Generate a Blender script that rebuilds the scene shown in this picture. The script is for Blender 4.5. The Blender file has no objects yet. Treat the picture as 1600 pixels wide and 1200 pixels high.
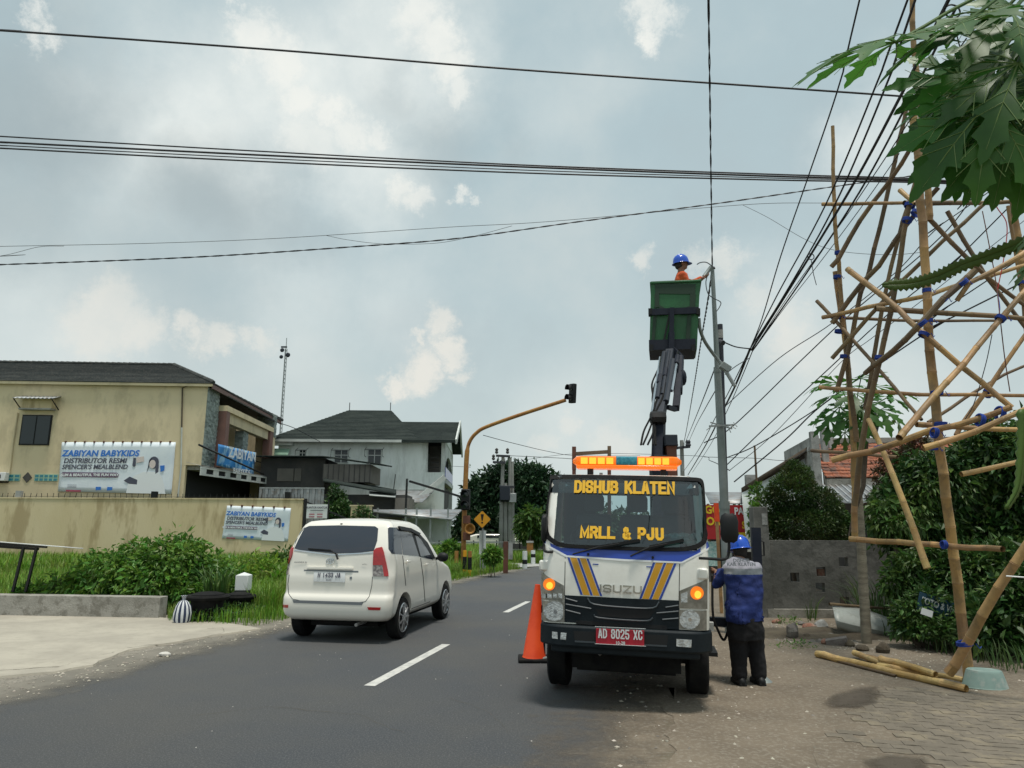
import bpy,bmesh,math,random
import numpy as np
from mathutils import Vector,Matrix,noise,Quaternion
from mathutils.bvhtree import BVHTree
rnd = random.Random(7)
R = math.radians
sc = bpy.context.scene
col = sc.collection
# ---------------------------------------------------------------- camera
F,HC = 1110.0,1.75
PITCH = math.atan(220 / F)
RC = Matrix.Rotation(math.pi / 2 + PITCH,3,'X') @ Matrix.Rotation(R(.22),3,'Z')
cam = bpy.data.cameras.new('camera')
cam.sensor_width = 36; cam.lens = 36 * F / 1600; cam.clip_end = 3000; cam.clip_start = .05
co = bpy.data.objects.new('camera',cam); col.objects.link(co)
co.matrix_world = Matrix.Translation((0,0,HC)) @ RC.to_4x4()
sc.camera = co
# ---------------------------------------------------------------- light and exposure
SUN_EL,SUN_AZ = R(79),R(150)
sd = bpy.data.lights.new('sun','SUN'); sd.energy = 3.0; sd.angle = R(10); sd.color = (1,.95,.86)
so = bpy.data.objects.new('sun',sd); col.objects.link(so)
sdir = Vector((math.sin(SUN_AZ) * math.cos(SUN_EL),math.cos(SUN_AZ) * math.cos(SUN_EL),math.sin(SUN_EL)))
so.rotation_euler = sdir.to_track_quat('Z','Y').to_euler()
sc.view_settings.view_transform = 'Standard'; sc.view_settings.look = 'None'
sc.view_settings.exposure = 0.0; sc.view_settings.gamma = 1; sc.view_settings.use_curve_mapping = False
sc.cycles.max_bounces = 8; sc.cycles.transparent_max_bounces = 24
sc.cycles.use_denoising = True
def ray(px,py): return RC @ Vector(((px - 800) / F,(600 - py) / F,-1))
def at(px,py,Y):
 d = ray(px,py); return Vector((0,0,HC)) + d * (Y / d.y)
def gp(px,py,z=0):
 d = ray(px,py); return Vector((0,0,HC)) + d * ((z - HC) / d.z)
 # ---------------------------------------------------------------- world: hazy sky with cloud banks
W = bpy.data.worlds.new('World'); sc.world = W; W.use_nodes = True
nt = W.node_tree; nt.nodes.clear()
def N(t,**k):
 n = nt.nodes.new(t)
 for a,b in k.items(): setattr(n,a,b)
 return n
def L(a,b): nt.links.new(a,b)
out = N('ShaderNodeOutputWorld'); bg = N('ShaderNodeBackground'); bg.inputs['Strength'].default_value = .1
L(bg.outputs[0],out.inputs[0])
tc = N('ShaderNodeTexCoord')
sky = N('ShaderNodeTexSky',sky_type='NISHITA'); sky.sun_disc = False; sky.sun_elevation = SUN_EL; sky.sun_rotation = SUN_AZ
sky.dust_density = 4; sky.air_density = 1.2
def vm(op,a,b=None):
 n = N('ShaderNodeVectorMath',operation=op); L(a,n.inputs[0])
 if b is not None:
  if isinstance(b,(tuple,Vector)): n.inputs[1].default_value = b
  else: L(b,n.inputs[1])
 return n
def ma(op,a,b=None,clamp=False):
 n = N('ShaderNodeMath',operation=op); n.use_clamp = clamp
 for i,q in enumerate((a,b)):
  if q is None: continue
  if isinstance(q,(int,float)): n.inputs[i].default_value = q
  else: L(q,n.inputs[i])
 return n.outputs[0]
def mix(f,a,b):
 n = N('ShaderNodeMix',data_type='RGBA')
 for i,q in ((0,f),(6,a),(7,b)):
  if isinstance(q,(int,float)): n.inputs[i].default_value = q
  elif isinstance(q,tuple): n.inputs[i].default_value = (*q,1)
  else: L(q,n.inputs[i])
 return n.outputs[2]
def mr(v,a,b,c=0,d=1,smooth=True):
 n = N('ShaderNodeMapRange'); n.interpolation_type = 'SMOOTHSTEP' if smooth else 'LINEAR'
 L(v,n.inputs[0]); n.inputs[1].default_value = a; n.inputs[2].default_value = b; n.inputs[3].default_value = c; n.inputs[4].default_value = d
 return n.outputs[0]
def nz(vec,scale,detail=6,rough=.55,col=False):
 n = N('ShaderNodeTexNoise'); L(vec,n.inputs['Vector']); n.inputs['Scale'].default_value = scale
 n.inputs['Detail'].default_value = detail; n.inputs['Roughness'].default_value = rough
 return n.outputs['Color' if col else 'Fac']
D = vm('NORMALIZE',tc.outputs['Generated']).outputs[0]
def warp(scale,amp,rough=.6):
 c = vm('SUBTRACT',nz(D,scale,7,rough,True),(.5,.5,.5)).outputs[0]
 s = N('ShaderNodeVectorMath',operation='SCALE'); L(c,s.inputs[0]); s.inputs['Scale'].default_value = amp
 return vm('ADD',D,s.outputs[0]).outputs[0]
DH = warp(11,.12,.72); DS = warp(5,.22,.62)
def blobs(lst,vec,inner):
 acc = None
 for px,py,r,*s in lst:
  c = ray(px,py).normalized(); rr = r / F * 1.05
  d = vm('DISTANCE',vec,Vector(c)).outputs['Value']
  m = mr(d,rr * inner,rr * 1.1,s[0] if s else 1,0)
  acc = m if acc is None else ma('MAXIMUM',acc,m)
 return acc
fb = nz(D,3.2,8,.58); fb2 = nz(D,9,7,.6)
grain = mr(fb2,.35,.65)
X = N('ShaderNodeSeparateXYZ'); L(D,X.inputs[0])
hor = mr(X.outputs[2],0,.55)
base = mix(hor,(6.1,7.0,6.95),(4.8,6.05,6.35))
base = mix(.12,base,sky.outputs[0])
base = mix(ma('MULTIPLY',mr(fb,.44,.68),.45),base,(6.6,7.1,6.95))
base = mix(ma('MULTIPLY',mr(fb,.50,.33),.35),base,(4.3,5.1,5.4))
soft = blobs([(600,60,120,.8),(330,215,200,1),(200,150,130,.7),(470,150,190,1),(600,80,170,.95),(540,250,130,.8),(680,120,120,.9),(560,210,110,.7),(300,290,120,.6),(470,480,130,.4),(900,150,120,.25),
(620,470,130,.4),(1390,210,110,.75),(1230,500,120,.45),(70,560,160,.5),(1350,620,150,.4),(930,690,150,.45)],DS,.0)
dark = blobs([(60,170,170,.8),(20,290,150,.5),(330,335,130,.75),(420,345,100,.6),(160,80,70,.35),(640,150,60,.3),(700,240,90,.4),(820,220,60,.2),(250,420,180,.3)],DS,.0)
c1 = mix(ma('MULTIPLY',soft,ma('ADD',ma('MULTIPLY',grain,.25),.72),True),base,(8.5,8.9,8.6))
c1 = mix(dark,c1,(3.6,4.35,4.6))
hard = blobs([(470,150,34),(520,175,30),(440,95,34),(400,60,40),(545,215,34,.8),(590,215,24,.7),(480,215,44,.7),(60,35,26,.8),(370,20,20,.8),(640,15,46),(680,60,44),(700,110,40,.9),(725,150,26,.7),
(1020,12,40),(1042,34,36),(1015,52,30),(625,290,28,.8),(655,310,26,.8),(710,308,20,.9),(740,318,14,.7),(170,485,44,.75),(140,520,56,.7),(205,520,42,.75),
(290,515,30,.9),(340,535,34,.8),(395,545,28,.6),(690,505,30),(660,530,16,.8),(700,545,30),(660,580,42),(625,595,28),(720,580,24,.8),(1000,398,28,.7),(1140,400,36,.75),(1100,405,24,.5),
(1240,520,46,.7),(1180,460,28,.5),(1290,560,50,.5),(890,660,26,.5),(960,690,44,.5),(850,690,30,.4)],DH,.30)
c1 = mix(ma('MULTIPLY',hard,ma('ADD',ma('MULTIPLY',grain,.3),.66),True),c1,mix(mr(X.outputs[2],.28,.5),(8.1,8.0,7.4),(9.0,9.1,8.6)))
gen = mr(nz(DH,2.6,8,.6),.56,.66)
back = mr(X.outputs[1],.35,-.1)
c1 = mix(ma('MULTIPLY',gen,ma('MULTIPLY',back,.7)),c1,(7.0,7.2,7.0))
L(c1,bg.inputs['Color'])
# ---------------------------------------------------------------- materials
def mat(name,c,c2=None,scale=4,rough=.7,metal=0,bump=0,bscale=None,emit=None,es=0,lo=.4,hi=.62,c3=None,s3=30,f3=.5,coat=0,spec=.5,stretch=None,world=False,trans=None,island=0):
 m = bpy.data.materials.new(name); m.use_nodes = True
 t = m.node_tree; b = t.nodes['Principled BSDF']
 b.inputs['Base Color'].default_value = (*c,1); b.inputs['Roughness'].default_value = rough; b.inputs['Metallic'].default_value = metal
 b.inputs['Coat Weight'].default_value = coat; b.inputs['Specular IOR Level'].default_value = spec
 if emit: b.inputs['Emission Color'].default_value = (*emit,1); b.inputs['Emission Strength'].default_value = es
 co_ = t.nodes.new('ShaderNodeTexCoord'); src = co_.outputs['Object']
 if world:
  g = t.nodes.new('ShaderNodeNewGeometry'); src = g.outputs['Position']
 if stretch:
  mp = t.nodes.new('ShaderNodeMapping'); t.links.new(src,mp.inputs[0]); mp.inputs['Scale'].default_value = stretch; src = mp.outputs[0]
 def noi(s,d=6,r=.6):
  n = t.nodes.new('ShaderNodeTexNoise'); n.inputs['Scale'].default_value = s; n.inputs['Detail'].default_value = d; n.inputs['Roughness'].default_value = r
  t.links.new(src,n.inputs['Vector']); return n.outputs['Fac']
 def mrr(v,a,b_,c_=0,d_=1):
  n = t.nodes.new('ShaderNodeMapRange'); t.links.new(v,n.inputs[0])
  for i,q in enumerate((a,b_,c_,d_)): n.inputs[i + 1].default_value = q
  return n.outputs[0]
 def mx(f,a,b_):
  n = t.nodes.new('ShaderNodeMix'); n.data_type = 'RGBA'; t.links.new(f,n.inputs[0])
  for i,q in ((6,a),(7,b_)):
   if isinstance(q,tuple): n.inputs[i].default_value = (*q,1)
   else: t.links.new(q,n.inputs[i])
  return n.outputs[2]
 cur = c
 if c2: cur = mx(mrr(noi(scale),lo,hi),c,c2)
 if c3: cur = mx(mrr(noi(s3,4,.7),.5,.62,0,f3),cur,c3)
 if island:
  g = t.nodes.new('ShaderNodeNewGeometry')
  hs = t.nodes.new('ShaderNodeHueSaturation')
  if isinstance(cur,tuple): hs.inputs['Color'].default_value = (*cur,1)
  else: t.links.new(cur,hs.inputs['Color'])
  t.links.new(mrr(g.outputs['Random Per Island'],0,1,1 - island,1 + island),hs.inputs['Value'])
  n2 = t.nodes.new('ShaderNodeMath'); n2.operation = 'FRACT'; n3 = t.nodes.new('ShaderNodeMath'); n3.operation = 'MULTIPLY'; n3.inputs[1].default_value = 17.3
  t.links.new(g.outputs['Random Per Island'],n3.inputs[0]); t.links.new(n3.outputs[0],n2.inputs[0])
  t.links.new(mrr(n2.outputs[0],0,1,*((.47,.525) if island > .3 else (.493,.507))),hs.inputs['Hue']); cur = hs.outputs[0]
 if not isinstance(cur,tuple): t.links.new(cur,b.inputs['Base Color'])
 if bump:
  bn = t.nodes.new('ShaderNodeBump'); bn.inputs['Strength'].default_value = min(1,bump); bn.inputs['Distance'].default_value = .02 * max(1,bump)
  t.links.new(noi(bscale or scale * 4,5,.65),bn.inputs['Height']); t.links.new(bn.outputs[0],b.inputs['Normal'])
 if trans:
  tr = t.nodes.new('ShaderNodeBsdfTranslucent'); ms = t.nodes.new('ShaderNodeMixShader'); ms.inputs[0].default_value = trans
  if isinstance(cur,tuple): tr.inputs[0].default_value = (*cur,1)
  else:
   t.links.new(cur,tr.inputs[0])
  o = t.nodes['Material Output']; t.links.new(b.outputs[0],ms.inputs[1]); t.links.new(tr.outputs[0],ms.inputs[2]); t.links.new(ms.outputs[0],o.inputs[0])
 return m
def glassmat(name,tint,refl=.9,rough=.02):
 m = bpy.data.materials.new(name); m.use_nodes = True; t = m.node_tree; t.nodes.clear()
 o = t.nodes.new('ShaderNodeOutputMaterial'); a = t.nodes.new('ShaderNodeBsdfTransparent'); a.inputs[0].default_value = (*tint,1)
 g = t.nodes.new('ShaderNodeBsdfGlossy'); g.inputs[0].default_value = (refl,refl,refl,1); g.inputs['Roughness'].default_value = rough
 fr = t.nodes.new('ShaderNodeFresnel'); fr.inputs[0].default_value = 1.95; ms = t.nodes.new('ShaderNodeMixShader')
 t.links.new(fr.outputs[0],ms.inputs[0]); t.links.new(a.outputs[0],ms.inputs[1]); t.links.new(g.outputs[0],ms.inputs[2]); t.links.new(ms.outputs[0],o.inputs[0])
 return m
M_ = {}
def defm(k,*a,**kw): M_[k] = mat(k,*a,**kw)
defm('asphalt',(.072,.078,.087),(.092,.092,.090),scale=.35,rough=.85,spec=.35,bump=.9,bscale=110,c3=(.19,.19,.185),s3=60,f3=.5,world=True)
defm('road_paint',(.62,.61,.57),(.45,.45,.43),scale=9,rough=.7,bump=.3,bscale=120,world=True)
defm('apron',(.43,.395,.325),(.35,.32,.265),scale=1.1,rough=.9,bump=.4,bscale=40,c3=(.30,.27,.22),s3=7,f3=.35,world=True)
defm('gravel_mat',(.24,.215,.175),(.34,.31,.26),scale=6,rough=.95,bump=1,bscale=50,c3=(.09,.085,.075),s3=35,f3=.8,world=True)
defm('dirt',(.195,.158,.115),(.15,.12,.087),scale=1.3,rough=.95,bump=.9,bscale=30,c3=(.30,.27,.22),s3=26,f3=.5,world=True)
defm('field',(.07,.11,.03),(.10,.12,.045),scale=.6,rough=1,bump=1,bscale=12,c3=(.14,.12,.07),s3=5,f3=.4,world=True)
defm('soil',(.07,.055,.038),(.11,.09,.06),scale=3,rough=1,bump=1.2,bscale=18,world=True)
defm('paver',(.185,.158,.122),(.15,.128,.098),scale=5,rough=.9,bump=.6,bscale=60,c3=(.30,.25,.17),s3=3,f3=.5,world=True)
defm('concrete',(.36,.345,.31),(.25,.24,.21),scale=2.2,rough=.9,bump=.6,bscale=30,c3=(.12,.11,.085),s3=5,f3=.55,world=True)
defm('old_wall',(.20,.195,.18),(.11,.11,.10),scale=1.1,rough=.95,bump=.7,bscale=7,c3=(.05,.052,.045),s3=3,f3=.5,world=True)
defm('bare_concrete',(.40,.40,.385),(.28,.28,.265),scale=1.5,rough=.9,bump=.5,bscale=20,c3=(.13,.13,.12),s3=3,f3=.5,world=True)
defm('ochre',(.70,.595,.395),(.64,.54,.35),scale=.55,rough=.85,bump=.25,bscale=20,c3=(.38,.32,.21),s3=.9,f3=.4,world=True,stretch=(1,1,.45))
defm('ochre_wall',(.69,.58,.37),(.63,.52,.31),scale=.45,rough=.88,bump=.3,bscale=20,c3=(.36,.27,.14),s3=.8,f3=.7,world=True,stretch=(1.2,1,.35))
defm('roof_tile',(.035,.042,.042),(.06,.065,.062),scale=1.5,spec=.25,rough=.8,bump=.3,bscale=20,c3=(.16,.14,.12),s3=12,f3=.35,world=True,island=.2)
defm('roof_dark',(.022,.030,.029),(.038,.048,.044),scale=.8,spec=.15,rough=.95,bump=.4,bscale=14,c3=(.09,.10,.09),s3=9,f3=.4,world=True,stretch=(1,1,4))
defm('white_wall',(.80,.85,.82),(.70,.75,.71),scale=.6,rough=.85,bump=.2,bscale=14,c3=(.42,.45,.42),s3=1.1,f3=.35,world=True,stretch=(1.5,1.5,.4))
defm('white_trim',(.62,.65,.62),(.45,.48,.46),scale=1,rough=.7,world=True)
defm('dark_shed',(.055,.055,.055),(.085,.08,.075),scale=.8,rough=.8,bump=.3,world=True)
defm('taupe_shed',(.19,.175,.155),(.14,.13,.115),scale=.8,rough=.8,bump=.4,world=True)
defm('zinc',(.34,.36,.37),(.25,.26,.27),scale=1.5,rough=.5,metal=.35,bump=.2,world=True,c3=(.25,.18,.12),s3=3,f3=.4)
defm('brown_frame',(.20,.105,.085),(.17,.09,.075),scale=2,rough=.6)
defm('stone_cladding',(.30,.345,.32),(.21,.245,.235),scale=7,rough=.85,bump=.6,bscale=30,island=.3)
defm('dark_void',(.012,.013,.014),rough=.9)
defm('dark_glass',(.012,.022,.026),rough=.12,spec=.6)
defm('green_vent',(.30,.48,.36),rough=.7)
defm('black_metal',(.013,.013,.014),rough=.45,metal=.2)
defm('grey_steel',(.36,.38,.38),(.27,.29,.29),scale=3,rough=.5,metal=.5)
defm('white_plain',(.70,.72,.71),rough=.6)
defm('banner',(.78,.85,.90),(.72,.80,.87),scale=1.2,rough=.5,bump=.4,bscale=2.5)
defm('ink_blue',(.03,.18,.60),rough=.5)
defm('ink_dark',(.07,.075,.11),rough=.5)
defm('ink_purple',(.16,.10,.17),rough=.5)
defm('ink_skin',(.66,.58,.55),rough=.5)
defm('ink_white',(.78,.82,.84),rough=.5)
defm('ink_red',(.38,.05,.10),rough=.5)
defm('banner_blue',(.03,.22,.55),(.30,.55,.78),scale=1.6,rough=.45,lo=.5,hi=.56)
defm('van_white',(.84,.81,.73),(.82,.79,.71),scale=1,rough=.28,coat=.6)
defm('car_black',(.010,.011,.012),rough=.55,spec=.3)
defm('tint_glass',(.014,.02,.034),rough=.05,spec=1.0)
defm('lamp_red',(.42,.012,.012),(.34,.008,.01),scale=20,rough=.12,coat=.7)
defm('lamp_clear',(.42,.38,.36),(.16,.14,.14),scale=24,rough=.12,metal=.5,bump=.8,bscale=30)
defm('chrome',(.62,.64,.66),rough=.12,metal=1)
defm('alloy',(.50,.51,.52),rough=.28,metal=.85)
defm('rubber',(.009,.009,.010),(.016,.016,.015),scale=8,spec=.2,rough=.9,bump=.3,bscale=40)
defm('plate_white',(.70,.72,.72),rough=.45)
defm('truck_white',(.82,.81,.75),(.78,.77,.71),scale=1.5,rough=.3,coat=.5,c3=(.62,.59,.52),s3=6,f3=.18)
defm('truck_blue',(.015,.055,.36),rough=.35,coat=.3)
defm('truck_gold',(.62,.31,.015),rough=.4,coat=.2)
defm('truck_black',(.006,.011,.015),(.010,.016,.02),scale=5,spec=.25,rough=.6,bump=.15,bscale=60)
defm('grille_rib',(.05,.062,.072),rough=.35)
defm('yellow_vinyl',(.75,.42,.01),rough=.5)
defm('plate_red',(.42,.012,.03),rough=.4)
defm('lens_clear',(.72,.74,.74),(.42,.43,.43),scale=22,rough=.12,metal=.6,bump=.6,bscale=40)
defm('lens_case',(.22,.215,.19),(.33,.32,.29),scale=14,rough=.15,metal=.4)
M_['amber_lit'] = mat('amber_lit',(.8,.2,.01),rough=.3,emit=(1,.20,.01),es=.6)
M_['amber_hot'] = mat('amber_hot',(.9,.5,.05),rough=.3,emit=(1,.36,.03),es=1.5)
M_['bar_cell'] = mat('bar_cell',(.9,.3,.03),rough=.3,emit=(1,.33,.02),es=1.5)
defm('amber_cover',(.85,.19,.01),rough=.2,emit=(1,.16,.005),es=.35)
defm('beacon_teal',(.02,.17,.24),(.05,.28,.34),scale=40,rough=.15)
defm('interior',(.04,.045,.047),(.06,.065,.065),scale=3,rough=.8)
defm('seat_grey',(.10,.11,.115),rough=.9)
defm('teal_stuff',(.25,.52,.50),(.6,.75,.72),scale=18,rough=.6)
defm('boom_navy',(.010,.014,.026),(.018,.022,.034),scale=4,spec=.25,rough=.6)
defm('boom_grey',(.022,.028,.040),rough=.5,spec=.3)
defm('bucket_green',(.02,.13,.04),(.018,.10,.033),scale=3,rough=.45,bump=.2,bscale=12)
defm('bucket_dark',(.010,.035,.016),rough=.6)
defm('cone_orange',(.85,.085,.015),(.75,.06,.01),scale=4,rough=.5)
defm('helmet_blue',(.012,.085,.52),rough=.25,coat=.4)
defm('skin',(.22,.11,.065),(.26,.13,.08),scale=9,rough=.6)
defm('hair',(.01,.008,.007),rough=.7)
defm('shirt_blue',(.012,.032,.17),(.008,.02,.115),scale=5,rough=.85,bump=.6,bscale=9)
defm('shirt_grey',(.33,.33,.38),(.28,.28,.33),scale=4,rough=.85,bump=.4,bscale=9)
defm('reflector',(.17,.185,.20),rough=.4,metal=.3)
defm('orange_cloth',(.62,.10,.02),(.48,.07,.015),scale=6,rough=.85,bump=.6,bscale=10)
defm('black_cloth',(.006,.006,.008),(.010,.010,.012),scale=4,rough=.95,bump=.5,bscale=9)
defm('bamboo',(.44,.27,.105),(.25,.145,.065),island=.22,scale=1.4,rough=.55,bump=.2,bscale=20,c3=(.16,.11,.06),s3=7,f3=.5,world=True)
defm('bamboo_old',(.19,.13,.07),(.10,.07,.045),island=.25,scale=1.6,rough=.75,bump=.2,bscale=20,world=True)
defm('bamboo_pale',(.62,.43,.18),(.47,.29,.10),island=.15,scale=2.2,rough=.5,bump=.2,bscale=20,c3=(.20,.14,.07),s3=9,f3=.4,world=True)
defm('blue_rope',(.015,.05,.30),rough=.8)
defm('cable',(.008,.009,.014),rough=.6)
defm('cable_grey',(.10,.11,.12),rough=.7)
defm('steel_pole',(.27,.30,.30),(.20,.23,.22),scale=2,rough=.55,metal=.35,bump=.1,world=True)
defm('dark_pole',(.03,.035,.05),(.05,.05,.055),scale=3,rough=.8)
defm('grey_pole',(.30,.30,.28),(.21,.21,.19),scale=1.5,rough=.85,world=True)
defm('yellow_paint',(.40,.21,.05),(.32,.13,.03),scale=2.5,rough=.6,world=True,c3=(.25,.09,.02),s3=7,f3=.5)
defm('sign_yellow',(.72,.33,.01),rough=.5)
defm('rust',(.16,.06,.04),(.10,.045,.03),scale=3,rough=.8)
defm('red_tile',(.36,.115,.055),(.22,.075,.04),scale=3,rough=.8,bump=.4,bscale=20,c3=(.06,.05,.045),s3=2.5,f3=.8,world=True)
defm('banner_red',(.42,.02,.025),rough=.55)
defm('banner_yellow',(.75,.55,.02),rough=.55)
defm('bark',(.27,.24,.18),(.18,.155,.115),scale=3,rough=.9,bump=.8,bscale=14,stretch=(1,1,5),world=True)
defm('bark_dark',(.07,.055,.04),(.10,.08,.06),scale=4,rough=.95,bump=.8)
defm('sheet_grey',(.42,.44,.41),(.34,.36,.33),scale=2,rough=.4,c3=(.2,.19,.15),s3=6,f3=.4)
defm('basin',(.27,.38,.34),(.22,.32,.29),scale=5,rough=.5,c3=(.45,.46,.42),s3=7,f3=.5)
defm('sign_board_blue',(.010,.05,.085),rough=.6)
defm('rubble_mat',(.20,.185,.165),(.13,.115,.10),scale=5,rough=.95,bump=1,bscale=20,island=.35)
defm('brick_red',(.24,.10,.065),(.30,.22,.17),scale=5,rough=.95,bump=.8)
defm('white_rock',(.62,.60,.56),(.48,.46,.42),scale=6,rough=.9,bump=.8)
defm('bag_light',(.66,.68,.70),rough=.6,bump=.5,bscale=8)
defm('bag_dark',(.02,.035,.08),rough=.6)
defm('sticker',(.42,.28,.10),rough=.6)
GR = dict(bump=.0,trans=.28)
defm('leaf_weed',(.075,.185,.022),(.12,.25,.032),scale=1.2,rough=.5,island=.4,world=True,trans=.3)
defm('leaf_dark',(.030,.082,.018),(.060,.13,.026),scale=1.1,rough=.5,island=.4,world=True,trans=.22)
defm('leaf_bush',(.035,.085,.018),(.075,.125,.026),scale=1.4,rough=.5,island=.4,world=True,trans=.25,c3=(.10,.05,.03),s3=3.5,f3=.35)
defm('leaf_red',(.12,.045,.025),(.05,.06,.02),scale=3,rough=.5,island=.4,world=True,trans=.25)
defm('leaf_papaya',(.030,.11,.014),(.055,.17,.020),scale=2.4,rough=.42,island=.25,world=True,trans=.4)
defm('leaf_light',(.09,.17,.03),(.06,.13,.025),scale=2,rough=.5,island=.4,world=True,trans=.35)
defm('leaf_far',(.013,.045,.018),(.030,.080,.028),scale=.55,rough=.6,island=.4,world=True,trans=.15)
defm('grass_mat',(.12,.27,.018),(.18,.32,.035),scale=.7,rough=.6,island=.4,world=True,trans=.35,c3=(.22,.20,.07),s3=2,f3=.5)
defm('grass_dark',(.045,.10,.02),(.07,.13,.03),scale=1.2,rough=.6,island=.4,world=True,trans=.3)
M_['cab_glass'] = glassmat('cab_glass',(.48,.64,.66))
M_['shade_glass'] = glassmat('shade_glass',(.16,.20,.22))
# ---------------------------------------------------------------- object helpers
WM = {}
def thing(name,label,cat,M=None,group=None,parent=None):
 o = bpy.data.objects.new(name,None); col.objects.link(o); o.empty_display_size = .2
 M = M if isinstance(M,Matrix) else Matrix.Translation(M if M is not None else (0,0,0))
 o.matrix_world = M; WM[o] = M.copy()
 o['label'] = label; o['category'] = cat
 if group: o['group'] = group
 return o
def tag(o,label=None,cat=None,group=None,kind=None):
 if label: o['label'] = label
 if cat: o['category'] = cat
 if group: o['group'] = group
 if kind: o['kind'] = kind
 return o
def link(o,parent=None):
 col.objects.link(o)
 if parent is not None: o.parent = parent; WM[o] = WM[parent] @ o.matrix_basis
 else: WM[o] = o.matrix_basis.copy()
 return o
def mesh_np(name,v,f,mats,parent=None,origin=None,smooth=False):
 """v (n,3) array in world space, f (m,k) array of same-size faces"""
 v = np.asarray(v,dtype=np.float32); f = np.asarray(f,dtype=np.int32)
 if parent is not None: inv = np.array(WM[parent].inverted())
 else:
  if origin is None: origin = (v[:,0].mean(),v[:,1].mean(),v[:,2].min())
  inv = np.array(Matrix.Translation(origin).inverted())
 v = v @ inv[:3,:3].T + inv[:3,3]
 me = bpy.data.meshes.new(name); k = f.shape[1]
 me.vertices.add(len(v)); me.vertices.foreach_set('co',v.astype(np.float32).ravel())
 me.loops.add(f.size); me.loops.foreach_set('vertex_index',f.ravel())
 me.polygons.add(len(f)); me.polygons.foreach_set('loop_start',np.arange(0,f.size,k,dtype=np.int32))
 me.polygons.foreach_set('use_smooth',np.full(len(f),smooth))
 me.update(calc_edges=True)
 for m in (mats if isinstance(mats,(list,tuple)) else [mats]): me.materials.append(M_[m] if isinstance(m,str) else m)
 o = bpy.data.objects.new(name,me)
 if parent is None: o.location = origin
 return link(o,parent)
class MB:
 def __init__(s,M=None): s.v = []; s.f = []; s.mi = []; s.M = M
 def add(s,vs,fs,mi=0):
  b = len(s.v); s.v += [Vector(p) for p in vs]; s.f += [tuple(b + i for i in f) for f in fs]; s.mi += [mi] * len(fs); return s
 def box(s,x0,x1,y0,y1,z0,z1,mi=0):
  return s.add([(x,y,z) for z in (z0,z1) for y in (y0,y1) for x in (x0,x1)],
  [(0,2,3,1),(4,5,7,6),(0,1,5,4),(2,6,7,3),(0,4,6,2),(1,3,7,5)],mi)
 def bar(s,p0,p1,w,h=None,up=(0,0,1),mi=0):
  p0,p1 = Vector(p0),Vector(p1); h = h or w; d = (p1 - p0).normalized(); u = Vector(up)
  if abs(d.dot(u)) > .98: u = Vector((0,1,0))
  a = d.cross(u).normalized() * w / 2; b = a.cross(d).normalized() * h / 2
  return s.add([p + i * a + j * b for p in (p0,p1) for j in (-1,1) for i in (-1,1)],
  [(0,2,3,1),(4,5,7,6),(0,1,5,4),(2,6,7,3),(0,4,6,2),(1,3,7,5)],mi)
 def tube(s,pts,r,n=8,mi=0,caps=True):
  pts = [Vector(p) for p in pts]; m = len(pts); rs = r if isinstance(r,(list,tuple)) else [r] * m
  b = len(s.v); ref = None; fs = []
  for i,p in enumerate(pts):
   d = (pts[min(i + 1,m - 1)] - pts[max(i - 1,0)]).normalized()
   if ref is None:
    ref = Vector((0,0,1)) if abs(d.z) < .9 else Vector((0,1,0))
   a = d.cross(ref).normalized(); ref = a.cross(d).normalized()
   for k in range(n):
    t = 2 * math.pi * k / n; s.v.append(p + (a * math.cos(t) + ref * math.sin(t)) * rs[i])
  for i in range(m - 1):
   for k in range(n):
    q = (k + 1) % n; fs.append((b + i * n + k,b + i * n + q,b + (i + 1) * n + q,b + (i + 1) * n + k))
  if caps: fs.append(tuple(b + k for k in range(n))[::-1]); fs.append(tuple(b + (m - 1) * n + k for k in range(n)))
  s.f += fs; s.mi += [mi] * len(fs); return s
 def lathe(s,prof,c=(0,0,0),ax='Z',n=24,mi=0,sx=1,sy=1):
  b = len(s.v); m = len(prof)
  for r,h in prof:
   for k in range(n):
    t = 2 * math.pi * k / n; p = (r * math.cos(t) * sx,r * math.sin(t) * sy,h)
    if ax == 'X': p = (p[2],p[0],p[1])
    if ax == 'Y': p = (p[0],p[2],p[1])
    s.v.append(Vector(p) + Vector(c))
  fs = []
  for i in range(m - 1):
   for k in range(n):
    q = (k + 1) % n; fs.append((b + i * n + k,b + i * n + q,b + (i + 1) * n + q,b + (i + 1) * n + k))
  if prof[0][0] > 1e-4: fs.append(tuple(b + k for k in range(n))[::-1])
  if prof[-1][0] > 1e-4: fs.append(tuple(b + (m - 1) * n + k for k in range(n)))
  s.f += fs; s.mi += [mi] * len(fs); return s
 def ell(s,c,r,n=12,mi=0,rot=None):
  b = len(s.v); c = Vector(c); m = n // 2 + 1
  for i in range(m):
   ph = math.pi * i / (m - 1)
   for k in range(n):
    t = 2 * math.pi * k / n
    p = Vector((r[0] * math.sin(ph) * math.cos(t),r[1] * math.sin(ph) * math.sin(t),r[2] * math.cos(ph)))
    if rot: p = rot @ p
    s.v.append(c + p)
  for i in range(m - 1):
   for k in range(n):
    q = (k + 1) % n; s.f.append((b + i * n + k,b + (i + 1) * n + k,b + (i + 1) * n + q,b + i * n + q)); s.mi.append(mi)
  return s
 def prism(s,poly,a,b_,plane='XZ',mi=0):
  """poly in 2-D, extruded from a to b_ along the remaining axis"""
  n = len(poly)
  def P(p,h): return {'XZ': (p[0],h,p[1]),'XY': (p[0],p[1],h),'YZ': (h,p[0],p[1])}[plane]
  vs = [P(p,a) for p in poly] + [P(p,b_) for p in poly]
  return s.add(vs,[tuple(range(n)),tuple(range(n,2 * n))[::-1]] + [(i,n + i,n + (i + 1) % n,(i + 1) % n) for i in range(n)],mi)
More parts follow.
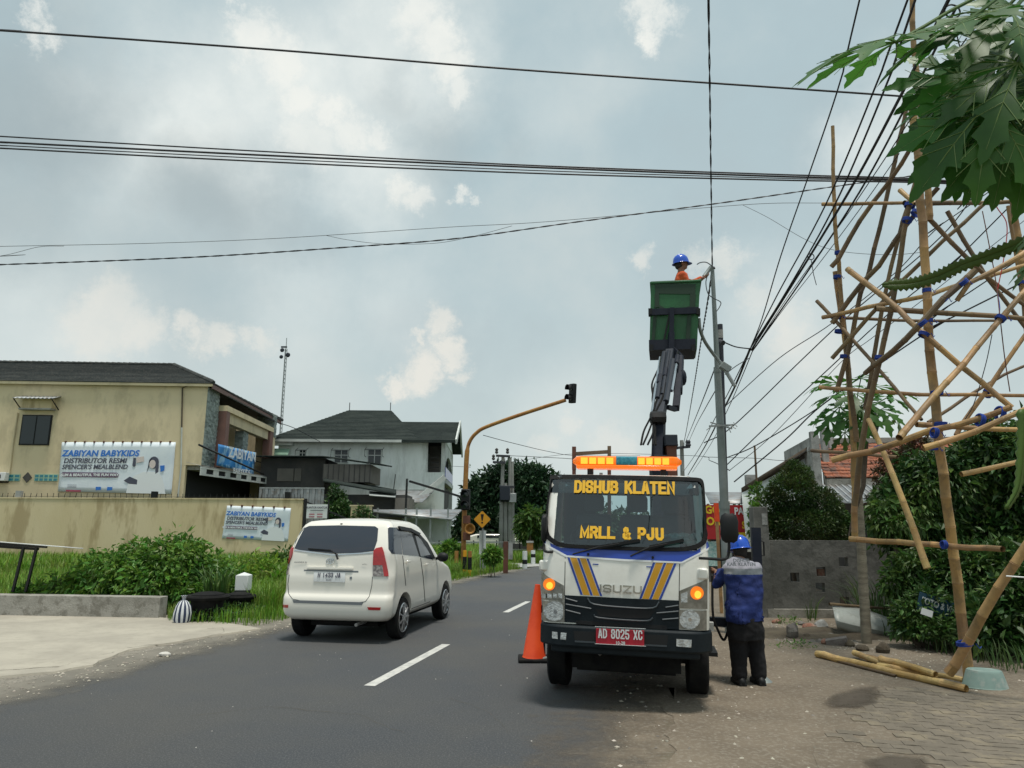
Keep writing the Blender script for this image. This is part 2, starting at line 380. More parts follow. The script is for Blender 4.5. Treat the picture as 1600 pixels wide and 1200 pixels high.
 def quad(s,a,b,c,d,mi=0): return s.add([a,b,c,d],[(0,1,2,3)],mi)
 def sheet(s,fn,nu,nv,mi=0):
  b = len(s.v)
  for j in range(nv + 1):
   for i in range(nu + 1): s.v.append(Vector(fn(i / nu,j / nv)))
  for j in range(nv):
   for i in range(nu):
    a = b + j * (nu + 1) + i; s.f.append((a,a + 1,a + nu + 2,a + nu + 1)); s.mi.append(mi)
  return s
 def build(s,name,mats,parent=None,bevel=0,origin=None,angle=35,solid=0,bseg=2,merge=False,fixn=True):
  vs = [s.M @ v for v in s.v] if s.M is not None else s.v
  if parent is not None: Mi = WM[parent].inverted(); Mo = None
  elif isinstance(origin,Matrix): Mo = origin; Mi = Mo.inverted()
  else:
   if origin is None:
    xs = [v.x for v in vs]; ys = [v.y for v in vs]; origin = ((min(xs) + max(xs)) / 2,(min(ys) + max(ys)) / 2,min(v.z for v in vs))
   Mo = Matrix.Translation(origin); Mi = Mo.inverted()
  me = bpy.data.meshes.new(name); me.from_pydata([Mi @ v for v in vs],[],s.f); me.update()
  me.polygons.foreach_set('material_index',s.mi)
  if merge or fixn:
   bm = bmesh.new(); bm.from_mesh(me)
   if merge: bmesh.ops.remove_doubles(bm,verts=bm.verts,dist=1e-4)
   bmesh.ops.recalc_face_normals(bm,faces=bm.faces)
   bm.to_mesh(me); bm.free()
  me.polygons.foreach_set('use_smooth',[True] * len(me.polygons)); me.set_sharp_from_angle(angle=R(angle))
  for m in (mats if isinstance(mats,(list,tuple)) else [mats]): me.materials.append(M_[m] if isinstance(m,str) else m)
  o = bpy.data.objects.new(name,me)
  if Mo is not None: o.matrix_basis = Mo
  if solid: q = o.modifiers.new('solid','SOLIDIFY'); q.thickness = solid; q.offset = 0
  if bevel: q = o.modifiers.new('bevel','BEVEL'); q.width = bevel; q.segments = bseg; q.limit_method = 'ANGLE'; q.angle_limit = R(40)
  return link(o,parent)
def copy_tree(o,parent=None,M=None):
 c = o.copy(); col.objects.link(c)
 if parent is not None: c.parent = parent
 if M is not None: c.matrix_basis = M
 WM[c] = M if M is not None else WM.get(o,Matrix())
 for ch in list(o.children): copy_tree(ch,c)
 return c
def text(s,size,m,parent,M,extrude=.002,bold=0,xs=1,shear=0,align='CENTER',name='lettering',space=1,fat=0):
 """M: world matrix of the text plane (x right, y up, z out)"""
 cu = bpy.data.curves.new(name,'FONT'); cu.body = s; cu.size = size; cu.extrude = extrude; cu.offset = bold; cu.shear = shear
 cu.align_x = align; cu.align_y = 'CENTER'; cu.resolution_u = 3; cu.space_character = space
 tmp = bpy.data.objects.new('lettering_curve',cu); col.objects.link(tmp); me = evaluated(tmp)
 bpy.data.objects.remove(tmp); bpy.data.curves.remove(cu); me.name = name; me.materials.clear(); me.materials.append(M_[m])
 if fat:
  bm = bmesh.new()
  for q in range(-3,4):
   for r_ in (-.4,.4): me2 = me.copy(); me2.transform(Matrix.Translation((q / 3 * fat,r_ * fat,(q + 3) * .0004 + (r_ > 0) * .0002))); bm.from_mesh(me2); bpy.data.meshes.remove(me2)
  bm.to_mesh(me); bm.free()
 o = bpy.data.objects.new(name,me)
 o.matrix_basis = (WM[parent].inverted() if parent else Matrix()) @ M @ Matrix.Diagonal((xs,1,1,1))
 return link(o,parent)
def basis(o,x,y,z=None):
 x = Vector(x).normalized(); z = x.cross(Vector(y)).normalized(); y = z.cross(x)
 m = Matrix((x,y,z)).transposed().to_4x4(); m.translation = o; return m
class Fr:
 """a local frame: x right, y away, z up; X/Y/Z cut a pixel's sight line with a plane of the frame"""
 def __init__(s,o,ang=0,lean=0):
  s.M = Matrix.Translation(o) @ Matrix.Rotation(ang,4,'Z') @ Matrix.Rotation(lean,4,'Y'); s.I = s.M.inverted()
  s.c = s.I @ Vector((0,0,HC))
 def _d(s,px,py): return s.I.to_3x3() @ ray(px,py)
 def Y(s,px,py,y=0): d = s._d(px,py); return s.c + d * ((y - s.c.y) / d.y)
 def X(s,px,py,x=0): d = s._d(px,py); return s.c + d * ((x - s.c.x) / d.x)
 def Z(s,px,py,z=0): d = s._d(px,py); return s.c + d * ((z - s.c.z) / d.z)
def spline(pts,k=6):
 P = [Vector(p) for p in pts]; P = [P[0] * 2 - P[1]] + P + [P[-1] * 2 - P[-2]]; o = []
 for i in range(1,len(P) - 2):
  a,b,c,d = P[i - 1:i + 3]
  for j in range(k):
   t = j / k; o.append(.5 * ((2 * b) + (c - a) * t + (2 * a - 5 * b + 4 * c - d) * t * t + (3 * b - a - 3 * c + d) * t ** 3))
 o.append(P[-2]); return o
def clip(poly,ax,v,keep_gt):
 o = []
 for i in range(len(poly)):
  a,b = poly[i],poly[(i + 1) % len(poly)]
  ia = (a[ax] >= v) == keep_gt or a[ax] == v; ib = (b[ax] >= v) == keep_gt or b[ax] == v
  if ia: o.append(a)
  if ia != ib:
   t = (v - a[ax]) / (b[ax] - a[ax]); o.append((a[0] + t * (b[0] - a[0]),a[1] + t * (b[1] - a[1])))
 return o
def cells(poly,du,dv):
 us = [p[0] for p in poly]; vs = [p[1] for p in poly]; out_ = []
 u = math.floor(min(us) / du) * du
 while u < max(us):
  c = clip(clip(poly,0,u,True),0,u + du,False) if True else poly
  if len(c) > 2:
   v = math.floor(min(vs) / dv) * dv
   while v < max(vs):
    e = clip(clip(c,1,v,True),1,v + dv,False)
    if len(e) > 2:
     q = []
     for p in e:
      if not q or abs(p[0] - q[-1][0]) + abs(p[1] - q[-1][1]) > 1e-6: q.append(p)
     if len(q) > 2 and abs(q[0][0] - q[-1][0]) + abs(q[0][1] - q[-1][1]) < 1e-6: q.pop()
     if len(q) > 2: out_.append(q)
    v += dv
  u += du
 return out_
def decal(name,poly,fn,mats,parent,M=None,eps=.004,thick=.006,du=.07,dv=.1):
 """polygon (u,v) laid on a surface fn(u,v)->(point, outward normal) as a thin plate with edges"""
 bm = bmesh.new(); cache = {}
 def V(p):
  k = (round(p[0],4),round(p[1],4))
  if k not in cache:
   P,n = fn(*p); cache[k] = (bm.verts.new(P + n * (eps)),n)
  return cache[k][0]
 nor = {}
 for c in cells(poly,du,dv):
  vs = [];
  for p in c:
   w = V(p)
   if not vs or w is not vs[-1]: vs.append(w)
  if len(vs) > 2 and vs[0] is vs[-1]: vs.pop()
  if len(set(vs)) > 2:
   try: bm.faces.new(vs)
   except ValueError: pass
 bmesh.ops.recalc_face_normals(bm,faces=bm.faces)
 nm = {k[0]: k[1] for k in cache.values()}
 be = [e for e in bm.edges if len(e.link_faces) == 1]
 r = bmesh.ops.extrude_edge_only(bm,edges=be)
 old = {}
 for e in be:
  for v in e.verts: old[v] = nm.get(v)
 for v in [g for g in r['geom'] if isinstance(g,bmesh.types.BMVert)]:
  src = min(old,key=lambda q: (q.co - v.co).length_squared)
  v.co -= old[src] * thick
 me = bpy.data.meshes.new(name)
 T = (WM[parent].inverted() @ M) if M is not None else WM[parent].inverted()
 bm.transform(T); bm.to_mesh(me); bm.free()
 me.polygons.foreach_set('use_smooth',[True] * len(me.polygons)); me.set_sharp_from_angle(angle=R(40))
 for m in (mats if isinstance(mats,(list,tuple)) else [mats]): me.materials.append(M_[m])
 return link(bpy.data.objects.new(name,me),parent)
def evaluated(o):
 dg = bpy.context.evaluated_depsgraph_get(); e = o.evaluated_get(dg)
 return bpy.data.meshes.new_from_object(e,depsgraph=dg)
def remeshed(mb,name,mats,parent=None,voxel=.012,smooth=4,origin=None,bump=0,bs=8):
 o = mb.build(name,mats,parent,origin=origin)
 q = o.modifiers.new('r','REMESH'); q.mode = 'VOXEL'; q.voxel_size = voxel
 q = o.modifiers.new('s','SMOOTH'); q.iterations = smooth; q.factor = .5
 me = evaluated(o); o.modifiers.clear(); old = o.data; o.data = me; me.name = name; bpy.data.meshes.remove(old)
 if bump:
  for v in me.vertices:
   c = v.co; v.co = c + v.normal * bump * (noise.noise(Vector((c.x * bs,c.y * bs,c.z * bs * .6))) + .5 * noise.noise(Vector((c.x * bs * 2.3,c.y * bs * 2.3,c.z * bs * 2.9))))
 me.polygons.foreach_set('use_smooth',[True] * len(me.polygons))
 if not me.materials:
  me.materials.append(M_[mats])
 return o
 # ---------------------------------------------------------------- foliage helpers (numpy)
rng = np.random.default_rng(5)
def leaf_arrays(P,size,up=.5,aspect=.45,out=None,droop=.3,jit=.5):
 n = len(P); d = rng.normal(size=(n,3)); d /= np.linalg.norm(d,axis=1)[:,None]
 if out is not None: d = d * .7 + out * .8
 d[:,2] -= droop; d /= np.linalg.norm(d,axis=1)[:,None]
 nn = rng.normal(size=(n,3)); nn[:,2] += up * 3; s = np.cross(d,nn); s /= (np.linalg.norm(s,axis=1)[:,None] + 1e-9); nn = np.cross(s,d)
 L_ = size * (1 + jit * rng.normal(size=n).clip(-1.5,1.5))[:,None]
 w = L_ * aspect * .5
 a = P; m1 = P + d * L_ * .45 + s * w + nn * w * .35; m2 = P + d * L_ * .45 - s * w + nn * w * .35; t = P + d * L_ - nn * L_ * .12
 V = np.stack([a,m1,t,m2],1).reshape(-1,3); i = np.arange(n)[:,None] * 4
 Fc = np.concatenate([i + np.array([[0,1,2]]),i + np.array([[0,2,3]])],1).reshape(-1,3)
 return V,Fc
def cloud_pts(bl,n,clump=.0,hollow=2.4,csize=.2):
 vol = np.array([b[3] * b[4] * b[5] for b in bl]) ** .75; pick = rng.choice(len(bl),n,p=vol / vol.sum()); B = np.array(bl,float)[pick]
 d = rng.normal(size=(n,3)); d /= np.linalg.norm(d,axis=1)[:,None]
 r = rng.random(n) ** (1 / hollow)
 if clump:
  k = max(8,int(n / clump)); ctr = rng.normal(size=(len(bl),k,3)); ctr /= np.linalg.norm(ctr,axis=2)[:,:,None]
  cr = (.55 + .5 * rng.random((len(bl),k)))
  ci = rng.integers(0,k,n); dd = ctr[pick,ci]; rr = cr[pick,ci]
  P = B[:,:3] + dd * rr[:,None] * B[:,3:6] + rng.normal(size=(n,3)) * csize * B[:,3:6].min(1)[:,None]
  return P,dd
 return B[:,:3] + d * r[:,None] * B[:,3:6],d
def foliage(name,bl,n,size,m,parent=None,clump=0,hollow=2.6,up=.5,aspect=.45,droop=.3,csize=.2,zmin=.01):
 P,o = cloud_pts(bl,n,clump,hollow,csize); k = P[:,2] > zmin; P,o = P[k],o[k]
 V,Fc = leaf_arrays(P,size,up,aspect,o,droop)
 return mesh_np(name,V,Fc,m,parent)
def blades(name,P,h,w,m,parent=None,lean=.35,seg=2):
 n = len(P); a = rng.random(n) * 6.283; dr = np.stack([np.cos(a),np.sin(a),np.zeros(n)],1); sd_ = np.stack([-np.sin(a),np.cos(a),np.zeros(n)],1)
 H = h * (.6 + .7 * rng.random(n))[:,None]; ln = lean * (.3 + rng.random(n))[:,None]; up = np.array([[0,0,1.]]); W_ = w * (.6 + .8 * rng.random(n))[:,None]
 v = [P - sd_ * W_ * .5,P + sd_ * W_ * .5]
 mid = P + up * H * .6 + dr * H * ln * .35; v += [mid + sd_ * W_ * .4,mid - sd_ * W_ * .4]; v += [P + up * H * (1 - ln * .25) + dr * H * ln]
 V = np.stack(v,1).reshape(-1,3); i = np.arange(n)[:,None] * 5
 Fc = np.concatenate([i + [[0,1,2]],i + [[0,2,3]],i + [[3,2,4]]],1).reshape(-1,3)
 return mesh_np(name,V,Fc,m,parent)
def in_poly(P,poly):
 x,y = P[:,0],P[:,1]; c = np.zeros(len(P),bool); n = len(poly)
 for i in range(n):
  x1,y1 = poly[i][:2]; x2,y2 = poly[(i + 1) % n][:2]
  c ^= ((y1 > y) != (y2 > y)) & (x < (x2 - x1) * (y - y1) / (y2 - y1 + 1e-12) + x1)
 return c
def scatter(poly,n):
 A = np.array([[p[0],p[1]] for p in poly]); lo,hi = A.min(0),A.max(0); out_ = np.zeros((0,2))
 while len(out_) < n:
  Q = lo + rng.random((n * 2,2)) * (hi - lo); out_ = np.concatenate([out_,Q[in_poly(Q,A)]])
 return np.concatenate([out_[:n],np.zeros((n,1))],1)
def flat(name,poly,z,m,kind='structure',thick=0):
 return tag(MB().add([(p[0],p[1],z) for p in poly],[tuple(range(len(poly)))]).build(name,m),kind=kind)
def leafshape(lobes,size,droop=.35,jag=True):
 """palmate papaya-like leaf: returns verts, faces about the origin, lying in XY, tip of the middle lobe to +X"""
 vs,fs = [],[]
 for a,Ln in lobes:
  prof = [(.0,.015),(.18,.03),(.32,.055),(.42,.085),(.50,.14),(.60,.20),(.605,.13),(.62,.085),(.68,.10),(.78,.14),(.80,.09),(.84,.055),(.91,.045)] if jag else [(0,.02),(.3,.12),(.55,.17),(.8,.09)]
  b = len(vs); ca,sa = math.cos(a),math.sin(a)
  def P(u,v,fold=0):
   x,y = u * Ln * size,v * Ln * size
   return Vector((x * ca - y * sa,x * sa + y * ca,-droop * size * (u * Ln) ** 2 + abs(fold) * size * .12))
  n = len(prof)
  for u,v in prof: vs.append(P(u,0))
  vs.append(P(1,0))
  for u,v in prof: vs.append(P(u + .03,v,v))
  for u,v in prof: vs.append(P(u + .03,-v,v))
  for i in range(n - 1):
   fs.append((b + i,b + n + 1 + i,b + n + 2 + i,b + i + 1)); fs.append((b + i,b + i + 1,b + 2 * n + 2 + i,b + 2 * n + 1 + i))
  fs.append((b + n - 1,b + 2 * n,b + n)); fs.append((b + n - 1,b + n,b + 3 * n))
 return vs,fs
 # ================================================================ GROUND
def edge_off(pts,d):
 o = []
 for i,p in enumerate(pts):
  a = pts[max(i - 1,0)]; b = pts[min(i + 1,len(pts) - 1)]; t = Vector((b[0] - a[0],b[1] - a[1])).normalized()
  o.append((p[0] + t.y * d,p[1] - t.x * d))
 return o
LE = [Vector((-9.6,-8,0)),Vector((-7.0,2,0)),gp(0,1085),gp(200,1033),gp(400,985),gp(550,947),gp(700,910),gp(760,898),gp(840,885),Vector((4.2,38.5,0)),Vector((10,46,0)),Vector((20,54,0)),Vector((45,66,0))]
LE = spline(LE,5); RE = edge_off(LE,6.75)
tag(MB().box(-400,400,-60,900,-.6,-.02).build('ground','field'),kind='structure')
flat('road',[(p.x,p.y) for p in LE] + RE[::-1],0,'asphalt')
# painted dashes
CL = edge_off(LE,3.38)
for a,b in (((577,1072),(697,1007)),((790,957),(825,940))):
 p,q = gp(*a),gp(*b); t = (q - p).normalized(); s_ = Vector((t.y,-t.x,0)) * .065
 tag(MB().add([p - s_,p + s_,q + s_,q - s_],[(0,1,2,3)]).build('road_marking','road_paint'),kind='structure').location.z = .004
def road_dash(i0,L_=2.9):
 pass
 # right shoulder: packed dirt
RS = [(p[0] - .25,p[1]) for p in RE if p[1] < 46]
fr = []
for i,p in enumerate(RS): # ragged edge onto the asphalt
 fr.append((p[0] + .28 + .22 * noise.noise(Vector((i * .9,1,0))) + .05,p[1]))
e2 = []
for i in range(len(fr) - 1):
 a,b = Vector((*fr[i],0)),Vector((*fr[i + 1],0))
 for k in range(10):
  q = a.lerp(b,k / 10); w = .16 * noise.noise(q * 1.7) + .07 * noise.noise(q * 6)
  e2.append((q.x + w,q.y))
flat('dirt_shoulder',e2 + [(30,40),(30,-8)],.010,'dirt')
def dustmat(name,c,c2):
 m = mat(name,c,c2,scale=1.3,rough=.95,bump=.9,bscale=30,c3=(.30,.27,.22) if name == 'dust' else None,s3=26,f3=.5,world=True); t = m.node_tree; o = t.nodes['Material Output']; b = t.nodes['Principled BSDF']
 at_ = t.nodes.new('ShaderNodeAttribute'); at_.attribute_name = 'fade'; g = t.nodes.new('ShaderNodeNewGeometry')
 n1 = t.nodes.new('ShaderNodeTexNoise'); n1.inputs['Scale'].default_value = 2.2; n1.inputs['Detail'].default_value = 9; n1.inputs['Roughness'].default_value = .72; t.links.new(g.outputs['Position'],n1.inputs['Vector'])
 a = t.nodes.new('ShaderNodeMath'); a.operation = 'MULTIPLY_ADD'; t.links.new(n1.outputs['Fac'],a.inputs[0]); a.inputs[1].default_value = 1.5; t.links.new(at_.outputs['Fac'],a.inputs[2])
 r = t.nodes.new('ShaderNodeMapRange'); t.links.new(a.outputs[0],r.inputs[0]); r.inputs[1].default_value = .95; r.inputs[2].default_value = 1.75
 tr = t.nodes.new('ShaderNodeBsdfTransparent'); ms = t.nodes.new('ShaderNodeMixShader'); t.links.new(r.outputs[0],ms.inputs[0]); t.links.new(tr.outputs[0],ms.inputs[1]); t.links.new(b.outputs[0],ms.inputs[2]); t.links.new(ms.outputs[0],o.inputs[0]); M_[name] = m
dustmat('dust',(.195,.158,.115),(.15,.12,.087)); dustmat('dust_left',(.22,.20,.165),(.17,.157,.13))
def dust(pts,w0,w1,m_):
 m = MB(); n = len(pts)
 for p in pts:
  for k in range(5): m.v.append(Vector((p[0] + w0 + (w1 - w0) * k / 4,p[1],.005)))
 for i in range(n - 1):
  for k in range(4): a = i * 5 + k; m.f.append((a,a + 1,a + 6,a + 5)); m.mi.append(0)
 o = m.build('road_dust',m_); at_ = o.data.attributes.new('fade','FLOAT','POINT'); at_.data.foreach_set('value',[(i % 5) / 4 * 1.4 for i in range(len(o.data.vertices))]); tag(o,kind='structure')
dust([p for p in RE if p[1] < 40],-1.4,.75,'dust'); dust([(p.x,p.y) for p in LE if p.y < 30],.9,-.3,'dust_left')
# a soft transition of gravel on the asphalt edge
def ragged(pts,amp,f,z,name,m,w):
 o = []
 for i in range(len(pts) - 1):
  a,b = Vector(pts[i]),Vector(pts[i + 1])
  for k in range(12): o.append(a.lerp(b,k / 12))
 A = [(q.x + amp * noise.noise(q * f),q.y + amp * noise.noise(q * f + Vector((9,0,0)))) for q in o]
 B = [(q.x + w[0] + amp * noise.noise(q * f * 1.3 + Vector((0,7,0))),q.y + w[1]) for q in o]
 return flat(name,A + B[::-1],z,m)
 # left concrete apron
ap = [gp(-500,940),gp(-200,958),gp(0,961),gp(245,967),gp(330,972),gp(405,984)]
edge = [gp(405,985),gp(330,996),gp(290,1003),gp(200,1018),gp(140,1043),gp(85,1053),gp(0,1060),Vector((-7.6,6.5,0)),Vector((-12,-6,0))]
e3 = []
for i in range(len(edge) - 1):
 for k in range(8):
  q = edge[i].lerp(edge[i + 1],k / 8); e3.append((q.x + .05 * noise.noise(q * 4),q.y + .05 * noise.noise(q * 5 + Vector((3,0,0)))))
strip = [(q[0] + .0,q[1]) for q in e3]
LEl = [(p.x + .10 * noise.noise(p * 3) + .06,p.y) for p in LE if p.y < 14]
fine = []
for i in range(len(LEl) - 1):
 for k in range(9):
  q = Vector((*LEl[i],0)).lerp(Vector((*LEl[i + 1],0)),k / 9); fine.append((q.x + .09 * noise.noise(q * 3) + .05 * noise.noise(q * 9),q.y))
flat('gravel_verge',fine + [(-4.6,13.9),(-7,14.5),(-30,14.5),(-30,-8)],.004,'gravel_mat')
flat('concrete_apron',[(p.x,p.y) for p in ap[::-1]][::-1] + e3 + [(-40,-6),(-40,12)],.03,'apron')
bmr = MB()
for (x0,y0),(x1,y1) in zip(e3[:-1],e3[1:]): bmr.quad((x0,y0,.03),(x1,y1,.03),(x1 + .012,y1 - .01,-.0),(x0 + .012,y0 - .01,-.0))
tag(bmr.build('apron_edge','apron'),kind='structure')
# cracks
def crack(pts,w,z):
 o = []
 P = [gp(*p) for p in pts]
 for i in range(len(P) - 1):
  for k in range(10): q = P[i].lerp(P[i + 1],k / 10); o.append((q.x + .05 * noise.noise(q * 5),q.y + .05 * noise.noise(q * 5 + Vector((5,1,2)))))
 m = MB()
 for i in range(len(o) - 1):
  ww = w * (.4 + .9 * abs(noise.noise(Vector((i * .5,0,z * 100)))))
  m.quad((o[i][0],o[i][1] - ww,z),(o[i + 1][0],o[i + 1][1] - ww,z),(o[i + 1][0],o[i + 1][1] + ww,z),(o[i][0],o[i][1] + ww,z))
 return tag(m.build('pavement_crack','soil'),kind='structure')
crack([(0,1052),(90,1046),(150,1030),(200,1016),(245,1010),(300,1007)],.012,.034)
crack([(320,998),(345,993),(350,984),(322,985)],.010,.034)
# scattered pebbles and litter on the road margins
def pebbles(name,P,smin,smax,m,label=None):
 V,Fc = [],[]
 base = np.array([(1,0,0),(-1,0,0),(0,1,0),(0,-1,0),(0,0,1),(0,0,-.6)],float)
 fc = np.array([(0,2,4),(2,1,4),(1,3,4),(3,0,4),(2,0,5),(1,2,5),(3,1,5),(0,3,5)])
 n = len(P); s = (smin + (smax - smin) * rng.random(n) ** 3)[:,None,None]
 a = rng.random(n) * 6.28; b = base[None] * (1 + .5 * rng.normal(size=(n,6,3)) * .5) * s; b[:,:,2] *= .6
 c_,s__ = np.cos(a)[:,None],np.sin(a)[:,None]
 x = b[:,:,0] * c_ - b[:,:,1] * s__; y = b[:,:,0] * s__ + b[:,:,1] * c_; b[:,:,0] = x; b[:,:,1] = y
 V = (b + P[:,None]).reshape(-1,3); Fc = (np.arange(n)[:,None,None] * 6 + fc[None]).reshape(-1,3)
 o = mesh_np(name,V,Fc,m); tag(o,kind='stuff')
 if label: o['label'] = label
 return o
defm('pebble_mat',(.30,.27,.22),(.42,.39,.33),scale=9,rough=.95,island=.5,world=True)
P1 = scatter([(p[0] - .4,p[1]) for p in fine[::3]] + [(p[0] + .35,p[1]) for p in fine[::3]][::-1],2600)
P2 = scatter([(p[0] - .55,p[1]) for p in e2[::3]] + [(p[0] + .8,p[1]) for p in e2[::3]][::-1],3800)
P3 = scatter([gp(1200,970),gp(1440,975),gp(1500,1060),gp(1280,1010),gp(1200,1000)],1500)
P4 = scatter([(1.5,4),(6,4),(6,9),(2.2,12)],900)
pebbles('gravel',np.concatenate([P1,P2,P3,P4]) + [[0,0,.008]],.004,.024,'pebble_mat','loose grit and small stones scattered along both road edges')
# dark damp stains on the shoulder
defm('damp',(.10,.08,.058),(.135,.108,.08),scale=9,rough=.8,world=True)
dustmat('stain',(.075,.06,.045),(.095,.078,.058))
def stain(pts,z):
 P = [gp(*p) for p in pts]; c = sum(P,Vector()) / len(P); m = MB(); n = len(P) * 6; o = []
 for i in range(len(P)):
  for k in range(6): o.append(P[i].lerp(P[(i + 1) % len(P)],k / 6))
 for s_ in (1.15,.9,.6,.3,.02):
  for q in o: v = c + (q - c) * s_; m.v.append(Vector((v.x,v.y,z)))
 for j in range(4):
  for i in range(n): m.f.append((j * n + i,j * n + (i + 1) % n,(j + 1) * n + (i + 1) % n,(j + 1) * n + i)); m.mi.append(0)
 ob = m.build('damp_stain','stain'); at_ = ob.data.attributes.new('fade','FLOAT','POINT'); at_.data.foreach_set('value',[(0,.45,.8,.95,1)[i // n] for i in range(len(ob.data.vertices))]); tag(ob,kind='structure')
stain([(1285,1102),(1300,1090),(1335,1078),(1372,1074),(1380,1090),(1370,1104),(1340,1110),(1300,1110)],.026)
stain([(1345,1192),(1390,1184),(1445,1190),(1455,1220),(1360,1220)],.0265)
PL = scatter([gp(0,1180),gp(850,1180),gp(860,1010),gp(700,915),gp(420,990),gp(60,1085)],110); pebbles('road_grit',PL + [[0,0,.004]],.003,.010,'white_rock','pale specks of grit and litter scattered on the asphalt')
for pts_ in (((300,1120),(420,1105),(560,1118),(640,1150)),((700,1090),(760,1110),(800,1150)),((560,1000),(640,975),(690,960))): crack(pts_,.004,.007)
# ---------------------------------------------------------------- interlocking pavers bottom right
bed = flat('paving_bed',[tuple(gp(*p)[:2]) for p in ((1372,1058),(1520,1088),(1760,1120),(1900,1330),(1330,1330),(1270,1180),(1300,1110))],.0145,'dirt')
A0 = np.array([tuple(gp(*p)[:2]) for p in ((1400,1072),(1520,1090),(1640,1098),(1660,1230),(1335,1230),(1300,1170),(1345,1105))])
pw,pl_ = .115,.225
prof = [(-.5,-.5),(-.25,-.40),(0,-.5),(.25,-.60),(.5,-.5)]
vv = []
g = .004
for u,v in prof: vv.append((u * (pl_ - g),-pw / 2 * 1 + (v + .5) * pw * .9 + g / 2))
for u,v in prof[::-1]: vv.append((u * (pl_ - g),pw / 2 + (v + .5) * pw * .9 - g / 2))
pm = MB().prism(vv,0,.05,'XY')
pav = None; cnt = 0
ang = R(-12); ca,sa = math.cos(ang),math.sin(ang)
cand = []
for j in range(-60,60):
 for i in range(-40,40):
  u = (i + (.5 if j % 2 else 0)) * pl_; v = j * pw
  x,y = 4.2 + u * ca - v * sa,7.2 + u * sa + v * ca; cand.append((x,y))
cand = np.array(cand); ok = in_poly(cand,A0); cand = cand[ok]
cand = cand[np.argsort((cand ** 2).sum(1))]
rest = MB()
for k,(x,y) in enumerate(cand):
 e = noise.noise(Vector((x * .9,y * .9,0))); inside = min(abs(x - A0[:,0].min()),1)
 if x < 3.3 and noise.noise(Vector((x * 2,y * 2,3))) < -.05 + (3.3 - x) * .5: continue
 zt = -.031 + .003 * rnd.random() + .003 * e
 Mx = Matrix.Translation((x,y,zt)) @ Matrix.Rotation(ang + rnd.uniform(-.015,.015),4,'Z') @ Matrix.Rotation(rnd.uniform(-.012,.012),4,'X') @ Matrix.Rotation(rnd.uniform(-.012,.012),4,'Y')
 if cnt >= 300:
  b0 = len(rest.v); rest.v += [Mx @ v for v in pm.v]; rest.f += [tuple(b0 + q for q in f) for f in pm.f]; rest.mi += [0] * len(pm.f); continue
 if pav is None:
  pav = pm.build('paver','paver',bed,origin=None); pav.matrix_basis = WM[bed].inverted() @ Mx
  pav.data.transform(WM[bed]);
 else:
  c = pav.copy(); col.objects.link(c); c.parent = bed; c.matrix_basis = WM[bed].inverted() @ Mx
 cnt += 1
if rest.v: tag(rest.build('paver_rest','paver',bed),kind='stuff')
# ================================================================ LEFT SIDE
# low concrete wall
a,b = gp(-90,962),gp(247,968)
dv = (b - a).normalized(); nb = Vector((-dv.y,dv.x,0))
zt = at(245,933,b.y).z
m = MB(); ext = a - dv * 8
def lowwall(p,q,w,z):
 m.add([p,q,q + nb * w,p + nb * w,p + Vector((0,0,z)),q + Vector((0,0,z)),q + nb * w + Vector((0,0,z)),p + nb * w + Vector((0,0,z))],
 [(0,1,2,3),(4,5,6,7),(0,1,5,4),(1,2,6,5),(2,3,7,6),(3,0,4,7)])
lowwall(ext,b,.26,zt)
tag(m.build('low_wall','concrete',bevel=.012),'low mossy grey concrete wall along the back of the concrete apron','wall')
# weeds and grass
RAILY = 15.6
fld = [gp(-300,925),gp(60,945),gp(250,948),gp(270,968),gp(400,976),gp(470,968),gp(560,942),gp(700,908),gp(700,878),gp(300,873),gp(-300,873)]
verge = [gp(262,972),gp(300,976),gp(400,979),gp(440,971),gp(560,944),gp(700,910),gp(800,891),gp(815,889),gp(780,880),gp(640,884),gp(470,900),gp(330,935),gp(262,958)]
blades('grass',scatter(verge,30000),.26,.011,'grass_mat'); tag(bpy.data.objects['grass'],'bright green grass on the verge between the road and the wall',kind='stuff')
o = blades('grass',scatter([gp(470,962),gp(560,940),gp(700,905),gp(790,888),gp(770,884),gp(600,893),gp(440,930)],16000),.55,.014,'grass_mat',lean=.5); tag(o,'tall lush grass behind the white van',kind='stuff')
o = blades('grass',scatter([gp(-300,900),gp(0,900),gp(500,893),gp(500,872),gp(-300,872)],26000),.5,.035,'grass_mat'); tag(o,'rough field grass below the yellow perimeter wall',kind='stuff')
o = blades('grass',scatter([gp(-300,945),gp(0,948),gp(280,948),gp(480,905),gp(420,893),gp(-300,890)],26000),.34,.02,'grass_mat'); tag(o,'grass between the low wall and the yellow wall',kind='stuff')
o = blades('grass',scatter([gp(385,960),gp(430,962),gp(480,930),gp(470,905),gp(380,918)],6000),.6,.014,'grass_mat',lean=.5); tag(o,'tall bright grass right of the milestone',kind='stuff')
def weedbank(name,pxs,n,size,mat_,label,cat='shrub',Y0=15.2,aspect=.5,**kw):
 bl = []
 for px,py,w,h,Y in pxs:
  c = at(px,py,Y); s = Y / F; bl.append((c.x,c.y,c.z,w * s,w * s * .8,h * s))
 o = foliage(name,bl,n,size,mat_,aspect=aspect,**kw)
 return tag(o,label,cat)
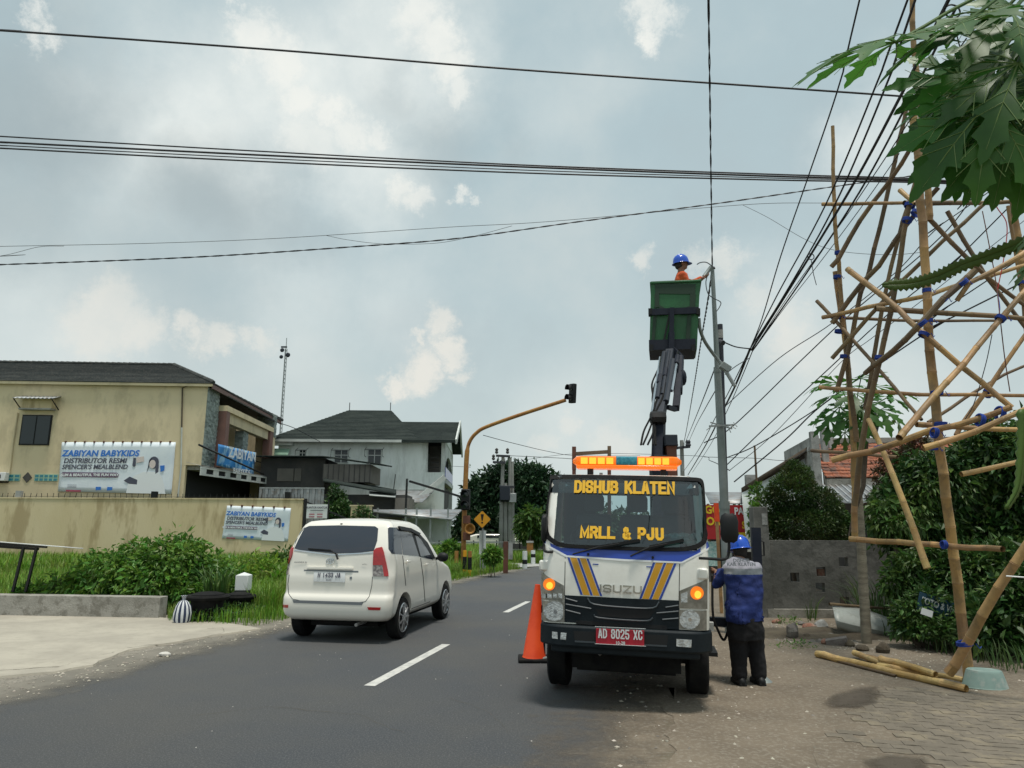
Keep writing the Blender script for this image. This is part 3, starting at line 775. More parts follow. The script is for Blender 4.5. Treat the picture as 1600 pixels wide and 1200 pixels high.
 # leafy shrubs behind the low wall, one per clump, each with stems
def shrub(label,pxs,n,size,mat_,group=None,stems=7,**kw):
 Ys = pxs[0][4]; c0 = at(pxs[0][0],pxs[0][1],Ys); root = thing('shrub',label,'shrub',(c0.x,c0.y,0),group)
 bl = []
 for px,py,w,h,Y in pxs:
  c = at(px,py,Y); s = Y / F; bl.append((c.x,c.y,c.z,w * s,w * s * .75,h * s))
 foliage('foliage',bl,n,size,mat_,root,**kw)
 st = MB()
 for k in range(stems):
  b_ = bl[k % len(bl)]; x = b_[0] + rnd.uniform(-.5,.5) * b_[3]; y = b_[1] + rnd.uniform(-.5,.5) * b_[4]
  st.tube([(x,y,0),(x + rnd.uniform(-.1,.1),y,b_[2] * .6),(x + rnd.uniform(-.3,.3),y + rnd.uniform(-.1,.1),b_[2] + b_[5] * .8)],[.014,.010,.004],5)
 st.build('stem','bark_dark',root); return root
KW = dict(hollow=1.9,droop=.55,up=.35,clump=10,csize=.16)
shrub('leafy green shrub with reddish tips behind the middle of the low wall',[(190,895,62,34,15.2),(150,920,50,26,15.0),(215,868,30,22,15.4)],5200,.105,'leaf_weed',**KW)
shrub('tallest leafy green shrub behind the right end of the low wall',[(270,885,55,42,15.3),(245,915,60,32,15.0),(290,862,25,20,15.5)],6500,.11,'leaf_weed',**KW)
shrub('dark green leafy shrub between the low wall end and the tyre planters',[(325,905,44,36,15.6),(300,935,38,24,14.9),(350,925,30,26,15.4)],3800,.10,'leaf_weed',**KW)
shrub('low sparse green shrub under the black frame stand',[(100,920,40,20,15.0),(60,928,36,14,15.0)],1700,.10,'leaf_weed',**KW)
shrub('narrow leaved green weed clump behind the white milestone',[(405,905,34,36,17.5),(430,920,26,30,17.0),(385,915,22,28,17)],3600,.11,'grass_mat',**dict(KW,droop=.1,clump=12))
shrub('small shrub in front of the far end of the yellow wall',[(445,878,20,20,22),(425,885,16,16,22)],900,.14,'leaf_light',**KW)
# black frame stand at the far left
t = thing('frame_stand','black metal frame stand with a tilted white board at the left edge','stand',at(60,922,14.7).xy.to_3d())
def rod(p,q,w,nm,m_,par): return MB().bar(p,q,w).build(nm,m_,par)
for a_,b_ in (((20,925),(37,855)),((40,925),(58,853))):
 rod(at(*a_,14.6),at(*b_,14.6),.045,'leg','black_metal',t)
rod(at(-60,846,14.6),at(73,854,14.6),.06,'top_rail','black_metal',t)
rod(at(-60,850,15.3),at(60,858,15.3),.05,'top_rail','black_metal',t)
m = MB(); m.sheet(lambda u,v: at(-60 + 190 * u,842 + 15 * u,14.4 + 1.0 * v) + Vector((0,0,.0)),4,3); m.build('board','white_plain',t,solid=.02)
# milestone post
c = at(381,905,15.0); t = thing('milestone','white milestone post with black foot between the tyre planters and the grass','milestone',(c.x,c.y,0))
def shaft(w,d,z0,z1,top):
 m = MB(M=WM[t]); m.box(-w / 2,w / 2,-d / 2,d / 2,z0,z1 if not top else z1 - .06)
 if top: m.add([(-w / 2,-d / 2,z1 - .06),(w / 2,-d / 2,z1 - .06),(w / 2,d / 2,z1 - .06),(-w / 2,d / 2,z1 - .06),(0,0,z1)],[(0,1,4),(1,2,4),(2,3,4),(3,0,4)])
 return m
zt = at(381,894,15).z; zb = at(381,922,15).z
shaft(.26,.24,zb,zt,True).build('post','white_plain',t,bevel=.01); shaft(.28,.26,0,zb,False).build('foot','car_black',t,bevel=.01)
# planters made of tyres
def tyre_pot(px,py,Y,rad,label,hgt=.42):
 c = at(px,py,Y); z = c.z; t = thing('tyre_planter',label,'planter',(c.x,c.y,0),'black tyre planters on the verge')
 MB(M=WM[t]).lathe([(.0,0),(rad * .62,0),(rad * .72,z * .4),(rad * .8,z * .8),(rad * .82,z - .03)],n=28).build('pot','rubber',t)
 MB(M=WM[t]).lathe([(rad * .55,z - .03),(rad * 1.0,z - .05),(rad * 1.08,z),(rad * 1.0,z + .035),(rad * .8,z + .03),(rad * .78,z + .05),(rad * .45,z + .08),(.0,z + .09)],n=32).build('rim','rubber',t)
 return t,c
t1,c1_ = tyre_pot(325,932,13.6,.36,'large black tyre planter with a round lid beside the striped bag')
t2,c2_ = tyre_pot(374,932,14.6,.30,'smaller black tyre planter in front of the white milestone')
P = np.array([(c1_.x + rnd.uniform(-.18,.22),c1_.y + .35 + rnd.uniform(-.1,.1),.35) for _ in range(70)])
o = blades('spiky_plant',P,.62,.03,'leaf_light',lean=.55); tag(o,'spiky pale green plant growing up behind the large tyre planter','plant')
o = foliage('undergrowth',[(c1_.x + .1,c1_.y - .15,.12,.5,.2,.13),(c2_.x,c2_.y - .3,.12,.6,.25,.13)],1500,.06,'leaf_dark'); tag(o,'low dark creeping weeds at the foot of the tyre planters',kind='stuff')
# striped bag
c = gp(284,975); t = thing('bag','navy and white striped cloth bag tied at the top beside the low wall','bag',(c.x,c.y,0))
nS = 22
for k in range(2):
 m = MB(M=WM[t])
 prof = [(.02,0),(.13,.005),(.165,.08),(.17,.2),(.14,.33),(.09,.41),(.03,.45),(.035,.49),(.06,.53)]
 prof = [(r * .95,h * .92) for r,h in prof]
 for i in range(nS):
  if i % 2 != k: continue
  for j in range(len(prof) - 1):
   q = []
   for (jj,ii) in ((j,i),(j,i + 1),(j + 1,i + 1),(j + 1,i)):
    r,h = prof[jj]; th = 2 * math.pi * ii / nS; rr = r * (1 + .10 * noise.noise(Vector((math.cos(th) * 1.5,math.sin(th) * 1.5,h * 6))))
    q.append((rr * math.cos(th),rr * math.sin(th) * .8,h))
   m.quad(*q)
 m.build('white_stripes' if k else 'navy_stripes','bag_light' if k else 'bag_dark',t,merge=True,fixn=False,angle=60)
 # white stone on the road edge
m = MB(); m.ell((0,0,0),(.085,.05,.035),10)
for v in m.v: v *= 1 + .25 * noise.noise(v * 20)
m.M = Matrix.Translation(gp(258,1026) + Vector((0,0,.03))); tag(m.build('stone','white_rock'),'single white stone on the road beside the apron edge','stone')
# ---------------------------------------------------------------- perimeter wall
A = at(-330,772,33.6); Bp = at(474,778,33.6)
PW = Fr((Bp.x,33.6,0),R(1.2))
tW = thing('perimeter_wall','long ochre perimeter wall with iron spikes along its top','wall',PW.M)
zt = PW.Y(470,779).z; x0 = PW.Y(-330,772).x
MB(M=PW.M).box(x0,0,0,.2,0.25,zt - .06).build('wall','ochre_wall',tW)
MB(M=PW.M).box(x0,.03,-.03,.23,zt - .06,zt).build('coping','ochre_wall',tW)
MB(M=PW.M).box(x0,.0,-.08,.16,0,.25).build('plinth','old_wall',tW)
m = MB(M=PW.M)
x = x0
while x < -.1:
 m.bar((x,.1,zt),(x + rnd.uniform(-.03,.03),.1,zt + .2),.018); x += .26
m.bar((x0,.1,zt + .05),(0,.1,zt + .05),.015)
tag(m.build('spikes','black_metal',tW),kind='stuff')
for px in (28,240,449):
 q = PW.Y(px,771); MB(M=PW.M).box(q.x - .12,q.x + .12,0,.2,zt,zt + .30).build('post_cap','car_black' if px > 30 else 'bare_concrete',tW)
 # banner maker: quad given by four pixel corners on plane of frame fr at depth y
def banner(fr_,y,cs,name,label,hooks=10,gscale=1.0):
 TL,TR,BR,BL = [fr_.Y(*c,y) for c in cs]
 t = thing(name,label,'banner',fr_.M @ Matrix.Translation((TL + BR) / 2))
 def S(u,v): # u right 0..1, v down 0..1
  p = TL.lerp(TR,u).lerp(BL.lerp(BR,u),v)
  return Vector((p.x,y - .015 - .02 * noise.noise(Vector((u * 6,v * 3,0))),p.z))
 MB(M=fr_.M).sheet(lambda u,v: S(u,v),24,10).build('sheet','banner',t,solid=.006)
 w = (TR - TL).length; h = (TL - BL).length
 def M_at(u,v):
  p = TL.lerp(TR,u).lerp(BL.lerp(BR,u),v); p.y = y - .05; ex = (TR - TL).normalized()
  return fr_.M @ basis(p,ex,(0,0,1))
 def tx(s,u,v,hh,m_,bold,xs,shear=0.15): return text(s,hh * h,m_,t,M_at(u,v),bold=bold * h,xs=xs,shear=shear,align='LEFT',extrude=.001)
 tx('ZABIYAN BABYKIDS',.012,.235,.17,'ink_blue',.006,1.0 * gscale)
 tx('DISTRIBUTOR RESMI',.03,.385,.14,'ink_dark',.0035,.98 * gscale)
 tx("SPENCER'S MEALBLEND",.02,.51,.13,'ink_dark',.003,.95 * gscale)
 def poly(nm,pts,m_,dy=0):
  P3 = [];
  for u,v in pts: p = TL.lerp(TR,u).lerp(BL.lerp(BR,u),v); P3.append((p.x,y - .045 - dy,p.z))
  n = len(P3); MB(M=fr_.M).add(P3 + [(p[0],p[1] + .004,p[2]) for p in P3],[tuple(range(n)),tuple(range(n,2 * n))[::-1]] + [(i,n + i,n + (i + 1) % n,(i + 1) % n) for i in range(n)]).build(nm,m_,t)
 ar = h / w
 def circ(cu,cv,ru,a0=0,a1=360,n=20,k=1): return [(cu + ru * math.cos(R(a0 + (a1 - a0) * i / n)),cv + k * ru / ar * math.sin(R(a0 + (a1 - a0) * i / n))) for i in range(n)]
 rr = .045 * ar
 poly('print',circ(.04,.655,.022,90,270,8) + circ(.50,.655,.022,-90,90,8),'ink_purple')
 text('SLIM & BEAUTIFUL THE FUN WAY',.072 * h,'ink_white',t,M_at(.27,.66) @ Matrix.Translation((0,0,.012)),bold=.003 * h,xs=1.05 * gscale,extrude=.001)
 # portrait at the right: hair, face, shirt, jars
 poly('print',[(.60,1.0),(.61,.82),(.66,.66),(.74,.58),(.86,.58),(.90,.66),(.93,.82),(.95,1.0)],'ink_white',0)
 poly('print',circ(.822,.40,.045,0,360,22,1.15)[:14] + [(.765,.62),(.79,.42)][::-1] + circ(.822,.40,.045,0,360,22,1.15)[14:],'ink_dark',.003)
 poly('print',[(.85,.38),(.868,.44),(.868,.58),(.845,.62),(.84,.5)],'ink_dark',.004)
 poly('print',circ(.812,.43,.028,0,360,18,1.3),'ink_skin',.006)
 poly('print',[(.64,.31),(.66,.31),(.665,.46),(.65,.49),(.635,.46)],'ink_dark',.002)
 poly('print',[(.665,.30),(.73,.28),(.735,.38),(.67,.41)],'ink_skin',.001)
 poly('print',[(.57,.76),(.62,.68),(.69,.74),(.69,.83),(.62,.82)],'ink_dark',.002)
 poly('print',[(.88,.46),(.92,.45),(.92,.55),(.89,.58)],'ink_blue',.002)
 for u in (.33,.43): poly('print',[(u,.89),(u + .045,.89),(u + .045,.95),(u,.96)],'ink_blue',.001)
 poly('print',[(.07,.965),(.2,.965),(.2,.995),(.07,.995)],'ink_red',.001)
 for v in (.86,.885,.91): poly('print',[(.08,v),(.16,v),(.16,v + .006),(.08,v + .006)],'ink_dark',.001)
 for k in range(hooks):
  u = (k + .4) / hooks; p = TL.lerp(TR,u); MB(M=fr_.M).box(p.x - .04,p.x + .04,y - .05,y,p.z - .03,p.z + .06).build('hook','rust',t)
 return t
banner(PW,0,((355,790),(455,794),(450,846),(347,841)),'small_banner','smaller white shop banner hung on the perimeter wall near its right end',6)
# sign on the gate post
MB(M=PW.M).box(.04,.16,.0,.12,0,zt + .0).build('gate_post','black_metal',tW)
t = thing('office_sign','white rectangular office sign on a dark frame beyond the wall end','sign',PW.M @ Matrix.Translation(PW.Y(495,810,-.05)))
q0,q1 = PW.Y(480,788,-.05),PW.Y(511,810,-.05)
MB(M=PW.M).box(q0.x,q1.x,-.09,-.05,q1.z,q0.z).build('board','plate_white',t)
mm = PW.M @ basis((q0 + q1) / 2 + Vector((0,-.06,.17)),(1,0,0),(0,0,1))
text('KANTOR KANTOR',.13,'ink_dark',t,mm,bold=.003,xs=.85)
MB(M=mm).box(-.3,.3,-.14,-.115,-.005,.004).build('print','ink_dark',t)
for dy_ in (-.30,-.42):
 for dx_ in (-.25,.12): MB(M=mm).box(dx_ - .1,dx_ + .15,dy_ - .02,dy_ + .02,-.005,.004).build('print','ink_red',t)
for px in (478,513): q = PW.Y(px,790,-.05); MB(M=PW.M).box(q.x - .03,q.x + .03,-.05,.0,0,q.z + .25).build('post','black_metal',t)
MB(M=PW.M).bar(PW.Y(474,782,-.02),PW.Y(545,812,-.02),.06).build('rail','black_metal',t)
# ---------------------------------------------------------------- building one (ochre)
C0 = at(320,660,36.0)
B1 = Fr((C0.x,36.0,0),R(3.1))
t1b = thing('shop_building','two storey ochre shop building with grey tiled hip roof and stone clad front','building',B1.M)
XL = B1.Y(-420,640).x
ze = B1.Y(300,601).z; zo = B1.Y(305,733).z
FD = B1.X(415,700,0).y
xg = B1.Y(287,760).x
def bx(nm,m_,*a,par=t1b,fr_=B1,**k): return MB(M=fr_.M).box(*a).build(nm,m_,par,**k)
# near wall: built round its openings
bx('wall','ochre',XL,0,0,.25,zo + .2,ze)
bx('wall','ochre',XL,xg,.003,.25,0,zo + .2)
bx('wall','ochre',XL,XL + .25,.25,14,0,ze); bx('wall','ochre',XL + .25,-.6,13.75,14,0,ze)
bx('floor_slab','bare_concrete',XL + .3,0,.26,FD,zo - .02,zo + .2)
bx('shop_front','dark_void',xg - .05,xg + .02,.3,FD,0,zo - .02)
bx('shop_wall','ochre_wall',xg + .02,-.2,FD - .3,FD,0,zo - .03)
# facade at x = 0 : stone columns, recess, brown frame
def fp(px,py,x=0): return B1.X(px,py,x)
y1 = fp(330,650).y; y2 = fp(351,640).y
s0 = fp(349,638).z
m = MB(M=B1.M)
def stones(m,x,ya,yb,za,zb,hs=.075,ax='X'):
 z = za
 while z < zb - .01:
  y = ya
  while y < yb - .01:
   l = min(rnd.uniform(.15,.42),yb - y); d = rnd.uniform(.01,.05)
   if ax == 'X': m.box(x,x + d,y,y + l,z,min(z + hs,zb))
   else: m.box(y,y + l,x - d,x,z,min(z + hs,zb))
   y += l
  z += hs
m.box(-.3,0,.26,1.75,zo + .2,ze - .1)
m.build('pillar_core','ochre',t1b)
m = MB(M=B1.M); stones(m,.002,.02,1.75,zo + .22,ze - .12,.11); tag(m.build('stone_cladding','stone_cladding',t1b),kind='stuff')
# brown picture frame
fz1 = fp(345,639,.35).z
ya,yb = fp(352,700,.35).y,fp(412,700,.35).y
zf0 = fp(352,728,.35).z
yB = FD
bx('frame','brown_frame',0.0,.45,1.8,2.35,zo + .25,fz1)
bx('frame','brown_frame',0.0,.45,FD - .7,FD,zo + .25,fz1)
bx('frame','ochre',0.0,.47,1.8,FD,fz1,fz1 + .3)
bx('frame','ochre',-.1,.3,2.35,FD - .7,fz1 - .55,fz1 - .004)
yc = (2.35 + FD - .7) / 2
m = MB(M=B1.M); m.box(-.35,.1,yc - .45,yc + .45,zo + .25,fz1 - .56); m.build('column','ochre',t1b)
m = MB(M=B1.M); stones(m,.102,yc - .45,yc + .45,zo + .25,fz1 - .56,.11); stones(m,yc - .452,-.35,.1,zo + .25,fz1 - .56,.11,'Y'); tag(m.build('stone_cladding','stone_cladding',t1b),kind='stuff')
bx('balcony_wall','ochre',-.05,.05,2.35,FD - .7,zo + .25,zo + .95)
bx('balcony_back','ochre_wall',-2.2,-2.0,.3,FD,zo + .2,ze)
for y0_,y1_ in ((3.0,4.1),(FD - 3.6,FD - 2.2)):
 bx('door','dark_glass',-1.99,-1.95,y0_,y1_,zo + .25,zo + 2.5)
bx('railing','black_metal',.06,.10,2.4,FD - .75,zo + 1.15,zo + 1.2)
# far corner stone pillar rising above the roof edge
zp = fp(405,640).z
bx('pillar_core','ochre',-.7,.45,FD + .02,FD + .5,zo,zp)
m = MB(M=B1.M); stones(m,FD + .018,-.7,.45,fz1 - .2,zp,.11,'Y'); stones(m,.452,FD + .02,FD + .5,fz1 - .3,zp,.11); tag(m.build('stone_cladding','stone_cladding',t1b),kind='stuff')
# hip roof built course by course
ov = .25
zr0 = ze + .02
yR = 6.5
Pr = B1.Y(272,571,yR); zr = Pr.z; xr = Pr.x
e_x0,e_x1,e_y0,e_y1 = XL - ov,0.35,-ov,13.0 + ov
def course(m,a0,a1,b0,b1,t,n,th=.05):
 """strip between two levels of a slope; a0,a1 lower edge ends, b0,b1 upper edge ends"""
 for k in range(n):
  t0,t1_ = k / n,(k + 1) / n + .01
  p = a0.lerp(b0,t0); q = a1.lerp(b1,t0); r = a1.lerp(b1,min(t1_,1)); s = a0.lerp(b0,min(t1_,1))
  up = Vector((0,0,th)); m.add([p,q,r,s,p + up,q + up,r + up * .15,s + up * .15],[(0,1,2,3),(4,5,6,7),(0,1,5,4),(1,2,6,5),(3,0,4,7),(2,3,7,6)])
m = MB(M=B1.M)
EL = Vector((e_x0,e_y0,zr0)); ER = Vector((e_x1,e_y0,zr0)); EBR = Vector((e_x1,e_y1,zr0)); EBL = Vector((e_x0,e_y1,zr0))
RL = Vector((e_x0,yR,zr)); RR_ = Vector((xr,yR,zr))
course(m,EL,ER,RL,RR_,0,16,.07); tag(m.build('roof_slope','roof_tile',t1b),kind='stuff')
m = MB(M=B1.M); course(m,ER,EBR,RR_,RR_ + Vector((0,.01,0)),0,16,.07); tag(m.build('roof_slope','roof_tile',t1b),kind='stuff')
m = MB(M=B1.M); course(m,EBR,EBL,RR_,RL,0,16,.07); tag(m.build('roof_slope','roof_tile',t1b),kind='stuff')
m = MB(M=B1.M)
def ridge(m,p,q,r=.12,st=.33):
 n = int((q - p).length / st)
 for k in range(n):
  a_ = p.lerp(q,k / n); b_ = p.lerp(q,(k + 1.15) / n); m.tube([a_,b_],[r,r * .72],7)
ridge(m,RL + Vector((0,0,.05)),RR_ + Vector((0,0,.05))); tag(m.build('ridge_tiles','roof_tile',t1b),kind='stuff')
m = MB(M=B1.M); ridge(m,RR_ + Vector((0,0,.05)),ER + Vector((0,0,.08))); ridge(m,RR_ + Vector((0,0,.05)),EBR + Vector((0,0,.08))); tag(m.build('ridge_tiles','roof_tile',t1b),kind='stuff')
bx('fascia','ochre',e_x0,e_x1 - .05,e_y0 + .03,e_y0 + .08,ze - .12,ze + .02)
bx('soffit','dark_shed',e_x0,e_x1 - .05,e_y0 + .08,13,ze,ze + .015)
bx('fascia','brown_frame',e_x1 - .1,e_x1 - .04,e_y0 + .08,e_y1,ze - .22,ze + .01)
# second lower roof edge over the balcony
m = MB(M=B1.M); course(m,Vector((.5,1.8,fz1 + .75)),Vector((.5,FD,fz1 + .75)),Vector((-.4,1.8,fz1 + 1.1)),Vector((-.4,FD,fz1 + 1.1)),0,4,.06); tag(m.build('roof_slope','roof_tile',t1b),kind='stuff')
# window with hood on near wall
w0,w1 = B1.Y(38,650,-.0),B1.Y(75,694,-.0)
fw = MB(M=B1.M); fw.box(w0.x - .06,w1.x + .06,-.05,0.0,w1.z - .06,w0.z + .06); W1 = fw.build('window','car_black',t1b)
MB(M=B1.M).box(w0.x,(w0.x + w1.x) / 2 - .03,-.07,-.052,w1.z,w0.z).build('pane','dark_glass',W1)
MB(M=B1.M).box((w0.x + w1.x) / 2 + .03,w1.x,-.07,-.052,w1.z,w0.z).build('pane','dark_glass',W1)
h0 = B1.Y(22,628,-.7); h1 = B1.Y(86,626,-.7); zs = B1.Y(50,640).z; zh = B1.Y(50,626).z
hood = MB(M=B1.M).sheet(lambda u,v: (w0.x - .25 + (w1.x - w0.x + .6) * u,-.75 * (1 - v),zh - .0 + .22 * v + .02 * math.sin(u * 60)),60,2).build('window_hood','zinc',t1b,solid=.02)
MB(M=B1.M).box(w0.x - .1,w1.x + .15,-.4,0,zs - .05,zs + .02).build('ledge','bare_concrete',t1b)
MB(M=B1.M).box(w0.x - .0,w1.x + .1,-.3,0,zs + .02,zh + .05).build('hood_box','ochre_wall',t1b)
for xx in (w0.x - .2,w1.x + .3):
 MB(M=B1.M).bar((xx,0,zs),(xx,-.7,zh - .02),.04).build('bracket','black_metal',t1b)
 # pipes
m = MB(M=B1.M); m.tube([B1.Y(296,602,-.08),B1.Y(285,606,-.08),B1.Y(284,668,-.08)],.035,6); m.build('downpipe','bark_dark',t1b)
m = MB(M=B1.M); m.tube([B1.Y(284,668,-.08),B1.Y(283,730,-.08),B1.Y(278,776,-.08)],.04,6); m.build('downpipe','white_trim',t1b)
m = MB(M=B1.M); m.tube([B1.Y(27,645,-.06),B1.Y(20,690,-.06),B1.Y(14,740,-.06),B1.Y(8,752,-.06)],.05,6); m.build('downpipe','ochre',t1b)
# green vents and diamond
for a_,b_ in ((14,31),(55,90)):
 q0,q1 = B1.Y(a_,741),B1.Y(b_,752); V_ = MB(M=B1.M).box(q0.x,q1.x,-.03,0.0,q1.z,q0.z).build('vent','green_vent',t1b)
 n = max(2,int((q1.x - q0.x) / .22)); m = MB(M=B1.M)
 for i in range(n):
  for j in range(2):
   xa = q0.x + (q1.x - q0.x) * (i + .15) / n; xb = q0.x + (q1.x - q0.x) * (i + .85) / n; za = q1.z + (q0.z - q1.z) * (j + .15) / 2; zb_ = q1.z + (q0.z - q1.z) * (j + .8) / 2
   m.box(xa,xb,-.036,-.031,za,zb_)
 m.build('vent_holes','beacon_teal',V_)
q = B1.Y(43,746); m = MB(M=B1.M); m.prism([(q.x - .22,q.z),(q.x,q.z - .26),(q.x + .22,q.z),(q.x,q.z + .26)],-.04,0); m.build('diamond_vent','dark_shed',t1b)
# air conditioner
q = B1.Y(2,745,-.3); t = thing('air_conditioner','white air conditioner unit on the ochre wall at the left edge','air conditioner',B1.M @ Matrix.Translation((q.x,-.2,q.z - .2)))
MB(M=B1.M).box(q.x - .5,q.x + .25,-.42,-.1,q.z - .2,q.z + .22).build('casing','white_plain',t,bevel=.02)
MB(M=B1.M).box(q.x - .45,q.x + .2,-.1,0.0,q.z - .28,q.z - .2).build('bracket','black_metal',t)
MB(M=B1.M).lathe([(.0,-.425),(.16,-.425),(.16,-.43),(0,-.43)],(q.x - .1,0,q.z),'Y',20).build('fan_grille','dark_shed',t)
# big banner
banner(B1,-.03,((97,691),(275,691),(268,772),(91,768)),'large_banner','larger white shop banner stretched across the ochre building wall',12,1.0)
# blue balcony banner
p = [fp(341,694,.5),fp(398,707,.5),fp(397,741,.5),fp(338,727,.5)]
t = thing('balcony_banner','blue shop banner draped over the balcony front','banner',B1.M @ Matrix.Translation(p[3]))
MB(M=B1.M).sheet(lambda u,v: p[0].lerp(p[1],u).lerp(p[3].lerp(p[2],u),v) + Vector((.03 * math.sin(u * 14 + v * 3),0,0)),24,8).build('sheet','banner_blue',t,solid=.01)
ex = (p[1] - p[0]).normalized(); mm = B1.M @ basis(p[0].lerp(p[2],.5) + Vector((.10,.6,.35)),ex,(0,0,1))
text('ZABIYAN',.78,'ink_white',t,mm,bold=.02,xs=1.5,align='CENTER')
text('BABYKIDS',.42,'ink_white',t,mm @ Matrix.Translation((0,-.95,0)),bold=.01,xs=1.6)
# canopy running back from the corner
ca0 = fp(313,729,.1); ca1 = fp(505,766,2.2)
t = thing('street_canopy','white edged sloping canopy running back from the ochre building','canopy',B1.M @ Matrix.Translation((.1,.5,0)))
yE = B1.X(505,766,2.4).y
Ly = min(yE,26); Ly = max(Ly,14)
def canopy_edge(y): return Vector((2.4 * y / Ly,y,0))
z0c,z1c = zo - .15,zo - .15
m = MB(M=B1.M); m.add([(0.0,0,z0c + .32),(2.4,Ly,z0c + .32),(-1.2,Ly,z0c + .5),(xg,0,z0c + .5)],[(0,1,2,3)]); m.build('roof_sheet','zinc',t,solid=.03)
fas = MB(M=B1.M); fas.bar((0.0,0,z0c + .24),(2.4,Ly,z0c + .24),.06,.09).build('top_beam','white_trim',t)
MB(M=B1.M).bar((0.0,0,z0c - .10),(2.4,Ly,z0c - .10),.06,.10).build('lower_beam','white_trim',t)
n = 14
for k in range(n):
 u = (k + .0) / n; u2 = (k + .42) / n
 MB(M=B1.M).bar((2.4 * u,Ly * u,z0c + .08),(2.4 * u2,Ly * u2,z0c + .08),.05,.25).build('fascia_panel','white_trim',t)
MB(M=B1.M).bar((-.02,0.02,z0c + .08),(2.36,Ly,z0c + .08),.02,.25).build('backing','dark_void',t)
for k in (.45,.98): MB(M=B1.M).bar((2.4 * k,Ly * k,0),(2.4 * k,Ly * k,z0c - .12),.12).build('post','black_metal',t)
# diagonal cable/awning rod
MB(M=B1.M).tube([B1.X(311,695,.9),B1.X(412,741,1.3)],.05,6).build('awning_rod','black_metal',t)
# ================================================================ WHITE HOUSE IN THE MIDDLE
H0 = at(694,760,50); HW = Fr((H0.x,50,0),R(1.5))
th = thing('white_house','large white two storey house with dark hip roof beyond the ochre building','house',HW.M)
ze = HW.Y(560,690).z; xl = HW.Y(418,690).x; xr_ = 0.0
zm = HW.Y(600,745).z
xb = HW.Y(666,700).x # balcony start
yD = 9.0
def hb(nm,m_,*a,par=th,**k): return MB(M=HW.M).box(*a).build(nm,m_,par,**k)
hb('wall','white_wall',xl + .8,xb,0,.3,0,ze)
hb('wall','white_wall',xl + .8,xl + 1.1,.3,yD,0,ze); hb('wall','white_wall',xl + 1.1,-.3,yD - .3,yD,0,ze)
zb0 = HW.Y(680,738).z; zb1 = HW.Y(680,693).z
hb('wall','white_wall',xb,0,0.0,.3,0,zb0)
hb('pillar','white_trim',-.25,0,0,.4,zb0,ze)
hb('pillar','white_trim',xb,xb + .12,.0,.3,zb0,ze)
hb('room_wall','taupe_shed',xb,-.5,2.5,2.7,zb0,ze)
hb('balcony_floor','white_trim',xb,-.02,.31,4,zb0 - .2,zb0)
for z in (.35,.7,1.05): MB(M=HW.M).bar((xb + .3,.1,zb0 + z),(-.4,.1,zb0 + z),.04).build('railing','black_metal',th)
# side facing the road (x = 0): arch, balcony
ys = [HW.X(p,760,0).y for p in (697,715,722)]
yA,yB_ = 0.5,min(max(ys[2],7.0),10)
zA = HW.X(705,752,.0).z; zB = HW.X(708,700,0).z
hb('pillar','white_trim',-.4,.02,yB_ - .5,yB_,0,ze)
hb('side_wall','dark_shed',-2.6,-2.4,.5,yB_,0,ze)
hb('side_floor','white_trim',-2.4,.1,.5,yB_ - .5,zA - .6,zA - .3)
hb('balustrade','truck_blue',-.02,.04,.55,yB_ - .5,zA - .2,zA + .55)
# arch
m = MB(M=HW.M); n = 14; rA = (yB_ - 1.0) / 2; cyA = .5 + rA; top = ze
for i in range(n):
 a0,a1 = math.pi * i / n,math.pi * (i + 1) / n
 p = [(cyA - rA * math.cos(a),top - 2.2 + 1.5 * math.sin(a)) for a in (a0,a1)]
 m.add([(-.2,p[0][0],p[0][1]),(-.2,p[1][0],p[1][1]),(-.2,p[1][0],top),(-.2,p[0][0],top),(0,p[0][0],p[0][1]),(0,p[1][0],p[1][1]),(0,p[1][0],top),(0,p[0][0],top)],
 [(0,1,2,3),(4,5,6,7),(0,1,5,4),(2,3,7,6)])
m.build('arch','white_trim',th)
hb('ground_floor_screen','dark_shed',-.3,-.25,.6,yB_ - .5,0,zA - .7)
# roofs
yr = yD / 2
def course2(m,pts,n,th_=.05):
 """pts: lower-left, lower-right, upper-right, upper-left in frame coords"""
 course(m,pts[0],pts[1],pts[3],pts[2],0,n,th_)
rL,rR = HW.Y(546,641,yr),HW.Y(611,641,yr); zr = rL.z
ex0,ex1 = HW.Y(416,686,-.5).x,.0
EZ = ze + .05
P = lambda x,y,z: Vector((x,y,z))
g1 = HW.Y(642,660,yr * .55)
m = MB(M=HW.M)
xg_ = HW.Y(718,660,yr).x
course2(m,[P(ex0,-.6,EZ),P(xg_ - .6,-.6,EZ),P(rR.x + (xg_ - rR.x) * .25,yr,zr),P(rL.x,yr,zr)],22)
tag(m.build('roof_slope','roof_dark',th),kind='stuff')
th.children[-1].hide_render = False
m = MB(M=HW.M); course2(m,[P(ex0,yD + .6,EZ),P(ex0,-.6,EZ),P(rL.x,yr,zr),P(rL.x,yr + .01,zr)],22); tag(m.build('roof_slope','roof_dark',th),kind='stuff')
bpy.data.objects.remove(th.children[[c.name for c in th.children].index(next(c.name for c in th.children if c.name.startswith('roof_slope')))])
m = MB(M=HW.M)
zg = HW.Y(680,659.5,yr).z
xm = HW.Y(642,660,yr).x
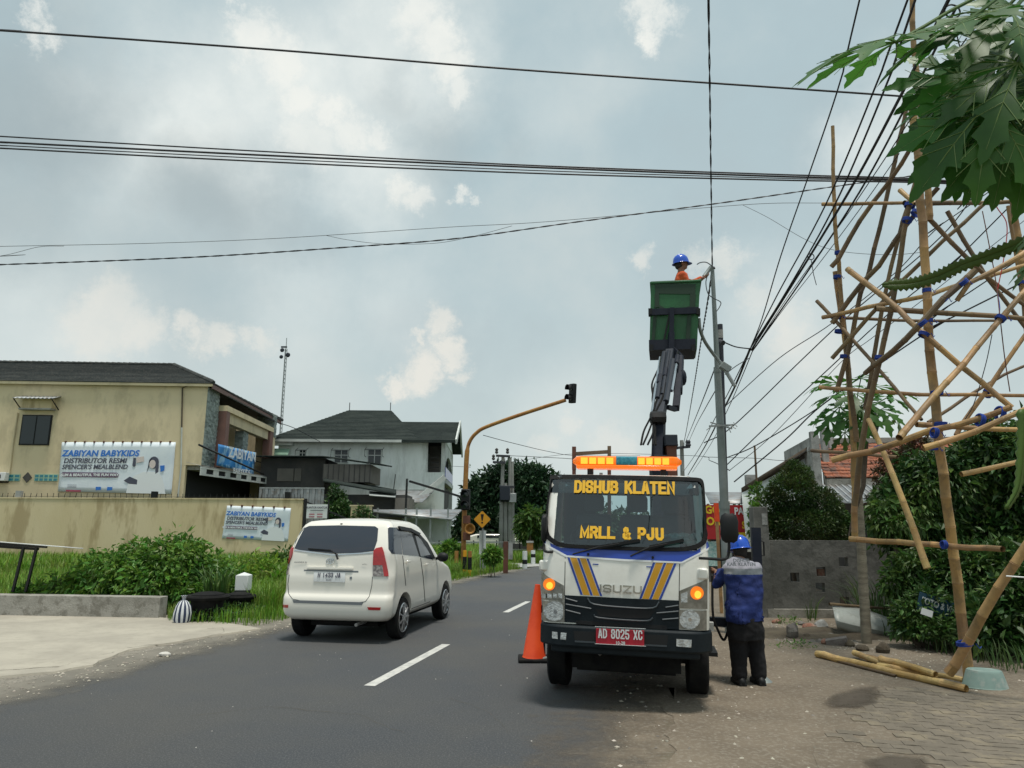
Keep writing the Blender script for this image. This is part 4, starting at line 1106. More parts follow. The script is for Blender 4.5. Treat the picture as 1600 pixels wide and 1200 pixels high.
# main hip: trapezium then lower wing gable running to the right
course2(m,[P(ex0,-.6,EZ),P(xm + 1.2,-.6,EZ),P(rR.x,yr,zr),P(rL.x,yr,zr)],22); tag(m.build('roof_slope','roof_dark',th),kind='stuff')
m = MB(M=HW.M)
m.add([P(xm + 1.2,-.6,EZ),P(xm + 1.2,yD + .6,EZ),P(rR.x,yr,zr)],[(0,1,2)]); m.build('roof_hip','roof_dark',th)
m = MB(M=HW.M)
course2(m,[P(xm - 3,-.62,EZ + .01),P(.75,-.62,EZ + .01),P(xg_,yr,zg),P(xm - 3,yr,zg)],16); tag(m.build('roof_slope','roof_dark',th),kind='stuff')
m = MB(M=HW.M); course2(m,[P(.75,yD + .62,EZ),P(xm - 3,yD + .62,EZ),P(xm - 3,yr,zg),P(xg_,yr,zg)],16); tag(m.build('roof_slope','roof_dark',th),kind='stuff')
m = MB(M=HW.M); course2(m,[P(xm + 1.2,yD + .6,EZ),P(ex0,yD + .6,EZ),P(rL.x,yr,zr),P(rR.x,yr,zr)],16); tag(m.build('roof_slope','roof_dark',th),kind='stuff')
for (ya_,yb2) in ((-.62,yr),(yD + .62,yr)):
 MB(M=HW.M).bar((.80,ya_,EZ - .08),(xg_ + .06,yb2,zg - .05),.12,.35).build('barge_board','white_trim',th)
m = MB(M=HW.M); m.prism([(.3,ze),(yD - .3,ze),(yr,zg - .35)],-.2,0.05,'YZ'); m.build('gable','white_wall',th)
hb('gutter','white_trim',ex0,xm,-.72,-.58,EZ - .16,EZ + .02); hb('gutter','roof_dark',xm,.7,-.72,-.60,EZ - .16,EZ + .0)
for px in (546,610): q = HW.Y(px,641,yr); MB(M=HW.M).bar(q,q + Vector((0,0,.6)),.05).build('finial','black_metal',th)
q0,q1 = HW.Y(415,690,-.3),HW.Y(458,696,-.3); hb('awning','white_trim',q0.x,q1.x,-.5,0,q1.z,q0.z)
# small cream annex roof edge
def win(x0p,y0p,x1p,y1p,hoodm,arched=True):
 a_,b_ = HW.Y(x0p,y0p,0),HW.Y(x1p,y1p,0)
 Wn = hb('window','white_trim',a_.x,b_.x,-.06,0.0,b_.z,a_.z)
 mx_ = (a_.x + b_.x) / 2; mz = a_.z - (a_.z - b_.z) * .42; e = .06
 for (xa,xb_) in ((a_.x + e,mx_ - e / 2),(mx_ + e / 2,b_.x - e)):
  for (za,zb_) in ((b_.z + e,mz - e / 2),(mz + e / 2,a_.z - e)):
   MB(M=HW.M).box(xa,xb_,-.075,-.062,za,zb_).build('pane','dark_glass',Wn)
 return a_,b_,Wn
for (x0p,y0p,x1p,y1p,k) in ((439,703,449,716,1),(468,702,478,716,0),(523,702,544,724,0),(575,701,596,726,0)):
 a_,b_,Wn = win(x0p,y0p,x1p,y1p,None)
 hx0,hx1 = a_.x - .12,b_.x + .12; zt_ = a_.z + .08
 if k:
  MB(M=HW.M).sheet(lambda u,v: (hx0 - .3 + (hx1 - hx0 + .4) * u,-.1 - .6 * v,zt_ - .55 * v ** 2),8,5).build('window_hood','green_vent',th,solid=.02)
 else:
  for xx in (hx0,hx1):
   MB(M=HW.M).tube([(xx,0,zt_),(xx,-.55,zt_ - .2),(xx,-.6,zt_ - .65),(xx,0,zt_ - .65)],.02,5).build('hood_bracket','black_metal',th)
  MB(M=HW.M).bar((hx0,-.55,zt_ - .2),(hx1,-.55,zt_ - .2),.03).build('hood_bracket','black_metal',th)
  # stair parapet and lower roofs in front of the white wall
p = [HW.Y(634,742,-1.2),HW.Y(664,742,-1.2),HW.Y(672,768,-1.2),HW.Y(632,770,-1.2)]
MB(M=HW.M).bar(HW.Y(645,787,-1.5),HW.Y(695,745,-.6),.12,.35).build('stair_parapet','white_trim',th)
m = MB(M=HW.M); m.add([HW.Y(592,767,-.2),HW.Y(678,767,-.2),HW.Y(660,785,-3),HW.Y(602,786,-3)],[(0,1,2,3)]); m.build('lean_to_roof','zinc',th,solid=.05)
hb('ledge','white_trim',HW.Y(588,766).x,HW.Y(672,766).x,-.12,0,HW.Y(600,767).z,HW.Y(600,764.5).z)
MB(M=HW.M).bar(HW.Y(615,765,-.3),HW.Y(618,741,-.3),.05).build('rod','black_metal',th)
# ---------------------------------------------------------------- sheds in front of it
S1 = Fr(at(450,780,44).xy.to_3d(),R(1.5));
ts = thing('brown_shed','tall dark brown shed with flat roof between the two big houses','shed',S1.M)
def sb(nm,m_,*a,fr_=S1,par=ts,**k): return MB(M=fr_.M).box(*a).build(nm,m_,par,**k)
xa,xb_,xc = S1.Y(406,750).x,S1.Y(507,750).x,S1.Y(580,750).x; zt_ = S1.Y(450,716).z; zt2 = S1.Y(590,727).z; zlow = S1.Y(540,754).z
sb('wall','dark_shed',xa,xb_,0,3.5,0,zt_)
sb('wall','taupe_shed',xb_,xc,-.5,3.5,zlow,zt2 + .02)
nn = 9
for i in range(nn + 1): x = xb_ + (xc - xb_) * i / nn; sb('seam','dark_shed',x - .02,x + .02,-.53,-.502,zlow,zt2)
MB(M=S1.M).add([(xa - .3,-.8,zt_ + .05),(xb_,-.8,zt_ + .05),(S1.Y(600,727).x,-.8,zt2 - .02),(S1.Y(600,727).x,3.5,zt2 + .2),(xb_,3.5,zt_ + .35),(xa - .3,3.5,zt_ + .35)],[(0,1,4,5),(1,2,3,4)]).build('roof_sheet','roof_dark',ts,solid=.08)
q0,q1 = S1.Y(434,732,-.02),S1.Y(458,752,-.02); sb('window','taupe_shed',q0.x,q1.x,-.06,-.0,q1.z,q0.z); q0,q1 = S1.Y(461,732,-.02),S1.Y(470,752,-.02); sb('window','taupe_shed',q0.x,q1.x,-.06,-.0,q1.z,q0.z)
S2 = Fr(at(560,800,42).xy.to_3d(),R(1.5))
ts2 = thing('zinc_shed','low grey zinc roofed shed below the white house','shed',S2.M)
def s2(nm,m_,*a,**k): return MB(M=S2.M).box(*a).build(nm,m_,ts2,**k)
xa,xb_ = S2.Y(500,790).x,S2.Y(640,790).x
s2('wall','dark_shed',xa,S2.Y(635,790).x,0,3,0,S2.Y(600,773).z)
m = MB(M=S2.M); m.add([S2.Y(505,752,-.8),S2.Y(619,772,-.8),S2.Y(619,766,3),S2.Y(505,746,3)],[(0,1,2,3)]); m.build('roof_sheet','roof_dark',ts2,solid=.1)
m = MB(M=S2.M); m.add([S2.Y(577,774,-1.0),S2.Y(618,777,-1.0),S2.Y(618,772,.5),S2.Y(577,768,.5)],[(0,1,2,3)]); m.build('roof_sheet','white_trim',ts2,solid=.06)
s2('wall_panel','taupe_shed',S2.Y(618,790).x,S2.Y(640,790).x,-.3,2.5,S2.Y(600,800).z,S2.Y(600,778).z)
S3 = Fr(at(640,830,38).xy.to_3d(),R(1.5))
ts3 = thing('open_shelter','open shelter with a thin pale roof and posts in front of the white house','shelter',S3.M)
m = MB(M=S3.M); m.add([S3.Y(583,800,-1),S3.Y(706,812,-1),S3.Y(722,797,3),S3.Y(583,797,3)],[(0,1,2,3)]); m.build('roof_sheet','zinc',ts3,solid=.08)
for px in (590,634,651,673,700): q = S3.Y(px,806,-.8); MB(M=S3.M).bar((q.x,q.y,0),(q.x,q.y,q.z + .4),.09).build('post','grey_steel',ts3)
MB(M=S3.M).box(S3.Y(620,830).x,S3.Y(700,830).x,2.2,2.4,0,S3.Y(660,810,2.2).z).build('back_wall','white_wall',ts3)
MB(M=S3.M).box(S3.Y(585,830).x,S3.Y(625,830).x,.5,.7,0,S3.Y(600,808,.5).z).build('back_wall','taupe_shed',ts3)
MB(M=S3.M).bar(S3.Y(640,752,-1.2),S3.Y(720,776,1),.1).build('roof_beam','black_metal',ts3)
MB(M=S3.M).bar(S3.Y(634,794,-1.2),S3.Y(636,748,-1.2),.1).build('post','black_metal',ts3)
# ribbed white panel fence behind the perimeter wall
S4 = Fr(at(445,780,37).xy.to_3d(),R(1.2))
t4 = thing('panel_fence','pale ribbed metal panel fence behind the end of the ochre wall','fence',S4.M)
xa,xb_ = S4.Y(405,770).x,S4.Y(506,775).x; za = S4.Y(450,759).z
n = 22
for i in range(n): MB(M=S4.M).box(xa + (xb_ - xa) * i / n,xa + (xb_ - xa) * (i + .9) / n,(i % 2) * .04,.05 + (i % 2) * .04,0,za - .15).build('panel','zinc',t4)
MB(M=S4.M).box(xa,xb_,-.01,.12,za - .15,za - .08).build('rail','grey_steel',t4)
# cream wall piece and office hut further right
S5 = Fr(at(560,830,36.5).xy.to_3d(),R(1.2)); t5 = thing('garden_wall','short cream garden wall behind the conical green tree','wall',S5.M)
MB(M=S5.M).box(S5.Y(548,800).x,S5.Y(580,800).x,0,.25,0,S5.Y(565,791).z).build('wall','ochre_wall',t5)
MB(M=S5.M).box(S5.Y(546,800).x,S5.Y(582,800).x,-.04,.29,S5.Y(565,791).z,S5.Y(565,789).z).build('coping','ochre',t5)
MB(M=S5.M).box(S5.Y(580,800).x,S5.Y(700,800).x,2,2.2,0,S5.Y(640,850).z).build('low_wall_section','white_wall',t5)
# ---------------------------------------------------------------- trees behind
def tree(label,px,base_y,Y,trunk_top,bl,n,size,m_,name='tree',r0=.25,group=None,tm='bark_dark',zmin=.3,**kw):
 c = at(px,820,Y); root = thing(name,label,'tree',(c.x,Y,0),group)
 B = []
 for bpx,bpy,w,h in bl:
  q = at(bpx,bpy,Y + rnd.uniform(-.6,.6)); s = Y / F; B.append((q.x,q.y,q.z,w * s,w * s * .8,h * s))
 foliage('crown',B,n,size,m_,root,zmin=zmin,**kw)
 m = MB(); ztp = at(px,trunk_top,Y).z; top = Vector((c.x,Y,ztp))
 m.tube([(c.x,Y,0),(c.x + .05,Y,ztp * .4),(c.x - .05,Y,ztp * .75),tuple(top)],[r0,r0 * .75,r0 * .55,r0 * .3],8)
 m.build('trunk',tm,root)
 for b_ in B[:6]:
  m = MB(); s_ = Vector((c.x,Y,max(ztp * .45,min(b_[2] * .5,ztp * .9)))); e = Vector(b_[:3]); mid = s_.lerp(e,.5) + Vector((0,0,-.08 * (e - s_).length))
  m.tube([s_,mid,e],[r0 * .4,r0 * .28,r0 * .1],6); m.build('limb',tm,root)
 return root
FAR = dict(clump=28,hollow=1.6,csize=.17,droop=.2,up=.5)
tree('broad dark green tree behind the railway signal, its crown highest in the middle',770,860,52,780,[(765,775,34,36),(790,752,30,26),(752,800,30,34),(815,770,34,40),(740,765,14,9),(775,820,44,36)],17000,.34,'leaf_far',r0=.35,**FAR)
tree('dark green tree partly hidden by the left edge of the crane truck',835,860,50,780,[(838,762,28,32),(855,790,38,40),(820,745,22,16),(850,835,34,30),(812,812,30,34)],15000,.33,'leaf_far',r0=.35,**FAR)
tree('lower dark tree touching the white house corner',738,860,50,800,[(735,800,16,26),(730,830,22,34),(744,838,18,26)],5000,.30,'leaf_far',r0=.2,**FAR)
tree('bright feathery green bush tree left of the truck mirror',828,860,36,812,[(832,812,14,16),(822,828,14,14),(840,830,12,18),(815,815,6,12)],2600,.24,'leaf_light',r0=.07,clump=14,csize=.2,droop=.6)
tree('conical dark green garden tree behind the white van',530,850,40,790,[(530,800,19,16),(527,782,14,14),(524,768,7,10),(534,812,22,12)],5000,.16,'leaf_dark',r0=.12,clump=14,csize=.2,droop=.2)
tree('small leafy tree in front of the cream garden wall',566,850,36,810,[(566,800,9,8),(574,806,9,7),(560,808,8,6)],900,.14,'leaf_dark',r0=.05,clump=10)
# distant greenery line joining the horizon
for i,(px,w,h,Y,lb) in enumerate([(640,60,16,60,'low dark hedge of trees behind the open shelter'),(900,120,30,62,'dark treeline seen past the crane truck cab'),(1180,130,30,75,'far trees behind the street stall'),(1500,220,40,48,'dark trees far behind the bamboo scaffold'),(-120,200,40,70,'far trees behind the ochre building')]):
 tree(lb,px,860,Y,815,[(px + k * w * .33,830 - abs(k % 2) * 5,w * .4,h) for k in (-2,-1,0,1,2)],5000,.5,'leaf_far',r0=.2,name='tree',clump=22,csize=.2)
 # ---------------------------------------------------------------- railway crossing furniture
def tl_head(M,par,n=2,s=1.0,lens=None):
 hd = MB(M=M).box(-.17 * s,.17 * s,-.06 * s,.12 * s,0,.40 * n * s).build('signal_housing','car_black',par,bevel=.03)
 for k in range(n):
  z = (.2 + .4 * k) * s
  MB(M=M).lathe([(.0,-.062 * s),(.125 * s,-.07 * s),(.125 * s,-.075 * s),(0,-.10 * s)],(0,0,z),'Y',18).build('lens','dark_glass',hd)
  m = MB(M=M); nn_ = 12
  for i in range(nn_):
   a0,a1 = R(-20 + 220 * i / nn_),R(-20 + 220 * (i + 1) / nn_); r = .15 * s
   m.quad((r * math.cos(a0),-.06 * s,z + r * math.sin(a0)),(r * math.cos(a1),-.06 * s,z + r * math.sin(a1)),(r * math.cos(a1),-.26 * s,z + r * math.sin(a1)),(r * math.cos(a0),-.26 * s,z + r * math.sin(a0)))
  m.build('visor','car_black',hd,solid=.012)
 return hd
Yt = 26.5
b0 = at(724,880,Yt); t = thing('traffic_signal','weathered yellow signal pole with a long curved arm over the road','traffic signal',(b0.x,Yt,0))
pts = [(b0.x,Yt,0),at(724,870,Yt),at(726,790,Yt),at(728,740,Yt),at(730,705,Yt),at(735,688,Yt - .02),at(745,676,Yt - .1),at(760,667,Yt - .2),at(810,649,Yt - .6),at(884,625,Yt - 1.2)]
MB().tube(spline(pts,5),[.09] * 21 + [.068] * 25,12).build('pole','yellow_paint',t)
hq = at(893,629,Yt - 1.3)
tl_head(Matrix.Translation(hq + Vector((0,0,-.02))) @ Matrix.Rotation(R(-62),4,'Z') @ Matrix.Rotation(R(6),4,'Y'),t,2,.88)
tl_head(Matrix.Translation(at(727,797,Yt - .2)) @ Matrix.Rotation(R(-8),4,'Z') ,t,2,.95)
for py in (812,838): q = at(729,py,Yt - .15); MB().box(q.x - .12,q.x + .14,Yt - .32,Yt - .12,q.z - .14,q.z + .14).build('junction_box','rust',t,bevel=.01)
q = at(735,826,Yt - .2); MB().lathe([(.04,.1),(.07,0),(.17,-.14),(.19,-.2),(.16,-.2),(.05,-.02)],(q.x,q.y - .1,q.z),'Y',16).build('siren_horn','yellow_paint',t)
for a_,b_ in (((738,676),(756,667)),): pass
MB().tube([at(738,684,Yt),at(733,694,Yt - .05),at(731,702,Yt)],.03,6).build('clamp','rust',t)
# striped short posts
def postst(px,y0,y1,Y,cols,label,r=.07,grp='striped kerb posts by the crossing'):
 c = at(px,y1,Y); z1 = at(px,y0,Y).z; t = thing('marker_post',label,'post',(c.x,Y,0),grp); n = len(cols)
 for i,m_ in enumerate(cols): MB(M=WM[t]).lathe([(r,z1 * i / n + (.002 if i else 0)),(r,z1 * (i + 1) / n)],n=14).build('band',m_,t)
 return t
postst(726,860,880,25.6,['sign_yellow','car_black','car_black','sign_yellow'],'yellow and black marker post touching the signal pole foot')
postst(734,861,880,25.4,['sign_yellow','car_black','car_black','yellow_paint'],'yellow and black marker post just right of the signal pole')
postst(713,861,880,26,['sign_yellow','car_black','yellow_paint','yellow_paint'],'yellow topped marker post just left of the signal pole')
postst(820,861,878,30,['white_plain','car_black','white_plain','white_plain'],'white and black marker post on the far grass beside the road',.10)
postst(833,860,876,33,['white_plain','white_plain','car_black','white_plain'],'white marker post nearest to the truck cab on the far grass',.10)
# warning sign
Ys = 26.8; c = at(755,870,Ys); t = thing('warning_sign','yellow diamond warning sign with black exclamation mark','sign',(c.x,Ys,0))
MB().bar((c.x,Ys,0),at(754,800,Ys),.05).build('pole','grey_steel',t)
ctr = at(753.5,811.5,Ys - .05); ww = 13.8 * Ys / F
mm = basis(ctr,(1,0,0),(0,0,1))
def rr_diamond(w,d0,d1,m_,nm):
 m = MB(M=mm); pts = []
 for k in range(4):
  a = math.pi / 2 * k;
  for e in (-.06,.06): pts.append((w * math.cos(a) * .96 + w * -math.sin(a) * e,w * math.sin(a) * .96 + w * math.cos(a) * e))
 m.prism(pts,d0,d1,'XY'); return m.build(nm,m_,t)
rr_diamond(ww,0,.015,'car_black','sign_border'); rr_diamond(ww * .93,.016,.022,'sign_yellow','sign_plate')
MB(M=mm).prism([(-.045 * 1.3,.19),(.045 * 1.3,.19),(.02,-.05),(-.02,-.05)],.023,.027,'XY').build('exclamation_bar','car_black',t)
MB(M=mm).prism([(.035 * math.cos(a * .524),-.12 + .035 * math.sin(a * .524)) for a in range(12)],.023,.027,'XY').build('exclamation_dot','car_black',t)
q0,q1 = at(749,829,Ys + .05),at(759,866,Ys + .05); tb = thing('white_board','plain white upright board behind the warning sign pole','board',(q0.x,Ys + .06,0))
MB().box(q0.x,q1.x,Ys + .05,Ys + .09,q1.z,q0.z).build('panel','white_plain',tb);
MB().box(q0.x + .03,q0.x + .07,Ys + .04,Ys + .10,0,q1.z).build('leg','grey_steel',tb); MB().box(q1.x - .05,q1.x,Ys + .04,Ys + .10,0,q1.z + .0).build('leg','grey_steel',tb)
# second board slightly behind
# barrier post and gate
Yb = 27; c = at(790,885,Yb); t = thing('barrier_post','rusty red steel barrier post at the level crossing','post',(c.x,Yb,0))
zt_ = at(790,846,Yb).z; MB(M=WM[t]).box(-.09,.09,-.09,.09,0,zt_).build('post','rust',t); MB(M=WM[t]).box(.1,.26,-.06,.08,.5,zt_ - .05).build('counterweight','bare_concrete',t)
Yb = 36; t = thing('crossing_fence','low black and grey rail fence along the level crossing','fence',at(790,855,Yb).xy.to_3d())
for py,w in ((846,.07),(858,.05)): MB().bar(at(640,py + 2,Yb),at(905,py,Yb + 2),w).build('rail','grey_steel',t)
for px in range(650,900,18): q = at(px,850,Yb + (px - 640) / 130); MB().bar((q.x,q.y,0),(q.x,q.y,at(px,845,Yb).z),.07).build('post','black_metal',t)
MB().box(at(798,850,Yb).x,at(870,850,Yb).x,Yb + 2.2,Yb + 2.4,at(800,872,Yb).z,at(800,851,Yb).z).build('panel','dark_shed',t)
Yb = 35; c = at(828,870,Yb); t = thing('bollard','yellow gate pillar beyond the far grass near the truck','pillar',(c.x,Yb,0)); MB(M=WM[t]).box(-.15,.15,-.15,.15,0,at(828,848,Yb).z).build('pillar_shaft','yellow_paint',t); MB(M=WM[t]).box(-.17,.17,-.17,.17,at(828,848,Yb).z,at(828,847,Yb).z + .05).build('pillar_cap','bare_concrete',t)
# far verge grass
blades_o = blades('grass',scatter([gp(790,880),gp(850,882),gp(900,870),gp(790,868),gp(700,872)],9000),.5,.03,'grass_mat'); tag(blades_o,'grass strip on the far side of the level crossing',kind='stuff')
bo = blades('grass',scatter([gp(620,886),gp(700,900),gp(780,882),gp(770,868),gp(640,872)],14000),.75,.03,'grass_mat',lean=.5); tag(bo,'tall weeds around the signal pole and the warning sign',kind='stuff')
# grey side path
flat('side_path',[tuple(gp(*p)[:2]) for p in ((788,888),(846,885),(840,879),(805,878),(786,880))],.012,'bare_concrete')
# lattice of weeds
for i,(px,py,w,h,Y,lb) in enumerate([(705,860,14,12,27,'weedy shrub left of the signal pole'),(768,868,12,9,25,'weedy shrub right of the warning sign'),(680,868,18,8,28,'low shrub below the open shelter')]):
 shrub(lb,[(px,py,w,h,Y)],1200,.13,'leaf_weed',stems=4,clump=10,droop=.2)
 # transformer poles
Yp = 40
t = thing('transformer_poles','grey concrete pole group carrying a transformer beside the level crossing','utility poles',at(790,850,Yp).xy.to_3d())
for (x0_,y0_,x1_,y1_) in ((782,862,786,712),(790,862,790,755),(797,862,797,716),(801,862,800,722)):
 p,q = at(x0_,y0_,Yp),at(x1_,y1_,Yp); p.z = 0; MB().tube([p,q],[.14,.09],8).build('pole','grey_pole',t)
for py,x0_,x1_ in ((712,775,797),(722,770,790),(760,780,804),(782,780,805)): MB().bar(at(x0_,py,Yp - .2),at(x1_,py + 1,Yp - .2),.12).build('crossarm','dark_pole',t)
for px,py in ((771,719),(776,709),(793,709)): q = at(px,py,Yp - .2); MB().lathe([(.05,0),(.1,.08),(.06,.16),(.1,.24),(.03,.32)],q,n=10).build('insulator','dark_shed',t)
q = at(789,772,Yp - .3); MB().box(q.x - .28,q.x + .28,Yp - .6,Yp - .1,q.z - .35,q.z + .45).build('transformer','boom_grey',t,bevel=.03)
q = at(801,778,Yp - .3); MB().box(q.x - .2,q.x + .2,Yp - .5,Yp - .1,q.z - .25,q.z + .25).build('switch_box','grey_steel',t,bevel=.02)
# far parked car glimpsed behind the white board
Yc = 44; c = at(775,850,Yc); t = thing('parked_car','small pale car parked far behind the crossing fence','car',(c.x,Yc,0))
zc = at(775,838,Yc).z
m = MB(M=WM[t]); m.prism([(-2,.35),(2,.35),(2.05,.9),(1.2,1.0),(.7,max(zc,1.2)),(-1.2,max(zc,1.2)),(-1.9,1.0),(-2.05,.9)],-.8,.8,'XZ'); m.build('body','van_white',t,bevel=.08)
m = MB(M=WM[t]); m.prism([(-1.1,.98),(1.05,.98),(.6,max(zc,1.2) - .06),(-1.1,max(zc,1.2) - .06)],-.82,-.801,'XZ'); m.build('window','tint_glass',t)
for x in (-1.25,1.25): MB(M=WM[t]).lathe([(.0,-.83),(.3,-.83),(.32,-.7),(.32,-.62),(0,-.62)],(x,0,.32),'Y',16).build('wheel','rubber',t)
# radio mast
Ym = 70; p0,p1 = at(438,690,Ym),at(447,545,Ym); p0.z = 0
t = thing('radio_mast','slim lattice radio mast with small antennas above the roofs','mast',(p0.x,Ym,0))
for k in range(3):
 a = 2.094 * k; o_ = Vector((.14 * math.cos(a),.14 * math.sin(a),0)); MB().tube([p0 + o_,p1 + o_ * .8],.035,5).build('mast_leg','grey_steel',t)
m = MB(); n = 46
for i in range(n):
 for k in range(3):
  a,b_ = 2.094 * k,2.094 * (k + 1); u,u2 = i / n,(i + 1) / n
  m.bar(p0.lerp(p1,u) + Vector((.14 * math.cos(a),.14 * math.sin(a),0)),p0.lerp(p1,u2) + Vector((.14 * math.cos(b_),.14 * math.sin(b_),0)),.03)
tag(m.build('lattice','grey_steel',t),kind='stuff')
MB().tube([p1,at(448,528,Ym)],.04,5).build('rod','grey_steel',t)
for dx_,dz_,r in ((-.3,-.2,.22),(.3,-.7,.25),(-.35,-.9,.2)): MB().lathe([(0,-.05),(r * .7,-.03),(r,.05),(r * .9,.06),(0,0)],p1 + Vector((dx_,-.3,dz_)),'Y',12).build('dish','boom_grey',t)
MB().box(p1.x - .5,p1.x + .1,p1.y - .1,p1.y,p1.z + .1,p1.z + .25).build('antenna','boom_grey',t)
# ================================================================ RIGHT SIDE
# grey block wall with openings
RW = Fr(Vector((gp(1195,964).x,14.4,0)),R(-2))
t = thing('block_wall','old grey plastered block wall with small square holes','wall',RW.M)
zt_ = RW.Y(1330,845).z; xr0,xr1 = 0.0,RW.Y(1600,900).x + 4
holes = [(1242,902),(1282,918),(1318,878),(1320,940),(1283,893),(1398,882)]
hw_ = .088
hs = []
for px,py in holes: q = RW.Y(px,py); hs.append((q.x,q.z))
xs = sorted({xr0,xr1} | {x - hw_ for x,z in hs} | {x + hw_ for x,z in hs}); zs = sorted({0,zt_} | {z - hw_ for x,z in hs} | {z + hw_ for x,z in hs})
m = MB(M=RW.M)
for i in range(len(xs) - 1):
 for j in range(len(zs) - 1):
  cx,cz = (xs[i] + xs[i + 1]) / 2,(zs[j] + zs[j + 1]) / 2
  if any(abs(cx - x) < hw_ and abs(cz - z) < hw_ for x,z in hs): continue
  x0_,x1_,z0_,z1_ = xs[i],xs[i + 1],zs[j],zs[j + 1]
  m.quad((x0_,0,z0_),(x1_,0,z0_),(x1_,0,z1_),(x0_,0,z1_)); m.quad((x0_,.16,z0_),(x1_,.16,z0_),(x1_,.16,z1_),(x0_,.16,z1_))
for x,z in hs:
 a_,b_,c_,d_ = x - hw_,x + hw_,z - hw_,z + hw_
 m.quad((a_,0,c_),(b_,0,c_),(b_,.16,c_),(a_,.16,c_)); m.quad((a_,0,d_),(b_,0,d_),(b_,.16,d_),(a_,.16,d_)); m.quad((a_,0,c_),(a_,0,d_),(a_,.16,d_),(a_,.16,c_)); m.quad((b_,0,c_),(b_,0,d_),(b_,.16,d_),(b_,.16,c_))
m.quad((xr0,0,zt_),(xr1,0,zt_),(xr1,.16,zt_),(xr0,.16,zt_)); m.quad((xr0,0,0),(xr0,.16,0),(xr0,.16,zt_),(xr0,0,zt_))
m.build('wall','old_wall',t)
m = MB(M=RW.M); m.box(xr0,xr1,-.10,.0,0,.17); m.build('footing','concrete',t)
q = RW.Y(1283,893,.10); MB(M=RW.M).box(q.x - .08,q.x + .06,.06,.14,q.z - .08,q.z + .05).build('brick','brick_red',t)
m = MB(M=RW.M); zt2 = RW.Y(1190,792,-.05).z; m.box(-.16,.12,-.08,.24,0,zt2); m.build('pillar','old_wall',t,bevel=.01)
zc_ = RW.Y(1192,812).z; MB(M=RW.M).box(.0,.1,-.085,-.081,zc_ - .1,zc_ + .12).build('patch','bare_concrete',t)
# garden bushes behind the wall
BK = dict(clump=18,hollow=1.8,csize=.15,droop=.15,up=.6,zmin=.2)
def bush_tree(label,px,Y,bl,n,size,m_,r0=.05,stems=3,**kw):
 c = at(px,820,Y); root = thing('bush',label,'bush',(c.x,Y,0)); B = []
 for bpx,bpy,w,h in bl: q = at(bpx,bpy,Y); s = Y / F; B.append((q.x,q.y + rnd.uniform(-.1,.1),q.z,w * s,w * s * .8,h * s))
 foliage('foliage',B,n,size,m_,root,**kw)
 if m_ == 'leaf_dark': foliage('foliage',[(a,b,c_,d * 1.04,e * 1.04,f * 1.04) for a,b,c_,d,e,f in B],n // 6,size * 1.15,'leaf_light',root,**dict(kw,droop=.8))
 for k in range(stems):
  b_ = B[k % len(B)]; m = MB(); m.tube([(c.x + rnd.uniform(-.15,.15),Y,0),Vector((c.x,Y,0)).lerp(Vector(b_[:3]),.6) + Vector((rnd.uniform(-.1,.1),0,0)),b_[:3]],[r0,r0 * .7,r0 * .3],6); m.build('stem','bark_dark',root)
 return root
bush_tree('dense dome shaped dark green bush above the grey block wall',1245,15.6,[(1238,772,40,34),(1245,745,26,22),(1212,795,26,34),(1285,795,32,34),(1250,818,54,26),(1240,728,11,9),(1208,825,20,22),(1300,828,22,20)],34000,.05,'leaf_bush',**dict(BK,clump=0,hollow=4,droop=-.2))
bush_tree('smaller dark green bush right of the dome shaped bush',1312,15.8,[(1305,812,22,20),(1322,822,16,18),(1290,822,18,20)],9000,.055,'leaf_dark',**dict(BK,clump=0,hollow=3.4))
bush_tree('trailing green vine on the pillar end of the block wall',1182,14.9,[(1180,775,7,16),(1176,800,7,18),(1180,825,8,18),(1186,760,5,6)],1300,.06,'leaf_weed',r0=.015,**BK)
# thin stake
t = thing('thin_pole','thin pale vertical stick rising above the vine','pole',at(1180,820,15.2).xy.to_3d()); p,q = at(1184,790,15.2),at(1179,696,15.2); p.z = .0; MB().tube([p,q],[.03,.022],6).build('stick','bamboo_old',t)
bush_tree('reddish leaved bush behind the bamboo frame next to the tiled roof',1420,13.2,[(1425,720,34,24),(1400,745,30,34),(1440,700,22,20),(1385,790,22,30)],7000,.065,'leaf_red',**BK)
bush_tree('big dark leafy bush behind the leaning main bamboo pole',1470,12.6,[(1460,760,60,50),(1430,820,60,44),(1520,740,50,44),(1410,790,36,34),(1480,840,60,40)],24000,.10,'leaf_dark',**dict(BK,droop=.5,hollow=2.5))
bush_tree('leafy bright green shrub hanging over the block wall',1400,12.2,[(1385,800,22,20),(1430,800,34,24),(1400,822,36,18),(1450,770,26,24)],3800,.10,'leaf_light',**dict(BK,droop=.9,clump=10))
bush_tree('tall leafy bush at the right edge of the picture',1570,12.3,[(1570,720,50,46),(1600,780,60,60),(1640,700,50,60),(1550,690,34,30),(1620,860,60,60),(1560,850,46,50)],24000,.11,'leaf_dark',**dict(BK,droop=.5))
bush_tree('mid green bush with yellowing leaves below the low bamboo rail',1430,11.8,[(1420,890,26,24),(1400,910,22,22),(1450,870,24,18)],2600,.085,'leaf_light',**dict(BK,droop=.7,clump=10))
bush_tree('low dense dark creeper bush around the lettered blue board',1430,10.9,[(1430,965,30,26),(1462,995,48,32),(1425,995,26,20),(1510,980,44,44),(1500,1030,40,26),(1450,935,26,12)],14000,.07,'leaf_dark',**BK)
bush_tree('broad leaved ground shrub behind the upturned basin',1570,10.2,[(1560,990,46,44),(1600,960,50,50),(1530,1020,34,26),(1620,1020,50,40),(1640,920,50,50)],13000,.12,'leaf_dark',**BK)
